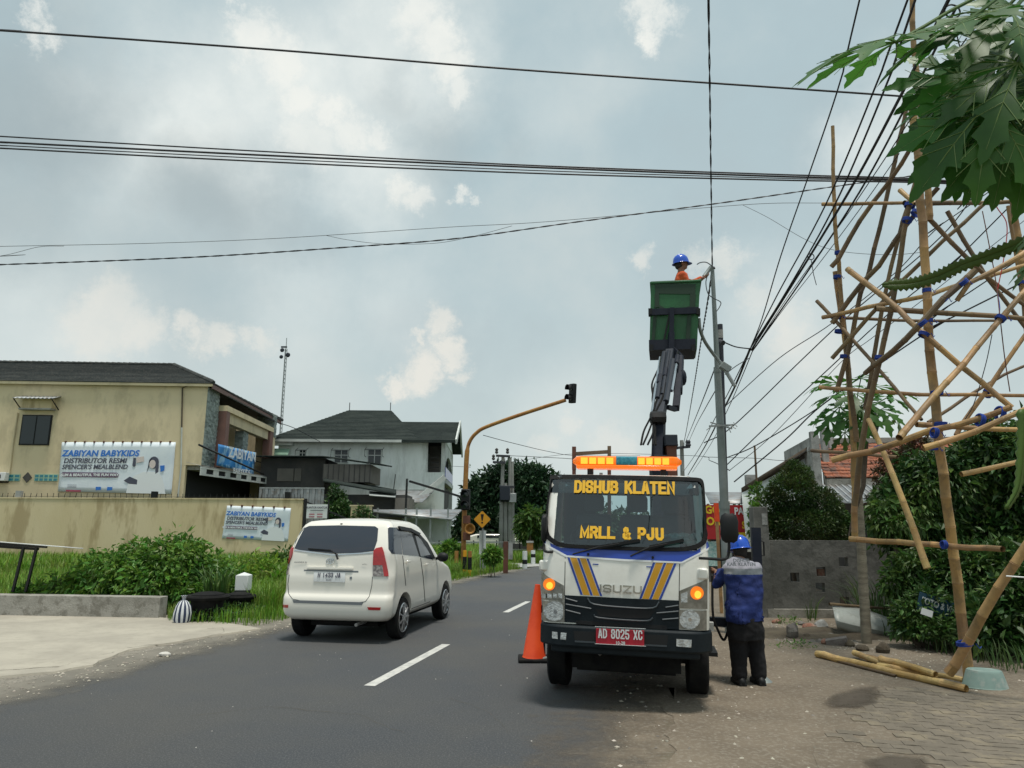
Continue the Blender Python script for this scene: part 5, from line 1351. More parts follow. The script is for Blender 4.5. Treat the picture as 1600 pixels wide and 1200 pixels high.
bush_tree('dark undergrowth bush filling the shade behind the leaning bamboo brace',1540,11.6,[(1500,900,50,40),(1560,900,50,46),(1460,930,36,30),(1600,950,40,50)],14000,.10,'leaf_dark',**BK)
o = blades('grass',scatter([gp(1330,985),gp(1460,1020),gp(1600,1060),gp(1650,990),gp(1400,965)],1300),.32,.014,'grass_dark',lean=.7); tag(o,'thin weeds and grass at the foot of the block wall',kind='stuff')
o = blades('grass',np.concatenate([scatter([gp(1340,985),gp(1400,990),gp(1400,960),gp(1340,962)],160)]),.9,.018,'grass_dark',lean=.9); tag(o,'long arching grass blades beside the papaya trunk',kind='stuff')
pt = np.array([tuple(gp(1268 + rnd.uniform(-7,7),968 + rnd.uniform(-3,5))) for _ in range(26)]); o = blades('grass_tuft',pt,.42,.02,'leaf_light',lean=.5); tag(o,'pale grass tuft growing at the foot of the block wall','grass tuft')
o = foliage('small_weeds',[(gp(1232,975).x,gp(1232,975).y,.05,.25,.2,.10),(gp(1240,1010).x,gp(1240,1010).y,.02,.35,.3,.04),(gp(1330,985).x,gp(1330,985).y,.1,.2,.2,.15)],700,.04,'leaf_weed'); tag(o,'tiny scattered weeds in front of the block wall',kind='stuff')
# ---------------------------------------------------------------- house with red tiles
Yh = 20.0; RH = Fr(Vector((at(1300,760,Yh).x,Yh,0)),R(-8))
t = thing('tiled_house','low house with red clay tile roof and bare concrete stepped parapet','house',RH.M)
e0,e1 = RH.Y(1292,752,-.2),RH.Y(1500,752,-.2); ridge_z = RH.Y(1340,690,2.2)
ez = RH.Y(1320,748,-.2).z; rz_ = RH.Y(1340,692,2.4).z
x0_,x1_ = RH.Y(1290,745,-.1).x,RH.Y(1420,745,-.1).x + 5
sl = Vector((0,2.6,rz_ - ez));
MB(M=RH.M).add([(x0_,-.2,ez - .04),(x1_,-.2,ez - .04),(x1_,2.4,rz_ - .04),(x0_ + .35,2.4,rz_ - .04)],[(0,1,2,3)]).build('roof_deck','bark_dark',t,solid=.04)
# pantiles: curved pieces sharing one mesh
tw,tl2 = .205,.25
pm_ = MB()
def pan(u,v):
 x = (u - .5) * tw * 1.08; return (x,v * tl2 * 1.15,.035 * math.sin(u * math.pi * 1.0) * 1.3 + .02 * math.cos(u * 6.28) - v * .018)
pm_.sheet(pan,5,1)
TT = None; rows = int(sl.length / tl2) + 1; cols = int((x1_ - x0_) / tw); cnt = 0; slope = math.atan2(sl.z,sl.y)
rest = MB()
for j in range(rows):
 for i in range(cols):
  f = j / rows
  Mx = RH.M @ Matrix.Translation((x0_ + .35 * f + (i + .5) * tw + rnd.uniform(-.006,.006),-.22 + sl.y * f,ez + sl.z * f + .01 + rnd.uniform(0,.012))) @ Matrix.Rotation(slope + rnd.uniform(-.02,.03),4,'X') @ Matrix.Rotation(rnd.uniform(-.04,.04),4,'Z')
  if i > 26:
   b0_ = len(rest.v); rest.v += [Mx @ v for v in pm_.v]; rest.f += [tuple(b0_ + q for q in f_) for f_ in pm_.f]; rest.mi += [0] * len(pm_.f); continue
  if cnt >= 295: continue
  if TT is None:
   TT = pm_.build('roof_tile','red_tile',t,solid=.02); TT.data.transform(WM[t]); TT.matrix_basis = WM[t].inverted() @ Mx
  else:
   c = TT.copy(); col.objects.link(c); c.parent = t; c.matrix_basis = WM[t].inverted() @ Mx
  cnt += 1
if rest.v: tag(rest.build('roof_tiles_rest','red_tile',t,solid=.02),kind='stuff')
MB(M=RH.M).box(x0_ + .3,x1_,2.25,2.55,rz_ - .02,rz_ + .14).build('ridge_beam','concrete',t)
MB(M=RH.M).box(x0_ - .1,x1_,-.55,-.25,ez - .22,ez - .02).build('eaves_beam','concrete',t)
MB(M=RH.M).add([(x0_ - .2,-2.0,RH.Y(1330,786,-2.0).z),(x1_ + .2,-2.0,RH.Y(1330,786,-2.0).z),(x1_ + .2,-.5,ez - .2),(x0_ - .2,-.5,ez - .2)],[(0,1,2,3)]).build('awning_sheet','zinc',t,solid=.03)
m = MB(M=RH.M); za_ = RH.Y(1330,786,-2.0).z
for i in range(46):
 x = x0_ - .2 + i * .16; m.bar((x,-2.0,za_ + .025),(x,-.5,ez - .175),.05,.03)
tag(m.build('awning_ribs','zinc',t),kind='stuff')
MB(M=RH.M).box(x0_ - .2,x1_,-.1,4,0,ez - .25).build('wall','dark_shed',t)
# stepped parapet fins at the left
for (pa,pb,ptop,yy) in ((1270,1281,674,-.4),(1287,1296,668,.8),(1298,1304,671,1.8)):
 a_,b_ = RH.Y(pa,720,yy),RH.Y(pb,720,yy); zz = RH.Y(pa,ptop,yy).z
 MB(M=RH.M).box(a_.x,b_.x,yy,yy + .2,1.5,zz).build('parapet_pillar','bare_concrete',t)
a_ = RH.Y(1281,720,-.4)
m = MB(M=RH.M); y_ = -.2; zt_ = RH.Y(1278,680,-.2).z; m.add([(a_.x - .06,-.2,1.5),(a_.x - .06,3.4,1.5),(a_.x - .06,3.4,zt_ - .1),(a_.x - .06,-.2,zt_),(a_.x + .08,-.2,1.5),(a_.x + .08,3.4,1.5),(a_.x + .08,3.4,zt_ - .1),(a_.x + .08,-.2,zt_)],[(0,1,2,3),(4,5,6,7),(0,1,5,4),(1,2,6,5),(2,3,7,6),(3,0,4,7)]); m.build('parapet_wall','bare_concrete',t)
# old gable roof further left
t = thing('old_house','weathered house with sagging dark roof edge behind the dome shaped bush','house',at(1230,820,21).xy.to_3d())
p1_,p2_,p3_ = at(1160,765,21.5),at(1263,701,20.6),at(1278,705,20.6)
m = MB(); back_ = Vector((1.6,5,0)); m.add([p1_,p2_,p2_ + back_,p1_ + back_],[(0,1,2,3)]); m.build('roof_slope','bark_dark',t,solid=.12)
m = MB(); g0 = Vector((p2_.x,p2_.y + .3,1)); m.add([Vector((p1_.x,21.4,1)),Vector((p2_.x + .3,20.9,1)),Vector((p2_.x + .3,20.9,p2_.z - .1)),Vector((p1_.x,21.6,p1_.z - .1))],[(0,1,2,3)]); m.build('gable_wall','white_wall',t,solid=.15)
MB().bar(at(1262,702,20.4),at(1282,705,20.4),.12).build('ridge_cap','bare_concrete',t)
# street stall
Yw = 23; WS = Fr(at(1140,820,Yw).xy.to_3d(),R(-6))
t = thing('street_stall','street stall with grey zinc roof behind the steel street pole','stall',WS.M)
za_ = WS.Y(1150,787).z
MB(M=WS.M).add([(WS.Y(1110,787).x,0,za_),(WS.Y(1190,787).x,0,za_),(WS.Y(1200,787).x,2.2,za_ + .45),(WS.Y(1120,787).x,2.2,za_ + .45)],[(0,1,2,3)]).build('roof_sheet','zinc',t,solid=.03)
MB(M=WS.M).box(WS.Y(1108,800).x,WS.Y(1195,800).x,.6,2.2,0,za_ - .05).build('stall_body','dark_shed',t)
for px in (1108,1186): MB(M=WS.M).box(WS.Y(px,800).x - .04,WS.Y(px,800).x + .04,.1,.18,0,za_).build('post','bamboo_old',t)
q0,q1 = WS.Y(1145,762,2.6),WS.Y(1180,785,2.6); MB(M=WS.M).box(WS.Y(1166,760,2.4).x,WS.Y(1181,760,2.4).x,2.3,2.6,0,WS.Y(1170,742,2.4).z).build('chimney_block','bare_concrete',t)
tb = thing('food_banner','red and yellow food stall banner with yellow lettering behind the pole','banner',WS.M @ Matrix.Translation(WS.Y(1130,815,-.1)))
q0,q1 = WS.Y(1100,789,-.06),WS.Y(1186,843,-.06)
MB(M=WS.M).box(q0.x,q1.x,-.09,-.06,q1.z,q0.z).build('sheet','banner_red',tb)
for s_,px,py,sz in (('NASI GORENG',1096,797,.34),('MIE GOR',1087,815,.34),('GOR',1118,833,.30)):
 q = WS.Y(1126,py,-.1); mm = WS.M @ basis(WS.Y(1124 if s_ != 'NASI GORENG' else 1124,py,-.1),(1,0,0),(0,0,1))
 text({'NASI GORENG': 'GOR','MIE GOR': 'GOR','GOR': 'GOR'}[s_],sz,'banner_yellow',tb,WS.M @ basis(WS.Y(px + 22,py,-.1),(1,0,0),(0,0,1)),bold=.012,xs=.9)
text('PAKAI',.3,'ink_white',tb,WS.M @ basis(WS.Y(1164,799,-.1),(1,0,0),(0,0,1)),bold=.01,xs=.8)
text('SAHE',.3,'banner_yellow',tb,WS.M @ basis(WS.Y(1172,821,-.1),(1,0,0),(0,0,1)),bold=.01,xs=.7)
q0,q1 = WS.Y(1150,832,-.1),WS.Y(1184,843,-.1); MB(M=WS.M).box(q0.x,q1.x,-.10,-.095,q1.z,q0.z).build('print','banner_yellow',tb)
q0,q1 = WS.Y(1105,846,.2),WS.Y(1124,884,.2); tc_ = thing('teal_cart','teal painted cart front seen between the truck and the pole','cart',WS.M @ Matrix.Translation((q0.x,.2,0)))
MB(M=WS.M).box(q0.x,q1.x,.0,.5,q1.z,q0.z).build('panel','teal_stuff',tc_); MB(M=WS.M).box(q0.x,q1.x,.05,.45,.0,q1.z).build('base','dark_shed',tc_)
# ================================================================ CRANE TRUCK
TO = gp(978,1085);
TR = Fr(Vector((1.12,7.25,0)),R(-11),R(1.3)); TM = TR.M
tk = thing('crane_truck','white municipal crane truck with blue and gold stripes and raised green bucket','truck',TM)
q = TR.Y(978,900,0); XC = TR.Y(978,900).x
hwL,hwR = TR.Y(846,900).x,TR.Y(1109,900).x
print('truck local',XC,hwL,hwR,[round(TR.Y(978,p).z,2) for p in (742,862,930,975,1010,1085)])
HWD = (hwR - hwL) / 2; XC = (hwR + hwL) / 2
zTop = TR.Y(978,742,.5).z; zWt = TR.Y(978,749,.30).z; zWb = TR.Y(978,860,.04).z; zBmT = TR.Y(978,976).z; zBmB = TR.Y(978,1010).z
LV = [(zBmT - .02,0,HWD - .01),(zBmT + .25,0,HWD),(zWb - .10,.0,HWD),(zWb,.02,HWD),(zWb + .04,.03,HWD),(zWt - .05,.27,HWD - .02),(zWt,.30,HWD - .03),(zWt + .035,.34,HWD - .05),(zTop - .02,.42,HWD - .10),(zTop,.52,HWD - .17)]
def lvl(z,k):
 if z <= LV[0][0]: return LV[0][k]
 for a,b in zip(LV,LV[1:]):
  if z <= b[0]: return a[k] + (b[k] - a[k]) * (z - a[0]) / (b[0] - a[0])
 return LV[-1][k]
CR = .11
def tfy(x,z):
 dx = x - XC; hw = lvl(z,2); e = abs(dx) - (hw - CR); y = lvl(z,1) + .02 * dx * dx
 if e > 0: y += CR - math.sqrt(max(CR * CR - min(e,CR * .98) ** 2,0))
 return y
def tfn(x,z):
 e = 1e-3; p = lambda a,b: Vector((a,tfy(a,b),b)); n = (p(x + e,z) - p(x - e,z)).cross(p(x,z + e) - p(x,z - e)).normalized()
 return (p(x,z),n if n.y < 0 else -n)
YB = 1.62
m = MB(M=TM)
hx = HWD - .125
xsF = [-hx + 2 * hx * i / 12 for i in range(13)]
def ring(z):
 hw = lvl(z,2); r = []
 for i in range(6): a = R(90 * i / 6); r.append((XC - hw + CR - CR * math.cos(a),None,hw - CR + CR * math.cos(a)))
 P_ = [Vector((XC - hw,YB,z)),Vector((XC - hw,1.1,z)),Vector((XC - hw,.55,z))]
 for i in range(6):
  a = math.pi / 2 * i / 6; xx = XC - (hw - CR) - CR * math.cos(a); P_.append(Vector((xx,max(tfy(xx,z),0),z)))
 for x in xsF:
  xx = XC + x * (hw - CR) / hx; P_.append(Vector((xx,tfy(xx,z),z)))
 for i in range(6):
  a = math.pi / 2 * (5 - i) / 6; xx = XC + (hw - CR) + CR * math.cos(a); P_.append(Vector((xx,tfy(xx,z),z)))
 P_ += [Vector((XC + hw,.55,z)),Vector((XC + hw,1.1,z)),Vector((XC + hw,YB,z))]
 return P_
zl = [zBmT - .02,zBmT + .25,zWb - .10,zWb + .02,zWb + .06,zWt - .07,zWt - .03,zWt,zWt + .035,zTop - .02,zTop]
rings = [ring(z) for z in zl]; nr = len(rings[0])
b0 = len(m.v)
for r in rings: m.v += r
for j in range(len(zl) - 1):
 for i in range(nr - 1):
  hole = (3 <= j <= 5 and 9 <= i <= 20)
  side = (4 <= j <= 4 and i in (1,nr - 3))
  if hole or side: continue
  m.f.append((b0 + j * nr + i,b0 + j * nr + i + 1,b0 + (j + 1) * nr + i + 1,b0 + (j + 1) * nr + i)); m.mi.append(0)
top = [b0 + (len(zl) - 1) * nr + i for i in range(nr)]; m.f.append(tuple(top)); m.mi.append(0)
cab = m.build('cab','truck_white',tk,angle=50)
# closing panels: rear wall with window hole, floor
zf = zBmT + .1
def tb(nm,m_,*a,par=tk,**k): return MB(M=TM).box(*a).build(nm,m_,par,**k)
wz0,wz1 = zWb + .12,zWt - .12
xa,xb_ = XC - .40,XC + .42
for a in ((XC - HWD + .03,xa,YB - .03,YB,zf,zTop - .08),(xb_,XC + HWD - .03,YB - .03,YB,zf,zTop - .08),(xa,xb_,YB - .03,YB,zf,wz0),(xa,xb_,YB - .03,YB,wz1,zTop - .08)): tb('rear_wall','interior',*a)
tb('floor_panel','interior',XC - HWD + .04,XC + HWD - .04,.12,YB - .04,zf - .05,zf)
tb('window_bar','interior',XC - .02,XC + .02,YB - .025,YB - .005,wz0,wz1)
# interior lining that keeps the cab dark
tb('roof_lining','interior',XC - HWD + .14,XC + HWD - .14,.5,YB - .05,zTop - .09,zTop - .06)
# dashboard, wheel, seats
m = MB(M=TM); m.prism([(.05,zWb - .15),(.62,zWb - .15),(.55,zWb - .0),(.40,zWb + .05),(.10,zWb + .0)],XC - HWD + .06,XC + HWD - .06,'YZ'); m.build('dashboard','interior',tk,bevel=.02)
for x in (XC - .42,XC + .1,XC + .50):
 S_ = tb('seat','seat_grey',x - .2,x + .22,.95,1.4,zWb - .35,zWb - .15,bevel=.04)
 MB(M=TM).prism([(1.25,zWb - .2),(1.4,zWb - .2),(1.52,zWt - .35),(1.40,zWt - .35)],x - .2,x + .22,'YZ').build('backrest','seat_grey',S_,bevel=.04)
 MB(M=TM).box(x - .11,x + .13,1.40,1.52,zWt - .32,zWt - .12).build('headrest','seat_grey',S_,bevel=.04)
sw = Vector((XC - .40,.66,zWb + .10)); m = MB(); pts = [(.19 * math.cos(a),.19 * math.sin(a),0) for a in [i * math.pi / 12 for i in range(25)]]
m.tube(pts,.014,6,caps=False); m.bar((-.18,0,0),(.18,0,0),.03); m.bar((0,-.18,0),(0,0,0),.03); m.M = TM @ Matrix.Translation(sw) @ Matrix.Rotation(R(52),4,'X'); m.build('steering_wheel','car_black',tk)
m = MB(M=TM)
for k in range(11):
 a = Vector((XC + .52 + rnd.uniform(-.2,.24),.28 + rnd.uniform(-.08,.1),zWb + .08 + rnd.uniform(0,.07))); m.ell(a,(rnd.uniform(.04,.12),.05,rnd.uniform(.03,.05)),8)
m.build('dashboard_clutter','teal_stuff',tk)
p0_,p1_ = TR.Y(1038,850,.25),TR.Y(1062,858,.25); MB(M=TM).box(p0_.x,p1_.x,.17,.18,zWb + .01,zWb + .09).build('paper','green_vent',tk)
for k in range(4):
 z = wz0 + .08 + k * .14
 MB(M=TM).box(XC - .5,XC - .36,YB + .3,YB + .34,z,z + .03).build('ladder_rung','bare_concrete',tk)
for x in (XC - .5,XC - .36): MB(M=TM).box(x - .02,x + .02,YB + .3,YB + .34,wz0 - .4,wz1 + .3).build('ladder_rail','bare_concrete',tk)
# windshield: rounded outline from the photograph
oc = [(860,752),(859,747),(866,744),(920,743.5),(978,744.5),(1040,746),(1088,748),(1096,750),(1100,757),(1102,780),(1104,815),(1103,842),(1099,852),(1086,859),(1060,862),(1000,861),(940,859),(895,857),(876,855),(864,850),(855,841),(853,825),(854,790)]
def W2(px,py):
 y = .15
 for _ in range(6):
  p = TR.Y(px,py,y); y = tfy(p.x,p.z) - .01
 return (p.x,p.z)
ol = [W2(*p) for p in oc]
olv = spline([(a,b,0) for a,b in ol + ol[:1]],3)[:-1]; ol = [(v.x,v.y) for v in olv]
cx_ = sum(p[0] for p in ol) / len(ol); cz_ = sum(p[1] for p in ol) / len(ol)
def plate(nm,poly,m_,par=tk,eps=.004,thick=.006,**k): return decal(nm,poly,tfn,m_,par,M=TM,eps=eps,thick=thick,**k)
ws = plate('windshield',ol,'cab_glass',eps=.010,thick=.003,du=.12,dv=.12)
# rubber ring
m = MB(M=TM); n = len(ol)
inn = [(cx_ + (a - cx_) * .955,cz_ + (b - cz_) * .90) for a,b in ol]
for i in range(n):
 j = (i + 1) % n; P4_ = []
 for (a,b) in (ol[i],ol[j],inn[j],inn[i]): p,nn = tfn(a,b); P4_.append(p + nn * .016)
 m.quad(*P4_)
m.build('windshield_seal','rubber',tk,merge=True)
# lower blue band hugging the glass
def poly_px(pts): return [W2(*p) for p in pts]
plate('blue_band',poly_px([(849,836),(860,849),(876,856),(1088,861),(1106,846),(1108,855),(1065,878),(978,874),(886,868),(850,847)]),'truck_blue',eps=.003)
plate('band_edge',poly_px([(850,847),(886,868),(978,874),(1065,878),(1108,855),(1108,858),(1066,880.5),(978,877),(884,870.5),(850,850)]),'plate_white',eps=.005)
GL = {'D': [[(0,0),(0,1),(.6,1),(1,.8),(1,.2),(.6,0),(0,0)]],'I': [[(0,0),(0,1)]],'S': [[(1,.76),(1,.88),(.8,1),(.2,1),(0,.85),(0,.65),(.15,.54),(.85,.46),(1,.34),(1,.15),(.8,0),(.2,0),(0,.12),(0,.24)]],
'H': [[(0,0),(0,1)],[(1,0),(1,1)],[(0,.5),(1,.5)]],'U': [[(0,1),(0,.18),(.25,0),(.75,0),(1,.18),(1,1)]],'B': [[(0,0),(0,1),(.75,1),(.95,.87),(.95,.65),(.75,.53),(0,.53)],[(.75,.53),(1,.4),(1,.14),(.8,0),(0,0)]],
'K': [[(0,0),(0,1)],[(1,1),(.15,.45)],[(.35,.58),(1,0)]],'L': [[(0,1),(0,0),(1,0)]],'A': [[(0,0),(.42,1),(.58,1),(1,0)],[(.2,.28),(.8,.28)]],'T': [[(0,1),(1,1)],[(.5,1),(.5,0)]],
'E': [[(1,1),(0,1),(0,0),(1,0)],[(0,.5),(.85,.5)]],'N': [[(0,0),(0,1),(1,0),(1,1)]],'M': [[(0,0),(0,1),(.5,.15),(1,1),(1,0)]],'R': [[(0,0),(0,1),(.75,1),(1,.86),(1,.62),(.75,.5),(0,.5)],[(.6,.5),(1,0)]],
'P': [[(0,0),(0,1),(.75,1),(1,.85),(1,.6),(.75,.45),(0,.45)]],'J': [[(.9,1),(.9,.18),(.65,0),(.25,0),(0,.18),(0,.34)]],'&': [[(1,0),(.2,.75),(.2,.9),(.38,1),(.6,.95),(.65,.75),(.1,.35),(.1,.12),(.3,0),(.6,0),(.95,.42)]],
'Z': [[(0,1),(1,1),(0,0),(1,0)]],'0': [[(0,.2),(0,.8),(.25,1),(.75,1),(1,.8),(1,.2),(.75,0),(.25,0),(0,.2)]],'8': [[(.25,.53),(.05,.68),(.05,.85),(.25,1),(.75,1),(.95,.85),(.95,.68),(.75,.53),(.25,.53),(0,.38),(0,.15),(.25,0),(.75,0),(1,.15),(1,.38),(.75,.53)]],
'2': [[(0,.75),(0,.85),(.25,1),(.75,1),(1,.85),(1,.62),(0,.08),(0,0),(1,0)]],'5': [[(1,1),(.05,1),(.0,.56),(.7,.6),(1,.42),(1,.18),(.75,0),(.25,0),(0,.16),(0,.24)]],'X': [[(0,0),(1,1)],[(0,1),(1,0)]],'C': [[(1,.74),(1,.85),(.75,1),(.25,1),(0,.82),(0,.18),(.25,0),(.75,0),(1,.15),(1,.26)]],
'1': [[(.2,.8),(.5,1),(.5,0)]],'4': [[(.75,0),(.75,1),(0,.3),(1,.3)]],'3': [[(0,.85),(.25,1),(.75,1),(1,.85),(1,.66),(.75,.54),(.35,.54)],[(.75,.54),(1,.4),(1,.15),(.75,0),(.25,0),(0,.15)]]}
def block_text(s_,M,W_,H_,wt,m_,par,depth=.002,gap=.5,wide=None,name='lettering'):
 """stroke lettering centred on M: total width W_, height H_, stroke weight wt (metres)"""
 wide = wide or {}; un = []; x = 0
 for ch in s_:
  w = {'I': .0,' ': .55,'M': 1.25,'&': 1.1}.get(ch,1) if ch not in wide else wide[ch]
  un.append((ch,x,w)); x += w + gap
 tot = x - gap; sx = (W_ - wt) / tot; m = MB(M=M); q = 0
 for ch,x0,w in un:
  for st in GL.get(ch,[]):
   P_ = [Vector((-W_ / 2 + wt / 2 + (x0 + w * u) * sx,-H_ / 2 + wt / 2 + v * (H_ - wt),0)) for u,v in st]; n = len(P_); q += 1; z = q % 3 * .0004; cl = (P_[0] - P_[-1]).length < 1e-6
   A_,B_ = [],[]
   for i,p in enumerate(P_):
    d0 = (p - P_[i - 1]).normalized() if i > 0 else ((p - P_[-2]).normalized() if cl else None); d1 = (P_[i + 1] - p).normalized() if i < n - 1 else ((P_[1] - p).normalized() if cl else None)
    d0 = d0 or d1; d1 = d1 or d0; t_ = (d0 + d1); t_ = t_.normalized() if t_.length > .2 else d0; nn = Vector((-t_.y,t_.x,0)); k = min(1.9,1 / max(.35,abs(nn.dot(Vector((-d0.y,d0.x,0)))))) * wt / 2
    e = Vector((0,0,0))
    if not cl and i == 0: e = -d1 * wt / 2
    if not cl and i == n - 1: e = d0 * wt / 2
    A_.append(p + nn * k + e); B_.append(p - nn * k + e)
   for i in range(n - 1):
    a,b,c,d = A_[i],A_[i + 1],B_[i + 1],B_[i]; T_ = Vector((0,0,depth + z)); m.add([a,b,c,d,a + T_,b + T_,c + T_,d + T_],[(0,1,2,3),(4,5,6,7),(0,1,5,4),(2,3,7,6)] + ([(0,3,7,4)] if i == 0 else []) + ([(1,2,6,5)] if i == n - 2 else []))
 return m.build(name,m_,par)
 # glass lettering
def ttx(s_,px,py,hpx,wpx,m_,wt,ext=.001,off=.02,**kk):
 x,z = W2(px,py); p,nn = tfn(x,z); up = Vector((0,tfy(x,z + .05) - tfy(x,z - .05),.1)).normalized()
 return block_text(s_,TM @ basis(p + nn * off,(1,0,0),up),wpx / 152,hpx / 152,wt,m_,tk,ext,**kk)
ttx('DISHUB KLATEN',975,762.5,22,158,'yellow_vinyl',.030,gap=.62); ttx('MRLL & PJU',971,834,20,127,'yellow_vinyl',.029,gap=.6)
plate('sun_strip',poly_px([(862,749),(1095,753),(1099,775),(978,771),(859,770)]),'shade_glass',eps=.007,thick=.002)
# wipers
for a_,b_,c_ in (((895,867),(935,856),(1000,846)),((985,870),(1015,856),(1068,846))):
 P3 = []
 for q in (a_,b_,c_): x,z = W2(*q); p,nn = tfn(x,z); P3.append(p + nn * .035)
 w_ = MB(M=TM).tube(P3[:2] + [P3[1].lerp(P3[2],.5)],.009,6).build('wiper_arm','car_black',tk); MB(M=TM).bar(P3[1],P3[2],.012,.03).build('wiper_blade','car_black',w_)
for q in ((919,866),(1020,871)): x,z = W2(*q); p,nn = tfn(x,z); MB(M=TM).lathe([(0,-.02),(.012,-.02),(.014,0),(0,0)],p,'Y',10).build('washer_nozzle','car_black',tk)
# front panel stripes
def stripe(a,b,c,d,m_): plate('stripe',poly_px([a,b,c,d]),m_,eps=.003,du=.3)
def lerp2(a,b,t): return (a[0] + (b[0] - a[0]) * t,a[1] + (b[1] - a[1]) * t)
for (TL_,TR2,BR_,BL_) in (((886,869.5),(919,871),(941,931.5),(907,929.5)),((1021,877),(1058,878.5),(1033,937),(999,935.5))):
 cuts = [0,.10,.13,.43,.46,.56,.59,.87,.90,1]; ms = ['truck_blue',None,'truck_gold',None,'truck_blue',None,'truck_gold',None,'truck_blue']
 for k in range(9):
  if ms[k]: stripe(lerp2(TL_,TR2,cuts[k]),lerp2(TL_,TR2,cuts[k + 1]),lerp2(BL_,BR_,cuts[k + 1]),lerp2(BL_,BR_,cuts[k]),ms[k])
  # panel seams
def seam(pts,w=1.1,m_='car_black',eps=.002):
 for a,b in zip(pts,pts[1:]):
  dx,dy = b[0] - a[0],b[1] - a[1]; l = math.hypot(dx,dy); nx,ny = -dy / l * w / 2,dx / l * w / 2
  plate('panel_seam',poly_px([(a[0] + nx,a[1] + ny),(b[0] + nx,b[1] + ny),(b[0] - nx,b[1] - ny),(a[0] - nx,a[1] - ny)]),m_,eps=eps,thick=.002,du=.3,dv=.3)
seam([(883,871),(882,932)]); seam([(1062,881),(1061,938)])
# maker lettering in chrome
ttx('ISUZU',970,920.5,11.5,62,'chrome',.015,ext=.010,off=.008,gap=.42)
for q,r_ in (((931,882),4),((1015,886),3)): plate('badge',poly_px([(q[0] - 5,q[1] - 1.2),(q[0] + 4,q[1] - .9),(q[0] + 4,q[1] + .7),(q[0] - 5,q[1] + .2)]),'truck_blue',eps=.003)
# corner air deflector knobs
for q in ((851,880),(1098,893)):
 x,z = W2(*q); p,nn = tfn(x,z); MB(M=TM).box(p.x - .055,p.x + .055,p.y - .03,p.y + .05,z - .075,z + .03).build('hand_grip','truck_white',tk,bevel=.018)
 # grille
plate('grille',poly_px([(882,930),(978,935),(1062,938.5),(1061,984),(882,972)]),'truck_black',eps=.006)
ribs = [[(884,935),(902,940)],[(918,934),(928,944),(978,949),(1020,950),(1030,940)],[(884,953),(907,959)],[(928,960),(934,965),(978,969),(1012,970),(1020,965)],[(1040,949),(1060,946)],[(1035,968),(1060,966)],[(884,944),(924,951)],[(1026,958),(1060,955)]]
for r_ in ribs:
 P3 = []
 for q in r_: x,z = W2(*q); p,nn = tfn(x,z); P3.append(p + nn * .014)
 MB(M=TM).tube(spline(P3,3) if len(P3) > 2 else P3,.008,5).build('grille_rib','grille_rib',tk)
plate('grille_opening',poly_px([(930,951),(1024,954),(1014,966),(978,966),(936,962)]),'dark_void',eps=.009)
plate('grille_opening',poly_px([(900,969),(978,975),(1042,977),(1042,984),(900,975)]),'dark_void',eps=.009)
# headlamp units
for side,top_,low_ in (('l',[(846,893),(881,915),(881,939),(846,936)],[(847,938),(881,940),(882,972),(849,969)]),('r',[(1104,905),(1062,923),(1061,950),(1104,951.5)],[(1061,953),(1103,954),(1103,985),(1061,982)])):
 Hd = plate('headlight',poly_px(top_),'lens_case',eps=.012,thick=.018)
 plate('headlight_lower',poly_px(low_),'lens_case',eps=.012,thick=.018)
 def disc(c,rx,ry,m_,nm,eps,par=Hd,n=18,cut=None):
  pts = [(c[0] + rx * math.cos(2 * math.pi * i / n),c[1] + ry * math.sin(2 * math.pi * i / n)) for i in range(n)]
  if cut: pts = [(min(max(a,cut[0]),cut[1]),b) for a,b in pts]
  return plate(nm,poly_px(pts),m_,par,eps=eps,thick=.006)
 if side == 'l':
  disc((859,913),8.6,9.6,'amber_lit','indicator',.016); disc((859.5,915),4.5,5.5,'amber_hot','bulb',.019)
  disc((867,955),16,15.5,'lens_clear','lamp',.016,cut=(851,880)); disc((868,956),3,3,'chrome','bulb',.02)
  for k in range(4): plate('reflector_cell',poly_px([(848 + k * 8.2,927),(854 + k * 8.2,928),(854 + k * 8.2,935),(848 + k * 8.2,934)]),'lens_clear',Hd,eps=.017)
 else:
  disc((1088.5,926.5),10,10.5,'amber_lit','indicator',.016); disc((1090,929),5,6,'amber_hot','bulb',.019)
  disc((1077.5,968),16,15,'lens_clear','lamp',.016,cut=(1062,1096)); disc((1078,968),3,3,'chrome','bulb',.02)
  plate('reflector_cell',poly_px([(1064,928),(1074,924),(1074,941),(1064,941)]),'lens_clear',Hd,eps=.017)
  # bumper
m = MB(M=TM); bt = [TR.Y(px,py,-.05) for px,py in ((843,974),(1110,991))]
zb_t = (TR.Y(978,982,-.05).z); zb_b = TR.Y(978,1016,-.05).z
def bumper(z0,z1,y0,y1,inset=0):
 P_ = []
 for i in range(25):
  x = -HWD - .015 + inset + (2 * HWD + .03 - 2 * inset) * i / 24; e = max(0,abs(x) - (HWD - .2)); P_.append((XC + x,y0 + .02 * x * x + (e / .215) ** 2 * .16))
 P_ += [(XC + HWD + .015 - inset,y1),(XC - HWD - .015 + inset,y1)]
 return P_
m.prism(bumper(0,0,-.07,.5),zb_b,zb_t,'XY'); bump = m.build('bumper','truck_black',tk,bevel=.02)
m = MB(M=TM); m.prism(bumper(0,0,-.02,.45,.12),zb_b - .06,zb_b + .01,'XY'); m.build('bumper_skirt','truck_black',tk,bevel=.015)
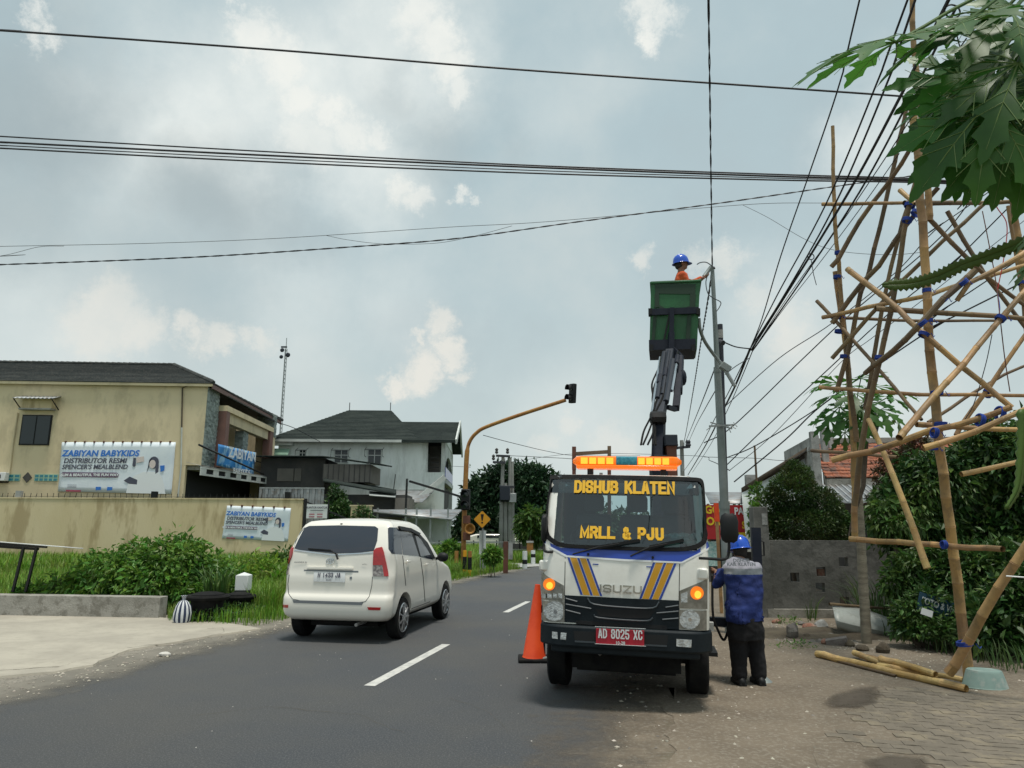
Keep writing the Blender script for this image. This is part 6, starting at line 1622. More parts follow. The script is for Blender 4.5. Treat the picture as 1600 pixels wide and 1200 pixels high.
def bplate(nm,pts,m_,d0=.0,d1=.02,par=bump):
 P_ = [TR.Y(px,py,-.075) for px,py in pts]; m = MB(M=TM); n = len(P_); yy = [-.07 + .02 * (p.x - XC) ** 2 + (max(0,abs(p.x - XC) - (HWD - .2)) / .215) ** 2 * .16 for p in P_]
 m.add([(p.x,y - d1,p.z) for p,y in zip(P_,yy)] + [(p.x,y + .005,p.z) for p,y in zip(P_,yy)],[tuple(range(n)),tuple(range(n,2 * n))[::-1]] + [(i,n + i,n + (i + 1) % n,(i + 1) % n) for i in range(n)]); return m.build(nm,m_,par)
bplate('bumper_recess',[(896,986),(1044,993),(1042,1010),(898,1002)],'dark_void',d1=.003)
bplate('fog_lamp',[(862,987.5),(885,989),(884,1000),(862,998)],'lens_clear',d1=.008); bplate('fog_lamp',[(1057,998.5),(1081,1000),(1080,1012),(1057,1010)],'lens_clear',d1=.008)
bplate('bumper_lip',[(898,1001),(1042,1008.5),(1042,1011),(898,1003.5)],'grille_rib',d1=.006)
pl = bplate('license_plate',[(931.5,982),(1006.5,985.5),(1006.5,1009),(931.5,1005.5)],'plate_red',d1=.025)
P_ = TR.Y(969,993,-.10)
ex = (TR.Y(1006,995,-.1) - TR.Y(932,991.5,-.1)); mm = TM @ basis(P_,ex,(0,0,1))
block_text('AD 8025 XC',mm @ Matrix.Translation((0,.012,0)),.42,.088,.0125,'plate_white',pl,.001,gap=.65); o = text('10-28',.04,'plate_white',pl,mm @ Matrix.Translation((0,-.07,0)),bold=.001,extrude=.001)
for (a,b,c,d) in ((-.242,.242,.070,.074),(-.242,.242,-.088,-.084)): MB(M=mm).box(a,b,c,d,-.002,.003).build('plate_rim','plate_white',pl)
# roof light bar
zl0,zl1 = TR.Y(978,732,.75).z,TR.Y(978,711,.75).z; xl0,xl1 = TR.Y(895,720,.75).x,TR.Y(1065,722,.75).x
LB = MB(M=TM).box(xl0 + .05,xl1 - .05,.65,.87,zl0 - .012,zl0 + .03).build('light_bar','amber_cover',tk,bevel=.01)
xc0,xc1 = TR.Y(963,720,.75).x,TR.Y(996,720,.75).x
def cover(x0,x1,m_,nm,rl,rr):
 m = MB(M=TM); P_ = []
 h = zl1 - zl0; yc = .76
 st = [x0 + (x1 - x0) * i / 10 for i in range(11)]
 pts = []; rads = []
 for x in st:
  r = 1
  if rl and x - x0 < .1: r = max(.1,math.sqrt(1 - ((.1 - (x - x0)) / .1) ** 2))
  if rr and x1 - x < .1: r = max(.1,math.sqrt(1 - ((.1 - (x1 - x)) / .1) ** 2))
  for k in range(12):
   a = 2 * math.pi * k / 12; c,s = math.cos(a),math.sin(a); c = abs(c) ** .6 * (1 if c > 0 else -1); s = abs(s) ** .6 * (1 if s > 0 else -1)
   m.v.append(Vector((x,yc + .10 * c * r,(zl0 + zl1) / 2 + .40 * h * s * (r ** .5))))
 for i in range(10):
  for k in range(12): m.f.append((i * 12 + k,i * 12 + (k + 1) % 12,(i + 1) * 12 + (k + 1) % 12,(i + 1) * 12 + k)); m.mi.append(0)
 m.f += [tuple(range(12)),tuple(range(120,132))]; m.mi += [0,0]; return m.build(nm,m_,LB)
cover(xl0,xc0,'amber_cover','amber_dome',True,False); cover(xc1,xl1,'amber_cover','amber_dome',False,True); cover(xc0 + .002,xc1 - .002,'beacon_teal','blue_dome',False,False)
for k in range(5):
 for (xa,xb_) in ((xl0 + .10,xc0 - .01),(xc1 + .01,xl1 - .12)):
  if k >= 4: continue
  a = xa + (xb_ - xa) * k / 4; b = a + (xb_ - xa) / 4 * .8; MB(M=TM).box(a,b,.652,.664,zl0 + .04,zl1 - .04).build('lamp_cell','bar_cell',LB)
for x in (xl0 + .2,xl1 - .2): MB(M=TM).box(x - .03,x + .03,.7,.82,zTop - .03,zl0).build('bar_foot','car_black',LB)
# mirrors
def mirror(px,py,w,h,y,armpts,thin=False):
 c = TR.Y(px,py,y); m = MB(M=TM)
 s_ = TR.Y(px + w,py,y).x - c.x; hh = c.z - TR.Y(px,py + h,y).z
 m.ell(c,(s_,.05 if not thin else .09,hh),16);
 for i,v in enumerate(m.v):
  d = v - c; k = max(abs(d.x) / s_,abs(d.z) / hh,1e-6); r = math.sqrt((d.x / s_) ** 2 + (d.z / hh) ** 2)
  if r > 1e-3: f = min(1.25,1 + .35 * (r * r - 0) * (1 - abs(abs(d.x) / s_ - abs(d.z) / hh))); m.v[i] = Vector((c.x + d.x * f * .88,v.y,c.z + d.z * f * .92))
 mo = m.build('mirror','car_black',tk)
 MB(M=TM).tube(spline([TR.Y(*p) for p in armpts],5),.014,8).build('mirror_arm','car_black',mo)
 return mo
mirror(851,825,5.5,23,.12,[(851,845,.12),(850,858,.06),(854,862,.0),(864,862,.02)],True)
mirror(1139.5,825,15.5,24,.0,[(1092,872,-.03),(1110,873,-.05),(1130,874,-.04),(1137,870,0),(1139,858,.0),(1139,846,.0)])
tb('indicator_marker','bare_concrete',XC + HWD,XC + HWD + .06,.45,.55,TR.Y(1110,985,.5).z,TR.Y(1110,972,.5).z)
tb('indicator_marker','bare_concrete',XC - HWD - .06,XC - HWD,.45,.55,TR.Y(840,968,.5).z,TR.Y(840,957,.5).z)
# wheels, axle, chassis
def wheel(x,y,r,w,nm='wheel',par=tk):
 t_ = MB(M=TM).lathe([(r * .55,-w / 2),(r * .9,-w / 2),(r * .985,-w / 2 + .02),(r,-w / 2 + .05),(r * .985,-.02),(r * .985,.02),(r,w / 2 - .05),(r * .985,w / 2 - .02),(r * .9,w / 2),(r * .55,w / 2)],(x,y,r),'X',36).build(nm,'rubber',par)
 MB(M=TM).lathe([(0,-w * .2),(r * .3,-w * .22),(r * .5,-w * .4),(r * .56,-w * .5),(r * .56,w * .5),(r * .5,w * .4),(r * .3,w * .22),(0,w * .2)],(x,y,r),'X',24).build('rim','zinc',t_)
 return t_
wl = TR.Y(875,1040,.95).x; wr = TR.Y(1089,1050,.95).x; RW_ = .36
wheel(wl,1.0,RW_,.22); wheel(wr,1.0,RW_,.22)
tb('front_axle','car_black',wl,wr,.94,1.06,RW_ - .05,RW_ + .05)
m = MB(M=TM); m.ell((XC - .25,1.0,RW_ - .02),(.16,.16,.14),14); m.build('axle_housing','car_black',tk)
for x in (XC - .35,XC + .35): tb('chassis_rail','car_black',x - .04,x + .04,.2,5.3,.55,.75)
tb('shade_plate','rubber',XC - .5,XC + .5,.45,1.9,.27,.32); tb('shade_panel','rubber',XC - .55,XC + .55,.40,.44,.30,.62); tb('shade_box','car_black',XC - HWD + .3,XC + HWD - .3,.35,2.4,.5,.6); tb('engine','car_black',XC - .33,XC + .33,.5,1.6,.42,zBmT + .05)  # added underbody slabs around the engine, blocking light to deepen the truck's shadow
tb('mudguard','car_black',XC - HWD + .02,XC - HWD + .3,.5,1.5,zBmT - .12,zBmT + .0); tb('mudguard','car_black',XC + HWD - .3,XC + HWD - .02,.5,1.5,zBmT - .12,zBmT + .0)
m = MB(M=TM); m.tube([(XC - .35,.3,.55),(XC - .25,.25,.47),(XC - .15,.3,.55)],.02,6); m.build('tow_hook','zinc',tk)
for y in (4.3,):
 for x in (XC - .68,XC - .45,XC + .45,XC + .68): wheel(x,y,RW_,.2)
 tb('rear_axle','car_black',XC - .6,XC + .6,y - .06,y + .06,RW_ - .06,RW_ + .06)
BED = tb('flatbed','boom_grey',XC - HWD,XC + HWD,2.4,5.4,.8,.92)
for a in ((XC - HWD,XC - HWD + .04,2.4,5.4,.92,1.3),(XC + HWD - .04,XC + HWD,2.4,5.4,.92,1.3),(XC - HWD + .04,XC + HWD - .04,5.36,5.4,.92,1.3)): tb('bed_panel','truck_white',*a)
tb('fuel_tank','zinc',XC + .42,XC + HWD - .05,1.75,2.35,.42,.75,bevel=.04); tb('battery_box','car_black',XC - HWD + .05,XC - .42,1.75,2.3,.45,.75)
for k in range(3):
 p = TR.Y(1116,880 + k * 3,1.9);
levb = tb('control_panel','boom_navy',XC + HWD - .25,XC + HWD + .04,1.7,1.95,.9,1.32)
for k in range(4): MB(M=TM).bar((XC + HWD - .2 + k * .06,1.72,1.32),(XC + HWD - .18 + k * .06,1.66,1.48),.012).build('lever','chrome',levb)
m = MB(M=TM); hp = [TR.Y(1113,900,1.6),TR.Y(1114,960,1.5),TR.Y(1122,985,1.5),TR.Y(1131,1000,1.5),TR.Y(1138,985,1.5)]; m.tube(spline(hp,6),.014,6); m.build('hose','rubber',tk)
tb('side_step','car_black',XC + HWD - .02,XC + HWD + .12,.8,1.25,.42,.46)
# outriggers
g = TR.I @ gp(1190,1066); mo = MB(M=TM).box(XC,g.x,g.y - .05,g.y + .05,.62,.72).build('outrigger','boom_navy',tk)
z1_ = TR.Y(1190,880,g.y).z; z2_ = TR.Y(1190,838,g.y).z
MB(M=TM).box(g.x - .05,g.x + .05,g.y - .06,g.y + .06,z1_ - .1,z2_ + .1).build('jack_cylinder','boom_navy',mo); MB(M=TM).tube([(g.x + .01,g.y,z1_),(g.x + .01,g.y,.03)],.018,10).build('jack_rod','chrome',mo)
zg_ = g.z
MB(M=TM).lathe([(0,.06),(.05,.06),(.11,.012),(.11,0),(0,0)],(g.x + .01,g.y,zg_),n=18,sx=1).build('foot_pad','steel_pole',mo)
MB(M=TM).tube([(g.x + .05,g.y - .02,z2_ - .05),(g.x + .08,g.y - .03,z2_ - .06),(g.x + .08,g.y - .03,z2_ - .22),(g.x + .05,g.y - .02,z2_ - .22)],.01,6).build('handle','car_black',mo)
g = TR.I @ gp(848,1033); mo = MB(M=TM).box(g.x,XC,g.y - .05,g.y + .05,.62,.72).build('outrigger','boom_navy',tk)
MB(M=TM).tube([(g.x,g.y,.68),(g.x,g.y,.03)],.03,10).build('jack_rod','boom_navy',mo); MB(M=TM).lathe([(0,.06),(.05,.06),(.12,.012),(.12,0),(0,0)],(g.x,g.y,g.z),n=18).build('foot_pad','steel_pole',mo)
# rack behind cab roof (brown ladder frame)
rk = MB(M=TM).bar(TR.Y(897,734,2.1),TR.Y(897,698,2.1),.05).build('ladder_rack','rust',tk)
for a,b in (((952,735),(952,697)),((900,709),(950,706)),((900,724),(950,722))): MB(M=TM).bar(TR.Y(*a,2.1),TR.Y(*b,2.1),.045).build('rack_bar','bamboo_old',rk)
for x in (897,952): q = TR.Y(x,730,2.1); MB(M=TM).bar((q.x,2.1,.9),q,.045).build('rack_bar','rust',rk)
# crane column and boom (world depths)
def wp(px,py,Y): return at(px,py,Y)
col_b = wp(1030,820,9.35); col_b.z = .9
BM = MB().bar(col_b,wp(1028,712,9.35),.20,.22).build('crane_column','boom_navy',tk,bevel=.01)
MB().bar(wp(1028,735,9.35),wp(1030,655,9.6),.15,.2).build('column_head','boom_navy',BM,bevel=.01)
MB().box(wp(1040,712,9.4).x,wp(1055,712,9.4).x,9.3,9.5,.95,wp(1045,684,9.4).z).build('valve_post','rust',BM)
MB().box(wp(1037,712,9.4).x,wp(1056,712,9.4).x,9.25,9.5,wp(1045,698,9.4).z,wp(1045,681,9.4).z).build('valve_box','boom_grey',BM,bevel=.01)
q = wp(1028,653,9.45); MB().lathe([(0,-.10),(.08,-.10),(.09,-.08),(.09,.08),(.08,.10),(0,.10)],q,'X',8).build('joint_pin','car_black',BM)
b1_,b2_ = wp(1029,662,9.55),wp(1047,552,11.2)
BOOM = MB().bar(b1_,b2_,.13,.18).build('boom','boom_grey',BM,bevel=.012)
dirb = (b2_ - b1_).normalized(); sxv = Vector((1,0,0)); upb = dirb.cross(sxv).normalized() * -1
for off,r_,a,b in ((-.10,.035,.30,.98),(-.04,.03,.35,1.0),(.03,.045,.25,.85),(.085,.025,.4,.98),(-.14,.02,.1,.9)):
 MB().tube([b1_.lerp(b2_,a) + sxv * off - Vector((0,.13,0)),b1_.lerp(b2_,b) + sxv * off * 1.2 - Vector((0,.13,0))],r_,8).build('hydraulic_cylinder','boom_grey' if r_ > .026 else 'chrome',BOOM)
for k,off in enumerate((-.12,-.05,.04,.1)): MB().tube([b1_.lerp(b2_,.5 + .1 * k) + sxv * off - Vector((0,.13,0)),b1_.lerp(b2_,.62 + .1 * k) + sxv * off - Vector((0,.13,0))],.04,8).build('cylinder_clamp','boom_navy',BOOM)
for k in range(5):
 m = MB(); P3 = [b1_.lerp(b2_,t_) + sxv * (-.17 + .03 * k + .04 * math.sin(t_ * 9 + k)) - Vector((0,.12 + .03 * math.cos(k + t_ * 7),0)) for t_ in (-.25,-.1,.1,.3,.5,.7)]
 m.tube(spline(P3,5),.014,6); m.build('hydraulic_hose','rubber',BOOM)
s1,s2_ = wp(1056,638,10.1),wp(1062,560,11.2)
ARM = MB().bar(s1,wp(1060,600,10.6),.09,.1).build('link_arm','boom_navy',BOOM); MB().bar(wp(1059,612,10.5),s2_,.13,.15).build('link_cylinder','boom_navy',ARM,bevel=.02)
q = wp(1067,590,10.8); MB().ell(q,(.06,.07,.13),12).build('motor','boom_navy',ARM)
MB().bar(wp(1043,636,10.0),wp(1056,640,10.1),.06).build('link_bracket','boom_grey',ARM); MB().bar(wp(1050,545,11.3),wp(1064,560,11.2),.1).build('link_bracket','boom_navy',ARM)
# bucket
BF = Fr(at(1054,546,11.35),R(-12),R(1.2)); bk = None
def bq(px,py,y=0): return BF.Y(px,py,y)
bwT = (bq(1094,441).x - bq(1017,441).x) / 2; bwB = (bq(1089,545).x - bq(1014.5,545).x) / 2; bxT = bq(1055.5,441).x; bxB = bq(1051.5,545).x; bzT = bq(1055,438).z; bzB = bq(1052,546).z
bd = .75
m = MB(M=BF.M)
def shell(m,t_):
 T4 = [(bxT - bwT + t_,t_),(bxT + bwT - t_,t_),(bxT + bwT - t_,bd - t_),(bxT - bwT + t_,bd - t_)]; B4 = [(bxB - bwB + t_,t_ + .02),(bxB + bwB - t_,t_ + .02),(bxB + bwB - t_,bd - t_ - .05),(bxB - bwB + t_,bd - t_ - .05)]
 z0 = bzB + t_; b = len(m.v); m.v += [Vector((x,y,z0)) for x,y in B4] + [Vector((x,y,bzT)) for x,y in T4]
 return b
a = shell(m,0); b = shell(m,.02)
for i in range(4):
 j = (i + 1) % 4; m.f += [(a + i,a + j,a + 4 + j,a + 4 + i),(b + j,b + i,b + 4 + i,b + 4 + j),(a + 4 + i,a + 4 + j,b + 4 + j,b + 4 + i)]; m.mi += [0] * 3
m.f += [(a,a + 1,a + 2,a + 3),(b,b + 1,b + 2,b + 3)]; m.mi += [0,0]
bk = m.build('bucket','bucket_green',BOOM)
def bb(nm,m_,p0,p1,y0=-.03,y1=-.002):
 A_,B_ = bq(*p0),bq(*p1); return MB(M=BF.M).box(min(A_.x,B_.x),max(A_.x,B_.x),y0,y1,min(A_.z,B_.z),max(A_.z,B_.z)).build(nm,m_,bk)
MB(M=BF.M).box(bxT - bwT - .02,bxT + bwT + .02,-.03,bd + .02,bzT - .05,bzT - .012).build('bucket_rim','bucket_green',bk,bevel=.01)
def fpoly(nm,m_,pts,y0=-.012,y1=-.002):
 P_ = [bq(*p) for p in pts]; MB(M=BF.M).prism([(p.x,p.z) for p in P_],y0,y1,'XZ').build(nm,m_,bk)
fpoly('recess','bucket_dark',[(1023,443),(1087,444),(1086,460),(1024,459)])
fpoly('recess','bucket_dark',[(1023,459),(1030,459),(1030,480),(1023,481)]); fpoly('recess','bucket_dark',[(1078,459),(1087,460),(1086,483),(1078,482)])
fpoly('recess','bucket_dark',[(1030,477),(1036,480),(1043,486),(1030,487)]); fpoly('recess','bucket_dark',[(1078,478),(1078,487),(1062,486),(1068,482)])
bb('belt','boom_navy',(1015.5,484),(1092,491),-.06,-.014);
for px in (1016,1091): q = bq(px,488); MB(M=BF.M).box(q.x - .03,q.x + .03,-.07,.1,q.z - .05,q.z + .05).build('belt_lug','car_black',bk)
MB(M=BF.M).bar(bq(1050,481,-.1),bq(1049,541,-.1),.075,.06).build('pivot_arm','boom_navy',bk); MB(M=BF.M).bar(bq(1046,492,-.06),bq(1037,534,-.06),.03).build('tilt_rod','car_black',bk)
fpoly('recess','bucket_dark',[(1021,492),(1026,492),(1023,534),(1018,534)],-.02,-.003); fpoly('recess','bucket_dark',[(1074,492),(1080,492),(1078,536),(1071,536)],-.02,-.003)
bb('base_tray','boom_navy',(1014,533),(1087,547),-.08,bd * .9)
for px in (1018,1083): q = bq(px,545); MB(M=BF.M).box(q.x - .03,q.x + .03,-.10,-.03,q.z - .06,q.z + .05).build('tray_foot','car_black',bk)
MB().bar(wp(1048,556,11.25),bq(1049,520,-.1) if False else (BF.M @ bq(1049,520,-.1)),.09).build('bucket_pivot','boom_navy',bk)
# ================================================================ WHITE CAR
CS = 1.06
CF = Fr(Vector((at(521,950,11.15).x,11.15,0)),R(-10.5)); CM = CF.M
car = thing('car','white compact family van driving away with red tail lamps and dark tinted windows','car',CM)
LS = .90
def Cy(y): return y * CS * LS
def tabf(tab):
 def f(z):
  z /= CS
  if z <= tab[0][0]: return tab[0][1]
  for i in range(len(tab) - 1):
   if z <= tab[i + 1][0]:
    t_ = (z - tab[i][0]) / (tab[i + 1][0] - tab[i][0]); p = [tab[max(i - 1,0)],tab[i],tab[i + 1],tab[min(i + 2,len(tab) - 1)]]
    m0 = (p[2][1] - p[0][1]) / max(1e-6,p[2][0] - p[0][0]) * (p[2][0] - p[1][0]); m1 = (p[3][1] - p[1][1]) / max(1e-6,p[3][0] - p[1][0]) * (p[2][0] - p[1][0])
    return (2 * t_ ** 3 - 3 * t_ ** 2 + 1) * p[1][1] + (t_ ** 3 - 2 * t_ ** 2 + t_) * m0 + (-2 * t_ ** 3 + 3 * t_ ** 2) * p[2][1] + (t_ ** 3 - t_ ** 2) * m1
  return tab[-1][1]
 return f
yrear = tabf([(.30,.12),(.36,.03),(.46,.0),(.58,.0),(.63,.015),(.665,.05),(.70,.06),(.9,.065),(.97,.085),(1.1,.10),(1.25,.12),(1.33,.15),(1.45,.215),(1.56,.285),(1.64,.345),(1.69,.42)])
whalf = tabf([(.30,.74),(.36,.81),(.46,.838),(.60,.842),(.75,.838),(.9,.845),(1.02,.838),(1.15,.825),(1.27,.805),(1.33,.79),(1.45,.762),(1.56,.73),(1.64,.698),(1.69,.64)])
yfr = tabf([(.30,3.95),(.45,4.12),(.6,4.12),(.75,4.05),(.86,3.9),(.95,3.6),(1.02,3.25),(1.10,3.0),(1.3,2.66),(1.5,2.34),(1.62,2.08),(1.69,1.8)])
ZL = [.30,.33,.36,.40,.46,.52,.58,.61,.64,.66,.68,.72,.8,.88,.93,.97,1.02,1.08,1.15,1.2,1.25,1.29,1.33,1.39,1.45,1.5,1.56,1.6,1.64,1.665,1.69]
def cring(z):
 w = whalf(z) * CS; y0 = Cy(yrear(z)); y1 = Cy(yfr(z)); rr = .15 if z < 1.1 * CS else .15 - .06 * min(1,(z / CS - 1.1) / .15); rf = .42 if z < 1.0 * CS else .30; P_ = []
 def arc(cx,cy,rx,ry,a0,a1,n):
  for i in range(n): a = R(a0 + (a1 - a0) * i / (n - 1)); P_.append(Vector((cx + rx * math.cos(a),cy + ry * math.sin(a),z)))
 bow = lambda x: .035 * (x / w) ** 2
 nB = 15
 for i in range(nB): x = -(w - rr) + 2 * (w - rr) * i / (nB - 1); P_.append(Vector((x,y0 + bow(x) * .8,z)))
 o = .035 * .8 * ((w - rr) / w) ** 2
 for i in range(1,8): a = R(-90 + 90 * i / 8); P_.append(Vector((w - rr + rr * math.cos(a),y0 + o + rr + rr * math.sin(a),z)))
 for i in range(25): y = y0 + o + rr + (y1 - rf - y0 - o - rr) * i / 24; u = i / 24; P_.append(Vector((w - .012 * (2 * u - 1) ** 2 - .05 * max(0,u - .7),y,z)))
 for i in range(1,8): a = R(90 * i / 8); P_.append(Vector((w - .027 - rf + rf * math.cos(a),y1 - rf + rf * math.sin(a),z)))
 R_ = P_[nB:]
 nF = 9
 for i in range(nF): x = (w - .027 - rf) * (1 - 2 * i / (nF - 1)); P_.append(Vector((x,y1 + .02 * (1 - (x / w) ** 2),z)))
 P_ += [Vector((-p.x,p.y,p.z)) for p in R_[::-1]]
 return P_
rings = [cring(z * CS) for z in ZL]; base = rings[-1]; cy0 = Cy(1.12)
for sfc in (.93,.8,.6,.35,.12): rings.append([Vector((p.x * sfc,cy0 + (p.y - cy0) * sfc,p.z + .055 * CS * (1 - sfc ** 2.2))) for p in base])
m = MB(); k = len(base)
for r in rings: m.v += r
for j in range(len(rings) - 1):
 for i in range(k): m.f.append((j * k + i,j * k + (i + 1) % k,(j + 1) * k + (i + 1) % k,(j + 1) * k + i)); m.mi.append(0)
m.f += [tuple(range(k))[::-1],tuple((len(rings) - 1) * k + i for i in range(k))]; m.mi += [0,0]
m.M = CM; body = m.build('body','van_white',car,angle=180)
# wheel arches by boolean
wy = [Cy(.72),Cy(.72) + 2.42]; WR = .30 * CS;
cut = MB(M=CM)
for y in wy:
 for s in (-1,1): cut.lathe([(.001,-.22),(WR * 1.17,-.22),(WR * 1.17,.3),(.001,.3)],(s * .76 * CS,y,WR * 1.04),'X',40)
cu = cut.build('cutter','car_black')
q = body.modifiers.new('b','BOOLEAN'); q.operation = 'DIFFERENCE'; q.object = cu; q.solver = 'EXACT'
me = evaluated(body); body.modifiers.clear(); body.data = me; bpy.data.objects.remove(cu)
me.materials.clear(); me.materials.append(M_['van_white']); me.polygons.foreach_set('use_smooth',[True] * len(me.polygons)); me.set_sharp_from_angle(angle=R(50))
me.polygons.foreach_set('material_index',[0] * len(me.polygons))
bvh = BVHTree.FromPolygons([v.co.copy() for v in me.vertices],[tuple(p.vertices) for p in me.polygons])
def cfr(x,z):
 h = bvh.ray_cast(Vector((x,-1,z)),Vector((0,1,0)))
 if h[0] is None:
  h = bvh.find_nearest(Vector((x,0,z)))
 n = h[1]; return (h[0],n if n.y < .3 else -n)
def cfs(y,z,s=1):
 h = bvh.ray_cast(Vector((s * 2,y,z)),Vector((-s,0,0)))
 if h[0] is None: h = bvh.find_nearest(Vector((s * .85,y,z)))
 n = h[1]; return (h[0],n if n.x * s > 0 else -n)
def R2(px,py):
 y = .1
 for _ in range(8): p = CF.Y(px,py,y); y = cfr(p.x,p.z)[0].y
 return (p.x,p.z)
def S2_(px,py):
 x = .85
 for _ in range(8): p = CF.X(px,py,x); x = cfs(p.y,p.z)[0].x
 return (p.y,p.z)
def cpx(px,py):
 d = CF._d(px,py).normalized(); h = bvh.ray_cast(CF.c,d)
 if h[0] is None:
  t_ = 11.2
  for _ in range(6): q = bvh.find_nearest(CF.c + d * t_); t_ = (q[0] - CF.c).dot(d)
  h = q
 n = h[1]; return (h[0],n if n.dot(d) < .35 else -n)
def cr(nm,pts,m_,par=car,eps=.004,thick=.006,du=2.5,dv=3,**kk): return decal(nm,pts,cpx,m_,par,M=CM,eps=eps,thick=thick,du=du,dv=dv)
cs_ = cr
cr('rear_window',[(483,822),(530,821),(586,822.5),(591,826),(589.5,845),(584,861),(560,864),(520,865),(470,860),(460,857),(466,844),(476,825)],'tint_glass',eps=.004)
cr('glass_trim',[(460,858.5),(520,866.3),(583,862.5),(583,864.3),(520,868.2),(460,860.5)],'chrome',eps=.008)
# roof spoiler
q_ = cpx(534,818.5)[0]; MB(M=CM).box(q_.x - .015,q_.x + .015,q_.y - .02,q_.y + .02,q_.z - .008,q_.z + .008).build('brake_lamp','car_black',car)
# tail lamps: rear face and wrapped side
for L_ in (([(455,853),(459,856),(457,868),(452,880),(441.5,880),(443,868),(449,856)],[(441.5,880),(452,880),(451.5,897),(442,897)]),([(584,861),(588,857),(597.5,855),(600,862),(603,876),(606,890),(607,900.5),(600.5,900.5),(598,883),(583,883)],[(583,883),(598,883),(600.5,900.5),(583,900)])):
 T_ = cr('tail_lamp',L_[0],'lamp_red',eps=.018,thick=.026); cr('reverse_lens',L_[1],'lamp_clear',T_,eps=.016,thick=.024)
 # handle bar, plate, emblem, strip
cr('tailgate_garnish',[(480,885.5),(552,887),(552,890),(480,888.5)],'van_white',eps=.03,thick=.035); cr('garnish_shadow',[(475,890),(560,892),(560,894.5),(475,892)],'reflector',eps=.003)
pl = cr('license_plate',[(491,893),(540,894.5),(539.5,910),(490.5,908.5)],'plate_white',eps=.012,thick=.012)
p,nn = cpx(515,900); mm = CM @ basis(p + nn * .02,(1,0,0),(0,-nn.z,-nn.y) if False else (Vector((0,0,1)) - nn * nn.z))
block_text('H 1433 JA',mm @ Matrix.Translation((0,.012,0)),.37,.07,.012,'ink_dark',pl,.001,gap=.6); text('03-23',.035,'ink_dark',pl,mm @ Matrix.Translation((0,-.062,0)),extrude=.001)
p,nn = cpx(516,877); mm = CM @ basis(p + nn * .012,(1,0,0),(Vector((0,0,1)) - nn * nn.z))
m = MB(M=mm)
def oval(rx,ry,cx=0,cy=0,w=.006):
 P_ = [(cx + rx * math.cos(a),cy + ry * math.sin(a),0) for a in [i * math.pi / 12 for i in range(25)]]; m.tube(P_,w,6,caps=False)
oval(.062,.042); oval(.022,.038,0,0,.005); oval(.046,.017,0,.018,.005); m.build('emblem','chrome',car)
for t_,q_ in (('VAN 1.3',(478,879)),('VVT-i',(573,883))):
 pass
text('AVANZA VELOZ'[:6] + ' G',.032,'reflector',car,CM @ basis(cpx(470,878.5)[0] + Vector((0,-.012,0)),(1,0,0),(0,0,1)),xs=1.3,extrude=.001)
text('VVT-i',.028,'reflector',car,CM @ basis(cpx(570,882)[0] + Vector((0,-.012,0)),(1,0,0),(0,0,1)),xs=1.2,extrude=.001)
def cseam(pts,w=.9,fn=cr,m_='car_black',nm='panel_gap'):
 for a,b in zip(pts,pts[1:]):
  dx,dy = b[0] - a[0],b[1] - a[1]; l = math.hypot(dx,dy); nx,ny = -dy / l * w / 2,dx / l * w / 2
  fn(nm,[(a[0] + nx,a[1] + ny),(b[0] + nx,b[1] + ny),(b[0] - nx,b[1] - ny),(a[0] - nx,a[1] - ny)],m_,eps=.0025,thick=.002)
cseam([(452,898),(450,912),(451,928),(457,936),(470,938.5)],.8); cseam([(582,901),(581,915),(577,932),(571,940),(560,941.5)],.8)
cr('bumper_step',[(457,937.5),(568,941),(565,945.5),(459,942)],'reflector',eps=.004)
cr('bumper_reflector',[(435.5,944.5),(450.5,945),(450,949.5),(436,949)],'lamp_red',eps=.008); cr('bumper_reflector',[(574,948.5),(595,949),(594,953.5),(576,953)],'lamp_red',eps=.008)
cr('lock',[(546.5,901),(550,901),(550,905),(546.5,905)],'reflector',eps=.004)
# crease lines on the tailgate
# rear wiper
P3 = [];
for q_ in ((529,874),(526,866),(518,861),(483,858.5)): p,nn = cpx(*q_); P3.append(p + nn * .03)
W_ = MB(M=CM).tube(P3[:3] + [P3[2].lerp(P3[3],.3)],[.016,.012,.008,.007],6).build('rear_wiper','car_black',car); MB(M=CM).bar(P3[2],P3[3],.012,.025).build('wiper_blade','car_black',W_)
# side windows
def sw_pts(pts): return pts
for nm,pts in (('side_window',[(606,824),(620,824.5),(625,830),(628.5,866),(612,865),(607,858)]),('side_window',[(625,829),(643,834),(654.5,869),(629.5,866.5)]),('side_window',[(648,835),(658,843),(672,866),(675,874),(657.5,870.5)])):
 cs_(nm,pts,'tint_glass',eps=.004,du=.06,dv=.06)
cs_('window_pillar',[(643,834),(648,835),(657.5,870.5),(654.5,869)],'car_black',eps=.003,du=.06)
cs_('rain_visor',[(621,823),(640,826),(655,834),(653,837.5),(640,831),(624,829)],'car_black',eps=.03,thick=.03,du=.06)
cs_('window_frame',[(655,834),(668,848),(680,872),(675,874),(672,866),(658,843),(650,835)],'car_black',eps=.006,du=.06)
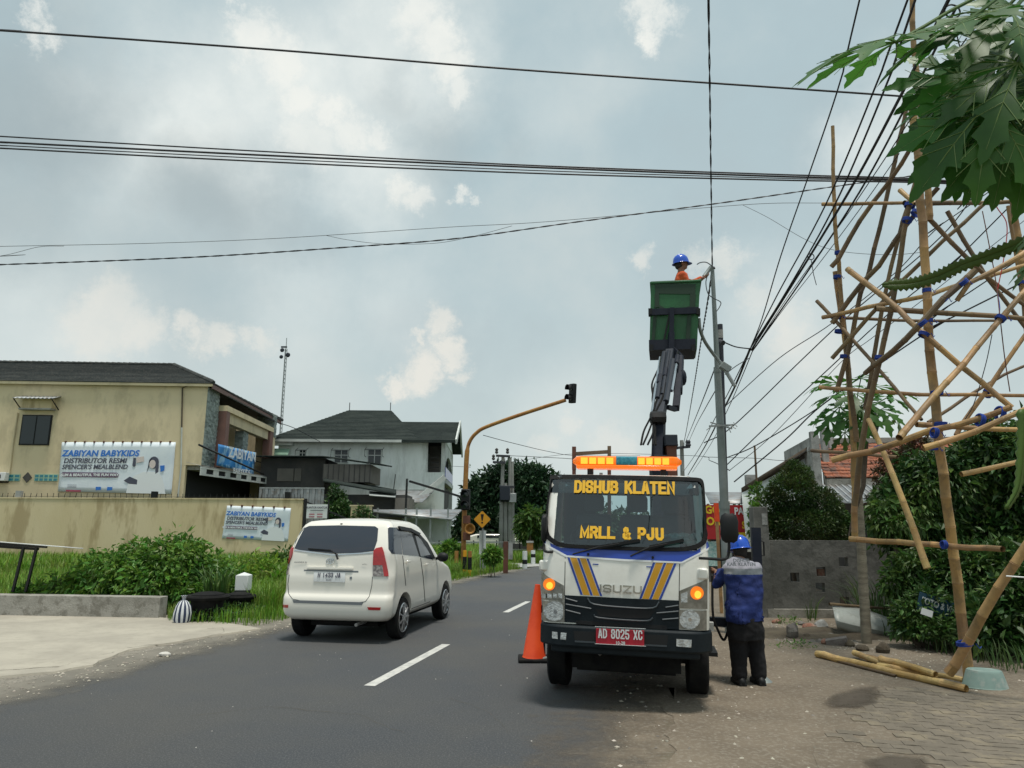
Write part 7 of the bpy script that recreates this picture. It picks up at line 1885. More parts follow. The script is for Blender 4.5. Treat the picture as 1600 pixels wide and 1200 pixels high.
# mirrored glass on the left side (seen from other positions)
yz = [(lambda h: (h.y,h.z))(cpx(*p)[0]) for p in [(606,824),(620,824.5),(643,834),(672,866),(675,874),(657.5,870.5),(612,865),(607,858)]]
decal('side_window',yz,lambda y,z: cfs(y,z,-1),'tint_glass',car,M=CM,eps=.004,du=.08,dv=.06)
cseam([(629,868),(632,895),(634,915)],.8,cs_); cseam([(657,872),(661,900),(663,925),(664,940)],.8,cs_); cseam([(643,951),(672,940)],.7,cs_)
for q_ in ((636,878),(665,882)):
 p,nn = cpx(*q_); MB(M=CM).bar(p + nn * .03 + Vector((0,-.07,0)),p + nn * .03 + Vector((0,.07,0)),.025,.03).build('door_handle','van_white',car,bevel=.006)
for s in (1,-1):
 y,z = cpx(681,873)[0].yz; p,nn = cfs(y,z,s); c = p + Vector((s * .13,.0,.03)); mo = MB(M=CM).ell(c,(.11,.07,.085),14).build('mirror','car_black',car); MB(M=CM).bar(p,c,.05).build('mirror_stem','car_black',mo)
MB(M=CM).box(-.55,.55,Cy(.45),Cy(3.9),.20,.33).build('underbody','rubber',car); MB(M=CM).box(-.35,.35,Cy(.3),Cy(.6),.24,.36).build('rear_beam','rubber',car)
MB(M=CM).tube([(.35,Cy(.05),.27),(.35,Cy(.6),.27)],.025,8).build('exhaust_pipe','zinc',car)
for y in wy:
 for s in (-1,1):
  x = s * .735 * CS; w = .19; r = WR
  T_ = MB(M=CM).lathe([(r * .66,-w / 2),(r * .93,-w / 2),(r,-w / 2 + .03),(r,w / 2 - .03),(r * .93,w / 2),(r * .66,w / 2)],(x,y,r),'X',32).build('wheel','rubber',car)
  m = MB(M=CM); xo = x + s * (w / 2 + .004)
  m.lathe([(r * .70,-s * .004),(r * .67,s * .006),(r * .63,-s * .006),(r * .62,-s * .07)],(xo,y,r),'X',32)
  for kx in range(9):
   a = 2 * math.pi * kx / 9; m.bar((xo - s * .012,y + r * .12 * math.cos(a),r + r * .12 * math.sin(a)),(xo - s * .004,y + r * .65 * math.cos(a),r + r * .65 * math.sin(a)),.02,.045,up=(1,0,0))
  m.lathe([(r * .2,-s * .02),(r * .17,s * .008),(.0001,s * .012)],(xo,y,r),'X',16); m.build('rim','alloy',T_)
  MB(M=CM).lathe([(.0001,0),(r * .64,0)],(xo - s * .06,y,r),'X',20).build('brake_disc','car_black',T_)
  # ================================================================ PEOPLE
def capsule(m,a,b,ra,rb,n=14):
 a,b = Vector(a),Vector(b); d = b - a; pts = []; rs = []
 for t_ in (-1,-.7,0): pass
 L_ = d.length; u = d.normalized()
 for k in (0,.35,.7,.93,1):
  pts.append(a - u * ra * (1 - k)); rs.append(max(.15 * ra,ra * math.sqrt(max(0,1 - (1 - k) ** 2))))
 for k in (.33,.66): pts.append(a.lerp(b,k)); rs.append(ra + (rb - ra) * k)
 for k in (0,.07,.3,.65,1): pts.append(b + u * rb * k); rs.append(max(.15 * rb,rb * math.sqrt(max(0,1 - k * k))))
 m.tube(pts,rs,n)
def torso(m,levels,n=20):
 """levels: (cx,cy,z,rx,ry)"""
 b = len(m.v)
 for cx,cy,z,rx,ry in levels:
  for k in range(n):
   t_ = 2 * math.pi * k / n; c,s = math.cos(t_),math.sin(t_); c = abs(c) ** .85 * (1 if c > 0 else -1); s = abs(s) ** .85 * (1 if s > 0 else -1)
   m.v.append(Vector((cx + rx * c,cy + ry * s,z)))
 for i in range(len(levels) - 1):
  for k in range(n): m.f.append((b + i * n + k,b + i * n + (k + 1) % n,b + (i + 1) * n + (k + 1) % n,b + (i + 1) * n + k)); m.mi.append(0)
 m.f += [tuple(b + k for k in range(n))[::-1],tuple(b + (len(levels) - 1) * n + k for k in range(n))]; m.mi += [0,0]
def head(m,c,fwd,s=1.0):
 """head with nose, chin, ears; c centre"""
 c = Vector(c); f = Vector(fwd).normalized(); r = f.cross(Vector((0,0,1))).normalized(); u = r.cross(f).normalized(); Q = Matrix((r,f,u)).transposed()
 def e(p,rr): m.ell(c + Q @ Vector(p) * s,[q * s for q in rr],14,rot=Q.copy())
 e((0,0,.02),(.072,.092,.105)); e((0,.02,-.06),(.055,.068,.06)); e((0,.098,-.015),(.014,.022,.026)); e((0,.078,-.075),(.03,.02,.016)); e((0,.085,-.052),(.026,.018,.012))
 e((-.075,-.005,-.01),(.012,.022,.032)); e((.075,-.005,-.01),(.012,.022,.032)); e((0,.08,.02),(.05,.02,.014))
def hand(m,wrist,fwd,side,s=1.0,curl=.5):
 w = Vector(wrist); f = Vector(fwd).normalized(); sd_ = Vector(side).normalized(); sd_ = (sd_ - f * sd_.dot(f)).normalized(); dn = f.cross(sd_).normalized()
 capsule(m,w - f * .02,w + f * .05 * s,.024 * s,.03 * s,10)
 for i,l in enumerate((.062,.072,.068,.052)):
  b = w + f * .075 * s + sd_ * (-.03 + .02 * i) * s; a1 = b + f * l * .5 * s; a2 = a1 + (f * (1 - curl) + dn * curl).normalized() * l * .45 * s; a3 = a2 + (f * (.3 - curl) + dn).normalized() * l * .3 * s
  m.tube([b - f * .03 * s,b,a1,a2,a3],[.009 * s,.0095 * s,.009 * s,.008 * s,.006 * s],7)
 b = w + f * .02 * s - sd_ * .028 * s; m.tube([b,b - sd_ * .025 * s + f * .02 * s,b - sd_ * .03 * s + f * .05 * s + dn * .012 * s],[.012 * s,.011 * s,.008 * s],7)
def helmet(nm,c,fwd,par,M,s=1.0,tilt=0):
 f = Vector(fwd).normalized(); r = f.cross(Vector((0,0,1))).normalized(); u = r.cross(f).normalized(); Q = Matrix((r,f,u)).transposed().to_4x4(); Q.translation = Vector(c)
 m = MB(M=M @ Q @ Matrix.Rotation(tilt,4,'X'))
 prof = [(.0,.155),(.05,.15),(.09,.13),(.118,.09),(.13,.04),(.133,0),(.148,-.008),(.150,-.014),(.128,-.012),(.12,.03)]
 m.lathe([(a * s,b * s) for a,b in prof],n=32,sx=.93,sy=1.08)
 # front peak
 P_ = [Vector((math.cos(a) * .125 * s,math.sin(a) * .14 * s,0)) for a in [R(25 + 13 * i) for i in range(11)]]
 O_ = [Vector((math.cos(a) * .13 * s,math.sin(a) * .20 * s,-.022 * s)) for a in [R(25 + 13 * i) for i in range(11)]]
 for i in range(10): m.quad(P_[i],P_[i + 1],O_[i + 1],O_[i])
 for x in (-.03,0,.03): m.tube([(x * s,-.11 * s,.085 * s),(x * s,-.06 * s,.143 * s),(x * s,.0,.158 * s),(x * s,.06 * s,.143 * s),(x * s,.11 * s,.085 * s)],.007 * s,6)
 return m.build(nm,'helmet_blue',par,angle=50)
 # --- worker on the ground, seen from behind
g = gp(1163,1071); PF = Fr(Vector((2.60,8.42,0)),R(4)); PM = PF.M
def pz(px,py,y=0): return PF.Y(px,py,y)
zS = pz(1160,876).z; zH = pz(1155,840).z; zHem = pz(1160,968).z; hd = pz(1155,858,.12)
print('man',zS,zH,zHem,pz(1133,960).x,pz(1193,960).x,pz(1126,880).x,pz(1192,880).x,hd)
xL,xR = pz(1130,880).x,pz(1191,880).x; cxs = (xL + xR) / 2; hwS = (xR - xL) / 2
pc = pz(1163,960).x; hwP = (pz(1192,960).x - pz(1135,960).x) / 2
fl,fr_ = PF.I @ gp(1158,1072),PF.I @ gp(1178,1066)
m = MB(M=PM); head(m,(hd.x,hd.y + .02,zH - .12),(-.25,1,-.25),.98); capsule(m,(hd.x,hd.y - .01,zH - .20),(cxs - .02,.05,zS - .02),.055,.06)
torso(m,[(pc,.0,zHem - .05,hwP * .7,.09),(cxs,.02,zHem + .25,hwS * .7,.09),(cxs,.05,zS - .12,hwS * .75,.09),(cxs,.06,zS - .02,hwS * .5,.07)])
lh = pz(1117,893,.42); rh = pz(1183,925,.40)
capsule(m,(xL + .06,.06,zS - .10),(xL - .02,.22,zS - .28),.045,.04); capsule(m,(xL - .02,.22,zS - .28),(lh.x + .02,.42,lh.z),.036,.026); hand(m,(lh.x + .02,.43,lh.z),(-.3,1,.1),(0,0,1),1,.7)
capsule(m,(xR - .06,.06,zS - .10),(xR - .02,.16,zS - .32),.045,.04); capsule(m,(xR - .02,.16,zS - .32),(rh.x - .05,.42,zS - .30),.036,.026); hand(m,(rh.x - .05,.43,zS - .30),(-.4,1,.1),(0,0,1),1,.7)
for fx,hx_ in ((fl,pc - .08),(fr_,pc + .09)): capsule(m,(hx_,0,zHem),(fx.x,.02,.48),.065,.05); capsule(m,(fx.x,.02,.48),(fx.x,0,.1),.045,.035)
man = remeshed(m,'person','skin',None,.010,3,origin=PM)
tag(man,'worker in blue helmet and blue and grey jacket leaning at the truck side','person')
# shirt
m = MB(M=PM)
torso(m,[(pc + .0,-.0,zHem - .02,hwP * .98,.155),(pc,.0,zHem + .12,hwP * .96,.15),(cxs + .01,.01,zHem + .32,hwS * .94,.14),(cxs,.03,zS - .16,hwS * .98,.14),(cxs,.045,zS - .07,hwS * .90,.13),(cxs - .01,.06,zS - .01,hwS * .66,.10),(cxs - .03,.075,zS + .03,.075,.07)])
capsule(m,(xL + .07,.05,zS - .095),(xL - .01,.22,zS - .28),.075,.062); capsule(m,(xL - .01,.22,zS - .28),(lh.x + .04,.36,lh.z),.058,.046)
capsule(m,(xR - .07,.05,zS - .095),(xR - .01,.17,zS - .32),.075,.062); capsule(m,(xR - .01,.17,zS - .32),(rh.x - .03,.36,zS - .30),.058,.046)
sh = remeshed(m,'jacket','shirt_blue',man,.011,4,bump=.034,bs=5)
sh.data.materials.append(M_['shirt_grey']); sh.data.materials.append(M_['reflector'])
zg1,zg2 = pz(1160,888).z,pz(1160,897).z
for p in sh.data.polygons:
 c = p.center
 if c.z > zg1 and abs(c.x - cxs) < hwS * 1.25 and c.y < .16: p.material_index = 1
 elif c.z > zg2 and abs(c.x - cxs) < hwS * .97 and c.y < .08: p.material_index = 2
for i,s_ in enumerate(('DISHUB','KAB. KLATEN')):
 p = pz(1158,876 + 6 * i,-.11); text(s_,.055,'reflector',man,PM @ basis((p.x,-.115,p.z),(1,0,0),(0,.15,1)),bold=.001,extrude=.002)
m = MB(M=PM)
torso(m,[(pc,.0,zHem - .22,hwP * .93,.14),(pc,.0,zHem - .05,hwP * .92,.145),(pc,.0,zHem + .10,hwP * .85,.13)])
for fx,hx_,rk_ in ((fl,pc - .085,.115),(fr_,pc + .095,.11)):
 capsule(m,(hx_,0,zHem - .12),(fx.x * .6 + hx_ * .4,.03,.45),.125,.105); capsule(m,(fx.x * .6 + hx_ * .4,.03,.45),(fx.x,.01,.12),.105,.088)
remeshed(m,'trousers','black_cloth',man,.012,4,bump=.014,bs=7)
for fx in (fl,fr_):
 m = MB(M=PM); capsule(m,(fx.x,-.05,.05),(fx.x - .01,.17,.035),.048,.04); capsule(m,(fx.x,-.02,.05),(fx.x,-.01,.14),.045,.05); m.box(fx.x - .042,fx.x + .042,-.09,.2,.0,.03)
 remeshed(m,'shoe','car_black',man,.010,3)
m = MB(M=PM); capsule(m,(hd.x,hd.y - .03,zH - .14),(hd.x,hd.y - .03,zH - .17),.083,.078); remeshed(m,'hair','hair',man,.010,3)
helmet('helmet',(hd.x,hd.y - .0,zH - .125),(-.25,1,-.12),man,PM,.97,R(-4))
# --- worker in the bucket
BP = BF.M; bc = bq(1063,440,.38)
zf_ = bzB + .06
hd2 = bq(1064,411,.35); zt2 = bq(1063,401,.35).z
print('bucket man',bzT - bzB,zt2 - bzT,bc)
fw = Vector((.95,.30,.0))
m = MB(M=BP); head(m,(hd2.x + .01,hd2.y,zt2 - .13),fw,1.0); neck = bq(1064,424,.35)
capsule(m,(hd2.x,hd2.y,zt2 - .21),(neck.x,neck.y,neck.z - .02),.055,.06)
shz = bq(1064,428,.35).z
torso(m,[(neck.x,.35,shz - .62,.10,.13),(neck.x,.35,shz - .3,.10,.14),(neck.x,.35,shz - .05,.09,.15)])
for dy_ in (-.09,.09): capsule(m,(neck.x,.35 + dy_,shz - .62),(neck.x,.35 + dy_,zf_ + .06),.075,.045)
wr_ = bq(1098,434,.55); el = bq(1080,442,.50)
sR = Vector((neck.x + .02,.50,shz - .07)); sL = Vector((neck.x + .02,.20,shz - .07))
capsule(m,sR,el,.045,.038); capsule(m,el,wr_,.035,.026); hand(m,wr_,(1,.1,.45),(0,1,0),1.0,.6)
el2 = bq(1076,446,.20); wr2 = bq(1092,438,.40); capsule(m,sL,el2,.045,.038); capsule(m,el2,wr2,.035,.026); hand(m,wr2,(1,.2,.4),(0,1,0),1.0,.6)
mb = remeshed(m,'person','skin',None,.010,3,origin=BP @ Matrix.Translation((neck.x,.35,zf_)))
tag(mb,'worker in orange coverall and blue helmet standing in the green bucket','person')
m = MB(M=BP)
torso(m,[(neck.x,.35,shz - .64,.125,.165),(neck.x,.35,shz - .35,.125,.17),(neck.x + .01,.35,shz - .12,.125,.19),(neck.x + .01,.35,shz - .03,.10,.15),(neck.x + .01,.35,shz + .025,.07,.075)])
capsule(m,sR,el,.068,.056); capsule(m,el,el.lerp(wr_,.8),.052,.042); capsule(m,sL,el2,.068,.056); capsule(m,el2,el2.lerp(wr2,.8),.052,.042)
for dy_ in (-.09,.09): capsule(m,(neck.x,.35 + dy_,shz - .62),(neck.x,.35 + dy_,zf_ + .12),.10,.07)
remeshed(m,'coverall','orange_cloth',mb,.012,4,bump=.012,bs=9)
for dy_ in (-.09,.09):
 m = MB(M=BP); capsule(m,(neck.x - .05,.35 + dy_,zf_ + .05),(neck.x + .14,.35 + dy_,zf_ + .04),.045,.04); capsule(m,(neck.x,.35 + dy_,zf_ + .05),(neck.x,.35 + dy_,zf_ + .14),.045,.05); remeshed(m,'shoe','car_black',mb,.012,3)
m = MB(M=BP); capsule(m,(hd2.x - .025,hd2.y - .0,zt2 - .13),(hd2.x - .03,hd2.y,zt2 - .17),.085,.075); remeshed(m,'hair','hair',mb,.010,3)
helmet('helmet',(hd2.x,hd2.y,zt2 - .12),fw,mb,BP,.98,R(6))
for k in (-1,1):
 m = MB(M=BP); q = Vector((hd2.x,hd2.y,zt2 - .13)) + Vector((.095,.03,.0)) + Vector((-.03,.95,0)) * .03 * k; m.ell(q,(.008,.012,.007),8); m.build('eye','hair',mb)
 # ================================================================ CONE
c = gp(831,1032); t = thing('traffic_cone','plain orange traffic cone on a black base standing beside the truck front wheel','traffic cone',(c.x + .03,c.y,0))
hC = at(840,913,c.y).z; Mx = WM[t] @ Matrix.Rotation(R(3),4,'Y')
m = MB(M=Mx); r0 = .16; m.lathe([(r0,.04),(r0 * .94,.06),(.035,hC),(.028,hC),(.024,hC - .02)],n=28); m.build('cone_body','cone_orange',t)
MB(M=WM[t]).box(-.21,.21,-.21,.21,0,.045).build('cone_base','rubber',t,bevel=.015)
# ================================================================ STREET POLE AND LAMP ARM
Yp = 12.3
pb = at(1140,980,Yp); t = thing('street_pole','tapered grey steel street light pole with a curved lamp arm','street light',(pb.x,Yp,0))
pt = at(1113,420,Yp); pb = Vector((at(1141,975,Yp).x,Yp,0))
def pl_(u): return pb.lerp(pt,u)
MB().tube([pl_(0),pl_(.33)],[.09,.085],16).build('pole_section','steel_pole',t); MB().tube([pl_(.33),pl_(.70)],[.07,.062],16).build('pole_section','steel_pole',t); MB().tube([pl_(.70),pl_(1)],[.048,.035],14).build('pole_section','steel_pole',t)
MB().tube([pl_(.32),pl_(.34)],.092,16).build('collar','steel_pole',t); MB().tube([pl_(.695),pl_(.71)],.066,16).build('collar','steel_pole',t); MB().lathe([(.0,.05),(.045,.03),(.055,0),(0,0)],pt,n=14).build('pole_cap','dark_pole',t)
arm = [at(1092,497,Yp - .5),at(1094,515,Yp - .45),at(1101,533,Yp - .35),at(1113,551,Yp - .2),at(1127,569,Yp - .15),at(1147,602,Yp - .3)]
AR = MB().tube(spline(arm,6),.03,10).build('lamp_arm','steel_pole',t)
q = at(1133,574,Yp - .25); MB().box(-.07,.07,-.06,.06,-.05,.05).build('arm_joint','steel_pole',AR) if False else MB(M=Matrix.Translation(q) @ Matrix.Rotation(R(35),4,'Y')).box(-.09,.09,-.06,.06,-.06,.06).build('arm_joint','steel_pole',AR,bevel=.01)
MB().bar(at(1130,572,Yp - .22),at(1149,604,Yp - .32),.07,.05).build('lamp_head','grey_steel',AR,bevel=.01)
for u in (.61,.30): q = pl_(u);
q = at(1127,664,Yp)
m = MB(); m.bar(at(1108,666,Yp - .1),at(1146,664,Yp - .1),.03); m.bar(at(1110,660,Yp - .1),at(1144,670,Yp - .1),.02); m.build('bracket','grey_steel',t)
for (a,b) in (((1112,666),(1104,672)),((1140,664),(1150,670)),((1136,663),(1142,676)),((1146,660),(1152,667))): MB().tube([at(*a,Yp - .12),at(*b,Yp - .15)],.008,5).build('bracket_hook','grey_steel',t)
MB().tube(spline([at(1113,416,Yp),at(1104,410,Yp),at(1095,410,Yp),at(1089,413,Yp)],5),.010,5).build('loose_wire','cable_grey',t)
MB().tube(spline([at(1108,424,Yp - .1),at(1103,440,Yp - .1),at(1106,458,Yp - .1),at(1115,466,Yp - .1),at(1126,472,Yp - .1),at(1124,480,Yp - .1),at(1119,487,Yp - .1)],5),.009,5).build('loose_wire','cable_grey',t)
MB().tube(spline([at(1111,417,Yp - .1),at(1106,424,Yp - .1),at(1100,432,Yp - .12)],4),.035,8).build('bracket_pipe','steel_pole',t)
# dark pole behind
Y2 = 12.9; a,b = at(1131,990,Y2),at(1125,507,Y2); a.z = 0; a.x = at(1134,900,Y2).x
t2_ = thing('utility_pole','dark slender pole with a pale band near its top, right behind the steel street pole','utility pole',(a.x,Y2,0))
MB().tube([a,b],[.07,.05],12).build('pole','dark_pole',t2_); MB().tube([b.lerp(a,.02),b.lerp(a,.05)],.053,12).build('pole_band','bare_concrete',t2_)
MB().tube([at(1124,534,Y2 - .1),at(1130,536,Y2 - .2)],.05,8).build('clamp','dark_pole',t2_)
# orange lower sleeve near banner
c = at(1121,830,15.0); t3_ = thing('marker_stake','thin orange topped stake beside the steel pole','stake',(c.x,15,0)); MB(M=WM[t3_]).box(-.03,.03,-.02,.02,0,at(1121,815,15).z).build('stake_shaft','bamboo',t3_); MB(M=WM[t3_]).box(-.045,.045,-.03,.03,at(1121,815,15).z,at(1121,786,15).z).build('stake_head','cone_orange',t3_)
# far pole with crossarm
Y3 = 42; a,b = at(1066,780,Y3),at(1065,688,Y3); a.z = 0; t4_ = thing('distant_utility_pole','distant concrete utility pole with a crossarm right of the light bar','utility pole',(a.x,Y3,0)); MB().tube([a,b],[.16,.11],10).build('pole','grey_pole',t4_)
MB().bar(at(1056,700,Y3 - .2),at(1078,698,Y3 - .2),.14).build('crossarm','dark_pole',t4_)
for px in (1057,1074,1077): MB().lathe([(.06,0),(.12,.1),(.07,.2),(.1,.3),(.03,.4)],at(px,698,Y3 - .2),n=8).build('insulator','dark_pole',t4_)
# ================================================================ CABLES
def cable(label,pts,r=.012,grp=None,m_='cable',twist=False,cat='cable',k=8):
 P3 = [at(*p) for p in pts]
 if pts[0][0] < -50 or pts[0][1] <= 0 and pts[0][0] > 200: P3 = [P3[0] + (P3[0] - P3[1]).normalized() * (22 if pts[0][0] < 0 else 9)] + P3
 if pts[-1][0] >= 1590: P3.append(P3[-1] + (P3[-1] - P3[-2]).normalized() * 16)
 P_ = spline(P3,k); o_ = sum(P_,Vector()) / len(P_)
 m = MB()
 if twist:
  L_ = 0; pr = P_[0]; A_,B_ = [],[]
  Q = []
  for a,b in zip(P_,P_[1:]):
   n = max(1,int((b - a).length / .05))
   for i in range(n): Q.append(a.lerp(b,i / n))
  Q.append(P_[-1])
  d = (Q[-1] - Q[0]).normalized(); s_ = d.cross(Vector((0,1,.3))).normalized(); u = s_.cross(d)
  for i,q in enumerate(Q):
   a = i * .42; o2 = (s_ * math.cos(a) + u * math.sin(a)) * r * .75; A_.append(q + o2); B_.append(q - o2)
  m.tube(A_,r * .72,5); m.tube(B_,r * .72,5)
 else: m.tube(P_,r,6)
 o = m.build('cable',m_,None); tag(o,label,cat,grp); return o
G1 = 'cables crossing the sky from left to right'
cable('single black cable crossing highest over the road',[(-120,41,13),(0,47.5,13.2),(430,78,13.6),(800,108,13.8),(1390,149,14),(1700,172,14.2)],.021,G1)
cable('topmost of the close bunch of cables crossing the sky',[(-120,206,15),(0,213,15),(400,236,15),(800,257,15),(1200,272,15),(1430,279,15),(1600,291,15)],.016,G1)
cable('second cable down in the bunch crossing the sky',[(-120,215,15),(0,222,15),(400,242,15),(800,260,15),(1200,275,15),(1430,281,15),(1600,289,15)],.022,G1)
cable('third thin cable down in the bunch crossing the sky',[(-120,220,15.1),(0,227,15.1),(400,247,15.1),(800,265,15.1),(1200,278,15.1),(1430,283,15.1),(1600,291,15.1)],.012,G1)
cable('lowest cable of the bunch crossing the sky',[(-120,225,15),(0,231.5,15),(400,252,15),(800,269.5,15),(1200,281,15),(1430,285,15),(1600,292,15)],.018,G1)
cable('twisted pair cable sagging in front of the clouds on the left',[(-120,417,17),(0,413.5,17),(300,402,17),(560,385,17),(720,372,17),(900,347,17),(1120,318,17),(1300,292,17),(1460,270,17)],.014,G1,twist=True)
cable('thin grey wire just above the sagging twisted cable',[(-120,388,18),(0,385,18),(240,380,18),(440,372,18),(700,355,18),(860,346,18),(1160,320,18),(1300,317,18)],.007,G1,m_='cable_grey')
cable('loose thin wire dipping below the sagging twisted cable',[(510,368,18),(545,375,18),(600,381,18),(680,380,18),(740,369,18),(800,353,18)],.006,G1,m_='cable_grey')
cable('loose thin wire end hanging left of the twisted cable',[(-80,405,18),(0,400,18),(60,386,18),(100,384.5,18)],.006,G1,m_='cable_grey')
cable('twisted pair cable dropping from the top edge to the steel pole head',[(1106,-60,6.5),(1107,0,7.0),(1109,130,8.4),(1111,280,10.4),(1113,418,12.3)],.010,None,twist=True)
cable('twisted cable going from the steel pole head down to the distant pole',[(1113,420,12.3),(1106,470,14),(1096,530,18),(1085,600,24),(1073,670,36),(1067,700,42)],.014,None,twist=True)
G2 = 'cables fanning from the roadside junction up to the right'
J = (1172,545,13.5)
fan = [([(1343,0,6.5),(1312,130,7.8),(1265,270,9.3),(1220,400,11),(1190,500,12.7),J],.010,'leftmost thin cable of the fan above the block wall'),
([(1418,0,6.2),(1370,130,7.4),(1290,320,9.4),(1215,460,11.7),J],.012,'second cable from the left in the fan above the block wall'),
([(1430,0,6.0),(1386,130,7.3),(1302,325,9.3),(1223,465,11.6),J],.013,'third cable from the left in the fan above the block wall'),
([(1482,0,5.6),(1402,160,7.2),(1332,290,8.8),(1252,422,11),(1174,547,13.5)],.019,'thickest cable of the fan above the block wall'),
([(1495,10,5.6),(1424,150,7.1),(1343,300,8.9),(1258,430,11.1),(1176,548,13.5)],.014,'cable hugging the right side of the thickest fan cable'),
([(1510,60,6.0),(1427,180,7.4),(1378,255,8.3),(1312,352,9.8),(1235,458,11.8),(1178,545,13.5)],.007,'thin wire right of the thick cables of the fan'),
([(1405,240,8.0),(1350,318,9.2),(1285,405,10.8),(1225,482,12.3),(1176,549,13.5)],.006,'thinnest wire at the right of the fan')]
for p,r,lb in fan: cable(lb,p,r,G2)
cable('thin sagging wire joining the fan to the bamboo frame',[(1160,320,15),(1200,340,14),(1260,375,13),(1310,392,12),(1390,398,11),(1460,392,11)],.005,G2,m_='cable_grey')
G3 = 'cables running down from the junction along the road'
for p,r,lb in (([J,(1150,600,15.5),(1128,645,19),(1103,695,28),(1075,742,44)],.024,'thick cable bundle running down from the junction past the steel pole'),
([J,(1145,600,15.5),(1120,648,19),(1090,705,30),(1062,745,46)],.012,'thin cable just left of the thick bundle below the junction'),
([(1176,548,13.5),(1158,592,15),(1137,640,18),(1110,695,27),(1082,738,42)],.010,'cable just right of the thick bundle below the junction'),
([J,(1150,542,13.2),(1132,535,12.9)],.012,'short cable tying the junction to the dark pole'),
([(1170,560,13.4),(1150,572,13.1),(1133,585,12.9)],.008,'short thin wire below the junction reaching the dark pole'),
([(1116,578,12.4),(1100,620,16),(1083,662,25),(1068,698,42)],.012,'upper cable between the steel pole and the distant pole'),
([(1118,610,12.4),(1102,638,16),(1086,668,25),(1073,698,42)],.010,'lower cable between the steel pole and the distant pole'),
([(1140,735,12.8),(1110,720,20),(1080,712,30),(900,709,36),(797,722,40)],.010,'long low cable passing behind the light bar'),
([(797,712,40),(880,716,40),(980,722,41),(1065,700,42)],.016,'cable from the transformer poles to the distant pole'),
([(755,680,22),(800,692,24),(860,706,28),(905,712,32),(1000,712,40)],.010,'thin cable leaving the signal arm toward the right'),
([(416,655,40),(440,662,41),(462,670,43),(500,690,46)],.02,'short cable between the ochre building and the white house'),
([(735,730,30),(700,728,40)],.01,'short wire behind the signal pole')): cable(lb,p,r,G3)
G4 = 'long cables slanting behind the bamboo frame'
long_ = [((1600,215),(1540,280),(1470,370),(1330,490),(1255,560),(1145,666),(1100,692)),((1600,300),(1500,400),(1400,480),(1280,590),(1194,670),(1134,728)),((1600,345),(1440,470),(1360,530),(1313,567),(1208,679),(1140,735)),
((1600,262),(1470,352),(1400,425),(1300,505),(1217,560),(1134,634)),((1600,400),(1480,480),(1380,560),(1280,636),(1183,695),(1136,715)),((1600,440),(1480,500),(1380,565),(1282,635),(1226,688),(1147,753))]
lbs = ['highest slanting cable behind the bamboo frame','slanting cable reaching the pole level with the truck roof','thin slanting cable ending lowest but one beside the pole','slanting cable meeting the steel pole just above its bracket','sagging slanting cable that meets the pole below its bracket','lowest slanting twisted cable passing over the dome shaped bush']
for i,(pts,lb) in enumerate(zip(long_,lbs)):
 n = len(pts); P_ = [(x,y,10.5 + 3.5 * k / (n - 1) + (i % 3) * .3) for k,(x,y) in enumerate(pts)]; cable(lb,P_[::-1],(.010,.010,.006,.008,.010,.013)[i],G4)
cable('long wire crossing low from the banner toward the house roof',[(1100,714,20),(1180,716,20),(1230,719,20),(1262,703,20)],.008,G4)
# small junction coil on the fan
m = MB()
for (px,py,r_) in ((1267,401,.05),(1488,18,.07)):
 Yc_ = 10.6 if px < 1400 else 5.7; c = at(px,py,Yc_); P_ = [c + Vector((r_ * math.cos(a),0,r_ * math.sin(a))) for a in [i * math.pi / 8 for i in range(17)]]
 m = MB(); m.tube(P_,.008,5,caps=False); m.tube([c + Vector((0,0,-r_)),c + Vector((.02,0,-r_ - .25)),c + Vector((.05,0,-r_ - .42))],.006,5)
 tag(m.build('wire_coil','cable'),'small wire loop hanging from the thick fan cable' if px < 1400 else 'coiled wire loop on the cables under the papaya leaves','wire coil')
 # ================================================================ BAMBOO SCAFFOLD
sf = thing('bamboo_scaffold','tall lashed bamboo scaffold frame rising on the right','scaffold',(at(1510,1065,8.4).x,8.4,0))
def bamboo(pts,wpx,m_='bamboo',par=sf,name='bamboo_pole',taper=.78,node=.32,sag=0):
 """pts: (px,py,Y)"""
 P_ = [at(*p) for p in pts]; P_ = spline(P_,4) if len(P_) > 2 else [P_[0].lerp(P_[1],k / 6) for k in range(7)]
 # resample
 L_ = [0]
 for a,b in zip(P_,P_[1:]): L_.append(L_[-1] + (b - a).length)
 T = L_[-1]; Q,Rr = [],[]; w = wpx * .86 / 2 * (pts[0][2] + pts[-1][2]) / 2 / F
 def pos(s):
  for i in range(len(L_) - 1):
   if s <= L_[i + 1] + 1e-9: return P_[i].lerp(P_[i + 1],(s - L_[i]) / max(1e-9,L_[i + 1] - L_[i]))
  return P_[-1]
 s = rnd.uniform(.05,.2); rad = lambda s: w * (1.06 - (1 - taper) * s / T)
 Q.append(pos(0)); Rr.append(rad(0))
 jit = lambda: Vector((rnd.uniform(-1,1),rnd.uniform(-1,1),rnd.uniform(-1,1))) * w * .22
 while s < T - .05:
  j_ = jit()
  for d,k in ((-.016,.985),(-.006,1.07),(.0,1.0),(.006,1.06),(.018,.985)): Q.append(pos(min(T,s + d)) + j_); Rr.append(rad(s) * k)
  s += node * rnd.uniform(.8,1.15)
 Q.append(pos(T)); Rr.append(rad(T))
 m = MB(); m.tube(Q,Rr,10,caps=False)
 for e,sgn in ((0,1),(-1,-1)): # hollow ends
  c = Q[e]; d = (Q[1] - Q[0]).normalized() if e == 0 else (Q[-2] - Q[-1]).normalized(); m.tube([c,c + d * .08],Rr[e] * .78,10,caps=False); m.tube([c + d * .08,c + d * .081],Rr[e] * .78,10)
 n = 10
 o = m.build(name,m_,par);
 return o,(Q,Rr)
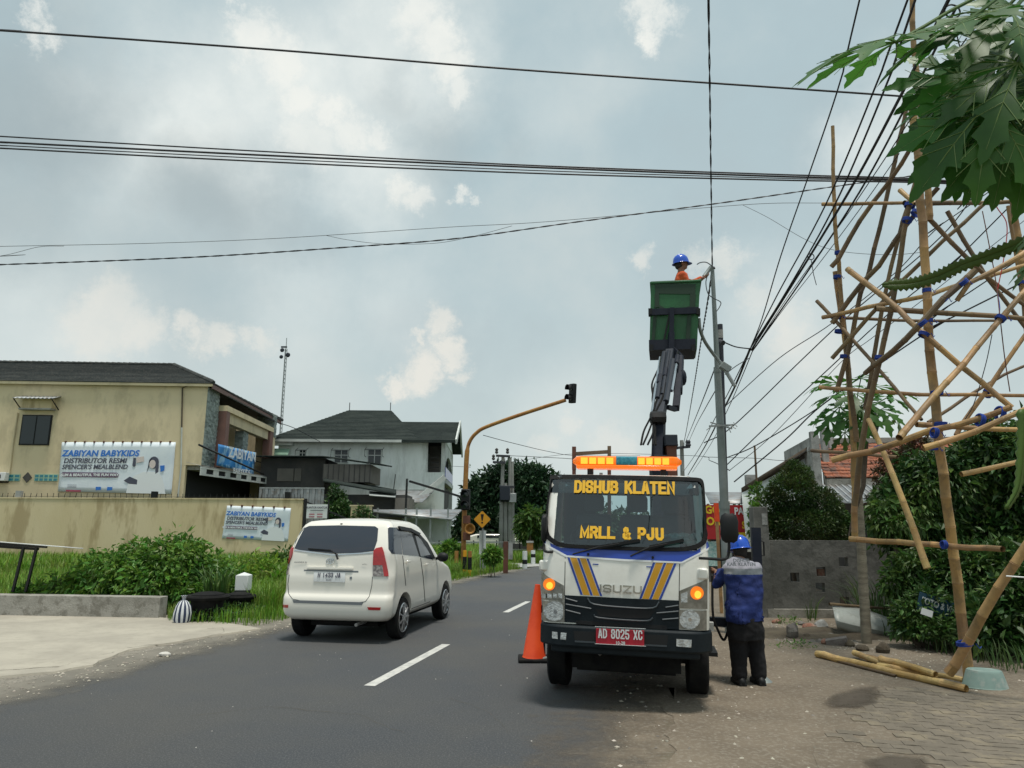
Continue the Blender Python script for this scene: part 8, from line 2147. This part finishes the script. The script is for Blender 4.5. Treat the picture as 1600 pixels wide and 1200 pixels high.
def lash(par,px,py,Y,w,ang=90,turns=3,m_='blue_rope',both=True):
 """rope rings round a joint"""
 c = at(px,py,Y); r = w / 2 * Y / F * .64; m = MB()
 for k in range(turns):
  a0 = R(ang); ax = Vector((math.cos(a0),0,math.sin(a0))); u = ax.cross(Vector((0,1,0))).normalized(); v = Vector((0,1,0)); cc = c + ax * (k - turns / 2) * .016
  P_ = [cc + (u * math.cos(t_) + v * math.sin(t_)) * r * (1 + .05 * math.sin(3 * t_ + k)) for t_ in [i * math.pi / 7 for i in range(15)]]; m.tube(P_,.009,5,caps=False)
 m.tube([c + Vector((r,-r,0)),c + Vector((r * 1.5,-r,-.05)),c + Vector((r * 1.9,-r * .8,-.03))],.005,4)
 return m.build('lashing',m_,par)
N_ = 7.9; FY = 9.6
poles = [
('A',[(1514,1066,8.62),(1498,930,8.5),(1480,800,8.35),(1462,640,8.2),(1450,500,8.1),(1443,380,8.0),(1434,250,7.9),(1426,172,7.8)],17,'bamboo'),
('A2',[(1452,345,8.2),(1446,250,8.1),(1438,175,8.0),(1428,60,7.9),(1424,-30,7.8)],12,'bamboo'),
('B',[(1319,520,9.9),(1312,433,9.8),(1304,329,9.7),(1301,197,9.6)],8,'bamboo'),
('B2',[(1336,845,10.6),(1334,720,10.4),(1327,600,10.2),(1315,500,10.0),(1305,424,9.9)],11,'bamboo'),
('B3',[(1338,690,10.3),(1326,580,10.1),(1318,500,10.0),(1311,455,9.9)],9,'bamboo_old'),
('C',[(1307,612,10.2),(1324,555,10.0),(1344,461,9.8),(1357,425,9.7),(1395,268,9.3),(1418,160,9.0)],9,'bamboo_old'),
('D',[(1299,417,9.7),(1312,401,9.6),(1344,345,9.4),(1387,287,9.1),(1427,225,8.6),(1455,178,8.3)],9.5,'bamboo_old'),
('E',[(1300,505,9.8),(1340,450,9.5),(1373,415,9.2),(1408,361,8.8),(1430,335,8.5),(1466,293,8.2)],10,'bamboo_old'),
('F',[(1335,790,9.6),(1344,717,9.4),(1357,640,9.2),(1376,557,9.0),(1397,460,8.8),(1413,361,8.6),(1420,318,8.5)],10.5,'bamboo_old'),
('F2',[(1406,297,8.6),(1430,318,8.4)],9,'bamboo'),
('G',[(1285,319,9.6),(1413,317,8.7)],7.5,'bamboo'),('G2',[(1413,317,8.6),(1500,317,8.8),(1592,316,9.0)],9.5,'bamboo_old'),
('H',[(1450,340,8.3),(1512,404,8.4),(1563,449,8.5),(1640,505,8.6)],8.5,'bamboo_old'),
('I',[(1324,420,9.0),(1395,475,8.5),(1445,523,8.0),(1504,573,7.9),(1581,637,7.7)],11,'bamboo'),
('J',[(1285,496,9.9),(1357,480,9.3),(1451,461,8.4),(1485,449,8.5),(1640,404,8.7)],8,'bamboo'),
('K',[(1368,482,8.6),(1451,488,8.5),(1640,500,8.4)],10.5,'bamboo_old'),('L',[(1320,497,10.1),(1440,501,10.0),(1556,501,9.9)],6,'bamboo_old'),
('M',[(1524,422,7.6),(1472,469,7.7),(1440,504,7.8),(1408,536,8.2),(1352,583,9.0)],12,'bamboo_old'),
('N',[(1640,372,7.6),(1563,419,7.6),(1512,445,7.6),(1495,470,7.7)],11,'bamboo'),
('O',[(1405,684,7.2),(1464,613,7.5),(1504,571,7.6),(1563,499,7.7),(1640,410,7.9)],12,'bamboo'),
('P',[(1494,680,8.9),(1512,651,8.9),(1547,603,8.8),(1640,470,8.7)],8.5,'bamboo'),
('Q',[(1276,470,10.2),(1304,499,10.0),(1368,571,9.4),(1440,656,8.8)],7,'bamboo_old'),
('R',[(1281,605,10.2),(1408,615,9.2),(1520,617,9.0),(1640,619,8.9)],7.5,'bamboo'),
('S',[(1432,663,8.4),(1520,668,8.5),(1640,674,8.5)],10,'bamboo'),
('T',[(1300,719,8.6),(1381,699,8.2),(1429,680,7.9),(1512,659,7.5),(1580,636,7.2)],12,'bamboo'),
('U',[(1443,700,7.3),(1500,683,7.2),(1547,664,7.1),(1610,636,7.0)],12,'bamboo'),
('V',[(1640,700,9.0),(1612,560,8.9),(1596,420,8.9),(1580,285,8.8)],13,'bamboo'),
('V2',[(1600,470,9.2),(1588,400,9.1),(1575,322,9.1)],8,'bamboo'),
('W',[(1268,704,10.8),(1332,708,10.2),(1402,714,9.6)],7,'bamboo_old'),
('X',[(1449,888,8.5),(1413,787,8.7),(1375,697,9.0),(1357,655,9.2)],11,'bamboo_pale'),
('Y',[(1328,842,9.8),(1400,847,9.3),(1450,850,8.7),(1510,855,8.0),(1567,858,7.4)],11,'bamboo'),
('Z',[(1482,1052,8.25),(1520,990,8.0),(1570,905,7.7),(1640,800,7.4)],17,'bamboo'),
('AA',[(1502,741,8.0),(1550,731,8.0),(1630,712,8.0)],9.5,'bamboo'),
('AC',[(1352,640,9.8),(1372,520,9.4),(1396,400,9.1),(1440,250,8.8)],8,'bamboo_old'),('AD',[(1300,560,9.9),(1380,470,9.3),(1470,380,8.7),(1560,300,8.4)],8,'bamboo_old'),('AE',[(1480,330,8.9),(1540,430,8.9),(1640,560,8.9)],8,'bamboo_old'),
('AB',[(1450,660,9.6),(1560,590,9.6),(1640,556,9.6)],6,'bamboo_old'),
]
PO = {}
for k,pts,w,m_ in poles: PO[k] = bamboo(pts,w,m_)[0]
for k,px,py,Y,w,a in (('A',1432,203,7.85,24,80),('A',1450,500,8.1,20,88),('A',1448,453,8.05,18,88),('A',1464,613,8.1,26,88),('A',1470,662,8.15,26,88),('A',1444,522,8.0,22,60),('B',1309,394,9.7,13,88),('B2',1308,432,9.8,16,85),('B2',1306,494,9.9,22,80),
('B2',1311,517,9.95,18,80),('B3',1318,556,10,14,80),('F',1374,558,8.9,18,75),('F',1418,343,8.5,22,70),('F',1422,320,8.5,24,70),('E',1432,332,8.4,22,50),('M',1474,467,7.7,18,130),('M',1505,440,7.6,20,130),('M',1441,503,7.8,22,130),
('O',1564,497,7.7,22,45),('T',1530,656,7.4,30,170),('T',1561,645,7.3,32,170),('T',1459,676,7.7,24,170),('X',1372,698,8.9,18,110),('Y',1474,851,8.3,18,180),('Z',1507,1004,8.1,32,100),('R',1543,617,9,14,180),('V',1594,441,8.9,18,85),('P',1543,610,8.8,14,55),('S',1458,699,8.2,20,90)):
 lash(PO[k],px,py,Y,w,a,3)
MB().tube([at(1572,900,7.6),at(1640,905,7.5)],.008,5).build('string','plate_white',PO['Z'])
# hanging strings and pink cord
for p,m_,lb in (([(1535,330,8.0),(1545,380,8.0),(1556,440,8.0),(1563,500,7.8),(1570,560,8),(1578,612,8)],'rust','thin reddish string hanging inside the bamboo frame'),([(1547,275,8.0),(1556,320,8.0),(1573,350,8),(1569,400,8),(1558,455,8)],'banner_red','frayed pink cord knotted on the bamboo frame'),([(1550,523,8.8),(1540,570,8.8),(1522,630,8.8),(1508,655,8.8)],'cable','thin dark twisted string crossing the bamboo frame'),([(1558,455,8.0),(1562,480,7.9),(1560,497,7.8)],'blue_rope','short blue cord hanging above the knot on the bamboo frame')):
 cable(lb,p,.006,'strings hanging on the bamboo frame',m_=m_,cat='string')
 # poles lying on the ground
def gbamboo(a,b,w,z,m_,lb):
 Ya = gp(a[0],a[1],z).y; Yb = gp(b[0],b[1],z).y
 o,_ = bamboo([(a[0],a[1],Ya),((a[0] + b[0]) / 2 + 0,(a[1] + b[1]) / 2,gp((a[0] + b[0]) / 2,(a[1] + b[1]) / 2,z).y),(b[0],b[1],Yb)],w,m_,None,'bamboo_length'); tag(o,lb,'bamboo','cut bamboo poles lying on the ground'); return o
gbamboo((1277,1022),(1510,1076),13,.05,'bamboo_pale','longest and nearest cut bamboo pole lying across the paving')
gbamboo((1372,1040),(1505,1062),10,.07,'bamboo_pale','cut bamboo pole lying just behind the longest one')
gbamboo((1335,1020),(1385,1039),10,.07,'bamboo_pale','shortest cut bamboo pole at the left of the heap')
gbamboo((1356,1027),(1420,1046),10,.055,'bamboo','short cut bamboo pole half hidden in the middle of the heap')
gbamboo((1376,1029),(1462,1054),12,.12,'bamboo_pale','thick cut bamboo pole lying on top of the heap')
gbamboo((1290,1028),(1400,1056),5,.03,'bamboo_old','thin dark bamboo stick under the longest pole')
# basin
c = gp(1551,1079); t = thing('basin','pale green plastic basin turned upside down at the scaffold foot','basin',(c.x,c.y + .12,0))
hB = at(1550,1049,c.y).z; wB = 33 * c.y / F
prof = [(wB * 1.02,0.0),(wB * 1.04,.012),(wB * 1.0,.016),(wB * .80,hB - .03),(wB * .76,hB - .008),(wB * .7,hB),(wB * .66,hB - .008),(0,hB - .01)]
MB(M=WM[t] @ Matrix.Rotation(R(2),4,'Y')).lathe(prof,n=40,sy=.62).build('basin_shell','basin',t)
# discarded curved sheet
def curved():
 out_ = MB()
 def fn(u,v):
  top = [(1300,945),(1345,950),(1395,968),(1415,985)]; bot = [(1308,982),(1340,993),(1385,998),(1415,990)]
  def ip(a):
   k = u * 3; i = min(2,int(k)); t_ = k - i; return (a[i][0] + (a[i + 1][0] - a[i][0]) * t_,a[i][1] + (a[i + 1][1] - a[i][1]) * t_)
  a,b = ip(top),ip(bot); px,py = a[0] + (b[0] - a[0]) * v,a[1] + (b[1] - a[1]) * v
  Yg = 12.3 - .35 * v + .2 * math.sin(v * 3.14) * -1
  return at(px,py,Yg)
 out_.sheet(fn,14,6); return out_
o = curved().build('discarded_panel','sheet_grey',None,solid=.015); tag(o,'pale curved discarded plastic sheet leaning by the block wall','sheet')
bamboo([(1296,944,12.2),(1340,947,12.3),(1390,951,12.4)],5,'bamboo_old',None,'dry_stick')[0]['label'] = 'dry grey stick lying on the top edge of the pale sheet'; bpy.data.objects['dry_stick']['category'] = 'stick'
# lettered board in the bushes
q = at(1480,952,10.75); t = thing('lettered_board','tilted dark blue lettered board half hidden in the bushes','sign',(q.x,q.y,0))
mm = basis(q,Vector((1,0,-.33)),(.2,0,1)); MB(M=mm).box(-.42,.30,-.14,.12,-.02,0).build('board','sign_board_blue',t)
text('FOTO & VIDEO',.13,'plate_white',t,mm @ Matrix.Translation((-.06,.01,.003)),bold=.003,xs=.72)
MB().bar((q.x - .2,q.y + .03,0),(q.x - .2,q.y + .03,q.z + .0),.04).build('stake','bamboo_old',t)
q2 = at(1449,958,10.45); MB(M=basis(q2,Vector((1,0,-.33)),(.2,0,1))).box(-.09,.07,-.04,.05,0,.01).build('white_card','plate_white',t)
# rubble
def rock(px,py,w,h,lb,m_='rubble_mat',cat='rubble',z=0,seed=0,blocky=False):
 c = gp(px,py); s = c.y / F; m = MB()
 if blocky: m.box(-w * s,w * s,-w * s * .45,w * s * .45,0,h * s * 1.4); m2 = Matrix.Rotation(R(-14),4,'Y') @ Matrix.Rotation(R(-25),4,'Z')
 else:
  m.ell((0,0,h * s * .7),(w * s,w * s * .8,h * s),12); m2 = Matrix.Rotation(seed,4,'Z')
  for v in m.v: v *= 1 + .30 * noise.noise(v * 9 + Vector((seed * 7,0,0))); v.z = max(v.z,-.02)
 m.M = Matrix.Translation(c + Vector((0,.05,z))) @ m2; o = m.build('rubble_stone',m_,None,angle=22,bevel=.004 if blocky else 0); tag(o,lb,cat,'broken stones and bricks by the block wall'); return o
rock(1241,998,11,14,'rounded grey stone standing up nearest the worker',seed=1); rock(1268,985,13,6,'flat brownish stone behind the upright stone','brick_red',seed=2); rock(1285,986,10,9,'pale pointed stone left of the discarded sheet','bare_concrete',seed=3); rock(1312,1010,15,8,'brick block lying in front of the discarded sheet','rubble_mat',blocky=True)
rock(1292,1008,8,5,'small reddish brick fragment beside the brick block','brick_red',seed=4); rock(1330,1012,9,6,'dark lump of rubble right of the brick block','soil',seed=5); rock(1383,1022,11,9,'dark stone at the edge of the creeper bush','soil',seed=6); rock(1262,998,8,4,'small dark stone right of the upright stone','soil',seed=7); rock(1255,978,7,4,'small stone close to the wall footing',seed=8); rock(1300,995,9,3,'thin flat slab fragment under the discarded sheet','bare_concrete',seed=9)
rock(1215,975,8,4,'small brown stone at the left end of the wall footing','brick_red',seed=10); rock(1350,1018,12,5,'flat earth covered stone behind the bamboo heap','soil',seed=11)
pebbles('debris',scatter([gp(1200,975),gp(1330,985),gp(1340,1015),gp(1250,1008),gp(1200,1000)],260) + [[0,0,.01]],.015,.055,'rubble_mat','small broken rubble and litter in front of the block wall')
m_s = soil = MB();
c = gp(1300,995);
def mound(u,v):
 x = (u - .5) * 4.2; y = (v - .5) * 1.5; p = Vector((c.x + x + .4,c.y + y + .3,0)); h = .09 * max(0,math.cos((u - .5) * 3.1)) * max(0,math.cos((v - .5) * 3.1)) * (1 + .9 * noise.noise(p * 3)); p.z = h - .004; return p
tag(MB().sheet(mound,40,16).build('soil_mound','soil'),kind='structure')
# leaning dark strips by papaya: broken dark leaf stalk
# ---------------------------------------------------------------- papaya tree
c = at(1349,945,11.3); c.z = 0; pt_ = thing('papaya_tree','young papaya tree with pale ringed trunk and lobed leaves','tree',(c.x,11.3,0))
tr = [(c.x,11.3,0),at(1347,880,11.3),at(1343,800,11.3),at(1338,735,11.3),at(1334,665,11.3)]
P_ = spline(tr,14); rs = [(.075 - .03 * i / len(P_)) * (1.05 if i % 2 else .97) for i in range(len(P_))]
MB().tube(P_,rs,12).build('trunk','bark',pt_)
crown = MB()
fr_l = MB()
LOB = [(a,l) for a,l in ((R(0),1.0),(R(38),.92),(R(-38),.92),(R(78),.80),(R(-78),.80),(R(118),.6),(R(-118),.6))]
LN_ = [(R(a),l) for a,l in ((0,1.0),(30,.95),(-30,.95),(62,.88),(-62,.88),(98,.72),(-98,.72),(135,.5),(-135,.5))]
sz_v = lambda s: s > .3
defm('leaf_vein',(.16,.24,.07),rough=.5)
def pleaf(tip,base,size,pitch,seed,mat_='leaf_papaya',par=pt_,roll=0,petiole='leaf_light',pr=.009,lob=LOB,face=None):
 """tip: centre point of the blade, base: where the petiole starts"""
 tip,base = Vector(tip),Vector(base); d = (tip - base); d.z *= .4; d.normalize()
 x = (d * math.cos(pitch) + Vector((0,0,-1)) * math.sin(pitch)).normalized(); y = Vector((0,0,1)).cross(x).normalized() if face is None else Vector(face).cross(x).normalized(); z = x.cross(y)
 Mx = Matrix((x,y,z)).transposed().to_4x4(); Mx.translation = tip; Mx = Mx @ Matrix.Rotation(roll,4,'X')
 vs,fs = leafshape([(a * (1 + .06 * math.sin(seed + i)),l * (1 + .08 * math.cos(seed * 2 + i))) for i,(a,l) in enumerate(lob)],size)
 m = MB(M=Mx); m.add(vs,fs); o = m.build('leaf',mat_,par,fixn=False,angle=30)
 if lob is LN_ and sz_v(size):
  m = MB(M=Mx)
  for a,l in lob:
   m.tube([Vector((u * l * size * math.cos(a),u * l * size * math.sin(a),-.35 * size * (u * l) ** 2 + .003)) for u in (0,.3,.6,.92)],[.004,.003,.0022,.001],4,caps=False)
   for u,v in ((.36,.17),(.5,.19),(.36,-.17),(.5,-.19)): m.tube([Vector((p_ * l * size * math.cos(a) - q_ * l * size * math.sin(a),p_ * l * size * math.sin(a) + q_ * l * size * math.cos(a),-.35 * size * (p_ * l) ** 2 + abs(q_) * size * .12 + .003)) for p_,q_ in ((u,0),(u + .22,v))],.0016,3,caps=False)
  m.build('veins','leaf_vein',o)
 mid = base.lerp(tip,.5) + Vector((0,0,.12 * (tip - base).length)); MB().tube(spline([base,mid,tip],4),pr,6).build('petiole',petiole,o if par is None else par)
 return o
bt_ = at(1334,668,11.3)
for i,(px,py,dY,sz,pi_) in enumerate([(1300,618,-.3,.46,.5),(1345,592,-.4,.48,.35),(1312,636,-.6,.44,.9),(1388,620,-.2,.46,.6),(1296,655,-.5,.42,1.0),(1356,628,-.9,.46,1.0),(1398,650,-.3,.42,1.1),(1326,604,.3,.44,.4),(1368,604,.2,.42,.5),(1345,660,-.8,.36,1.2),(1288,640,.1,.38,.8),(1320,676,-.5,.34,1.3),(1335,615,-.8,.46,.6),(1375,640,-.9,.44,.8),(1310,600,-.1,.44,.2),(1290,600,-.3,.40,.4),(1348,640,-1.0,.42,.9),(1400,612,0,.42,.3),(1330,650,-.9,.40,1.1)]):
 pleaf(at(px,py,11.3 + dY),bt_ + Vector((0,0,-.12 + .02 * i)),sz,pi_,i,'leaf_papaya' if i not in (6,11) else 'leaf_light',roll=rnd.uniform(-.3,.3))
for k in range(5):
 q = bt_ + Vector((.05 * math.cos(k * 1.3),-.06,-.10 - .05 * k)); MB().ell(q,(.045,.045,.07),8).build('fruit','leaf_dark',pt_)
 # dark dead stalk hanging from the crown
MB().tube([at(1352,690,11.0),at(1349,760,11.0),at(1335,800,11.0),at(1326,838,11.0)],[.05,.035,.03,.012],8).build('dead_stalk','bark_dark',pt_)
MB().ell(at(1362,660,10.9),(.11,.08,.24),10).build('hanging_cloth','dark_pole',pt_)
# ---------------------------------------------------------------- near papaya leaves at the top right
nr_ = thing('near_papaya_tree','large papaya leaves hanging into the top right corner','tree',(3.55,3.6,0))
trk = [Vector((3.55,3.6,0)),Vector((3.5,3.6,2)),Vector((3.42,3.6,4.0)),Vector((3.36,3.55,5.0))]
MB().tube(spline(trk,8),[.10 - .002 * i for i in range(25)],12).build('trunk','bark',nr_)
ctr_ = Vector((3.36,3.55,4.7))
LN = LN_
for i,(px,py,Y,sz,pi_,dx,fz) in enumerate([(1400,66,3.2,.62,.0,1,None),(1500,40,3.0,.50,.2,1,None),(1530,130,3.1,.54,.35,1,None),(1545,160,2.9,.56,1.2,1,(0,-1,.3)),(1590,100,2.9,.58,.75,1,(0,-.6,.6)),(1575,180,3.0,.50,1.3,1,(0,-1,.2)),(1610,190,3.1,.52,1.1,1,(0,-1,.3)),(1530,175,3.3,.50,1.1,1,(0,-1,.4)),
(1580,20,3.0,.56,.4,1,(0,-.5,.8)),(1630,60,3.2,.56,.6,1,(0,-.7,.5)),(1615,240,3.2,.42,1.25,1,(0,-1,.2)),(1610,145,3.5,.58,.7,1,(0,-1,.4)),(1560,90,3.4,.55,.9,1,(0,-1,.5)),(1535,195,3.2,.40,1.35,1,(0,-1,.1)),(1620,20,3.3,.6,.9,1,(0,-1,.5)),(1500,120,3.35,.46,.8,1,(0,-1,.5))]):
 pleaf(at(px,py,Y),ctr_ + Vector((0,0,.02 * i)),sz * .88,pi_,i * 1.7,'leaf_papaya',nr_,roll=rnd.uniform(-.35,.35),pr=.010,lob=LN,face=fz)
for (px,py,sz,pi_) in ((1640,350,.22,.4),(1640,395,.25,.5)):
 pleaf(at(px,py,3.2),at(1700,py - 20,3.3),sz,pi_,px,'leaf_light',nr_,lob=LN,pr=.006)
 # long serrated cactus-like stem
cq = [at(1378,446,3.6),at(1420,444,3.55),at(1460,434,3.5),at(1500,416,3.45),at(1550,398,3.4),at(1600,378,3.35),at(1680,350,3.3)]
P_ = spline(cq,10); m = MB(); n = len(P_)
for side in (1,-1):
 b0 = len(m.v)
 for i,p in enumerate(P_):
  d = (P_[min(i + 1,n - 1)] - P_[max(i - 1,0)]).normalized(); u = d.cross(Vector((0,1,0))).normalized(); w = .030 * min(1,(i + 1) / 5) * (1 + .22 * (1 if i % 2 else -1)); m.v += [p + Vector((0,-.006,0)),p + u * w * side]
 for i in range(n - 1): m.f.append((b0 + 2 * i,b0 + 2 * i + 1,b0 + 2 * i + 3,b0 + 2 * i + 2)); m.mi.append(0)
o = m.build('cactus_stem','leaf_light',None,solid=.012); tag(o,'long wavy edged green cactus stem reaching in from the right','plant')
m = MB(); cq = [at(1600,640,2.9),at(1597,700,2.9),at(1590,760,2.9),at(1572,795,2.9)]; P_ = spline(cq,8); n = len(P_)
for side in (1,-1):
 b0 = len(m.v)
 for i,p in enumerate(P_):
  w = .028 * (1 - .75 * i / n) * (1 + .22 * (1 if i % 2 else -1)); m.v += [p + Vector((0,-.006,0)),p + Vector((w * side,0,0))]
 for i in range(n - 1): m.f.append((b0 + 2 * i,b0 + 2 * i + 1,b0 + 2 * i + 3,b0 + 2 * i + 2)); m.mi.append(0)
o = m.build('cactus_stem','leaf_light',None,solid=.012); tag(o,'drooping green cactus stem hanging down at the right edge','plant')
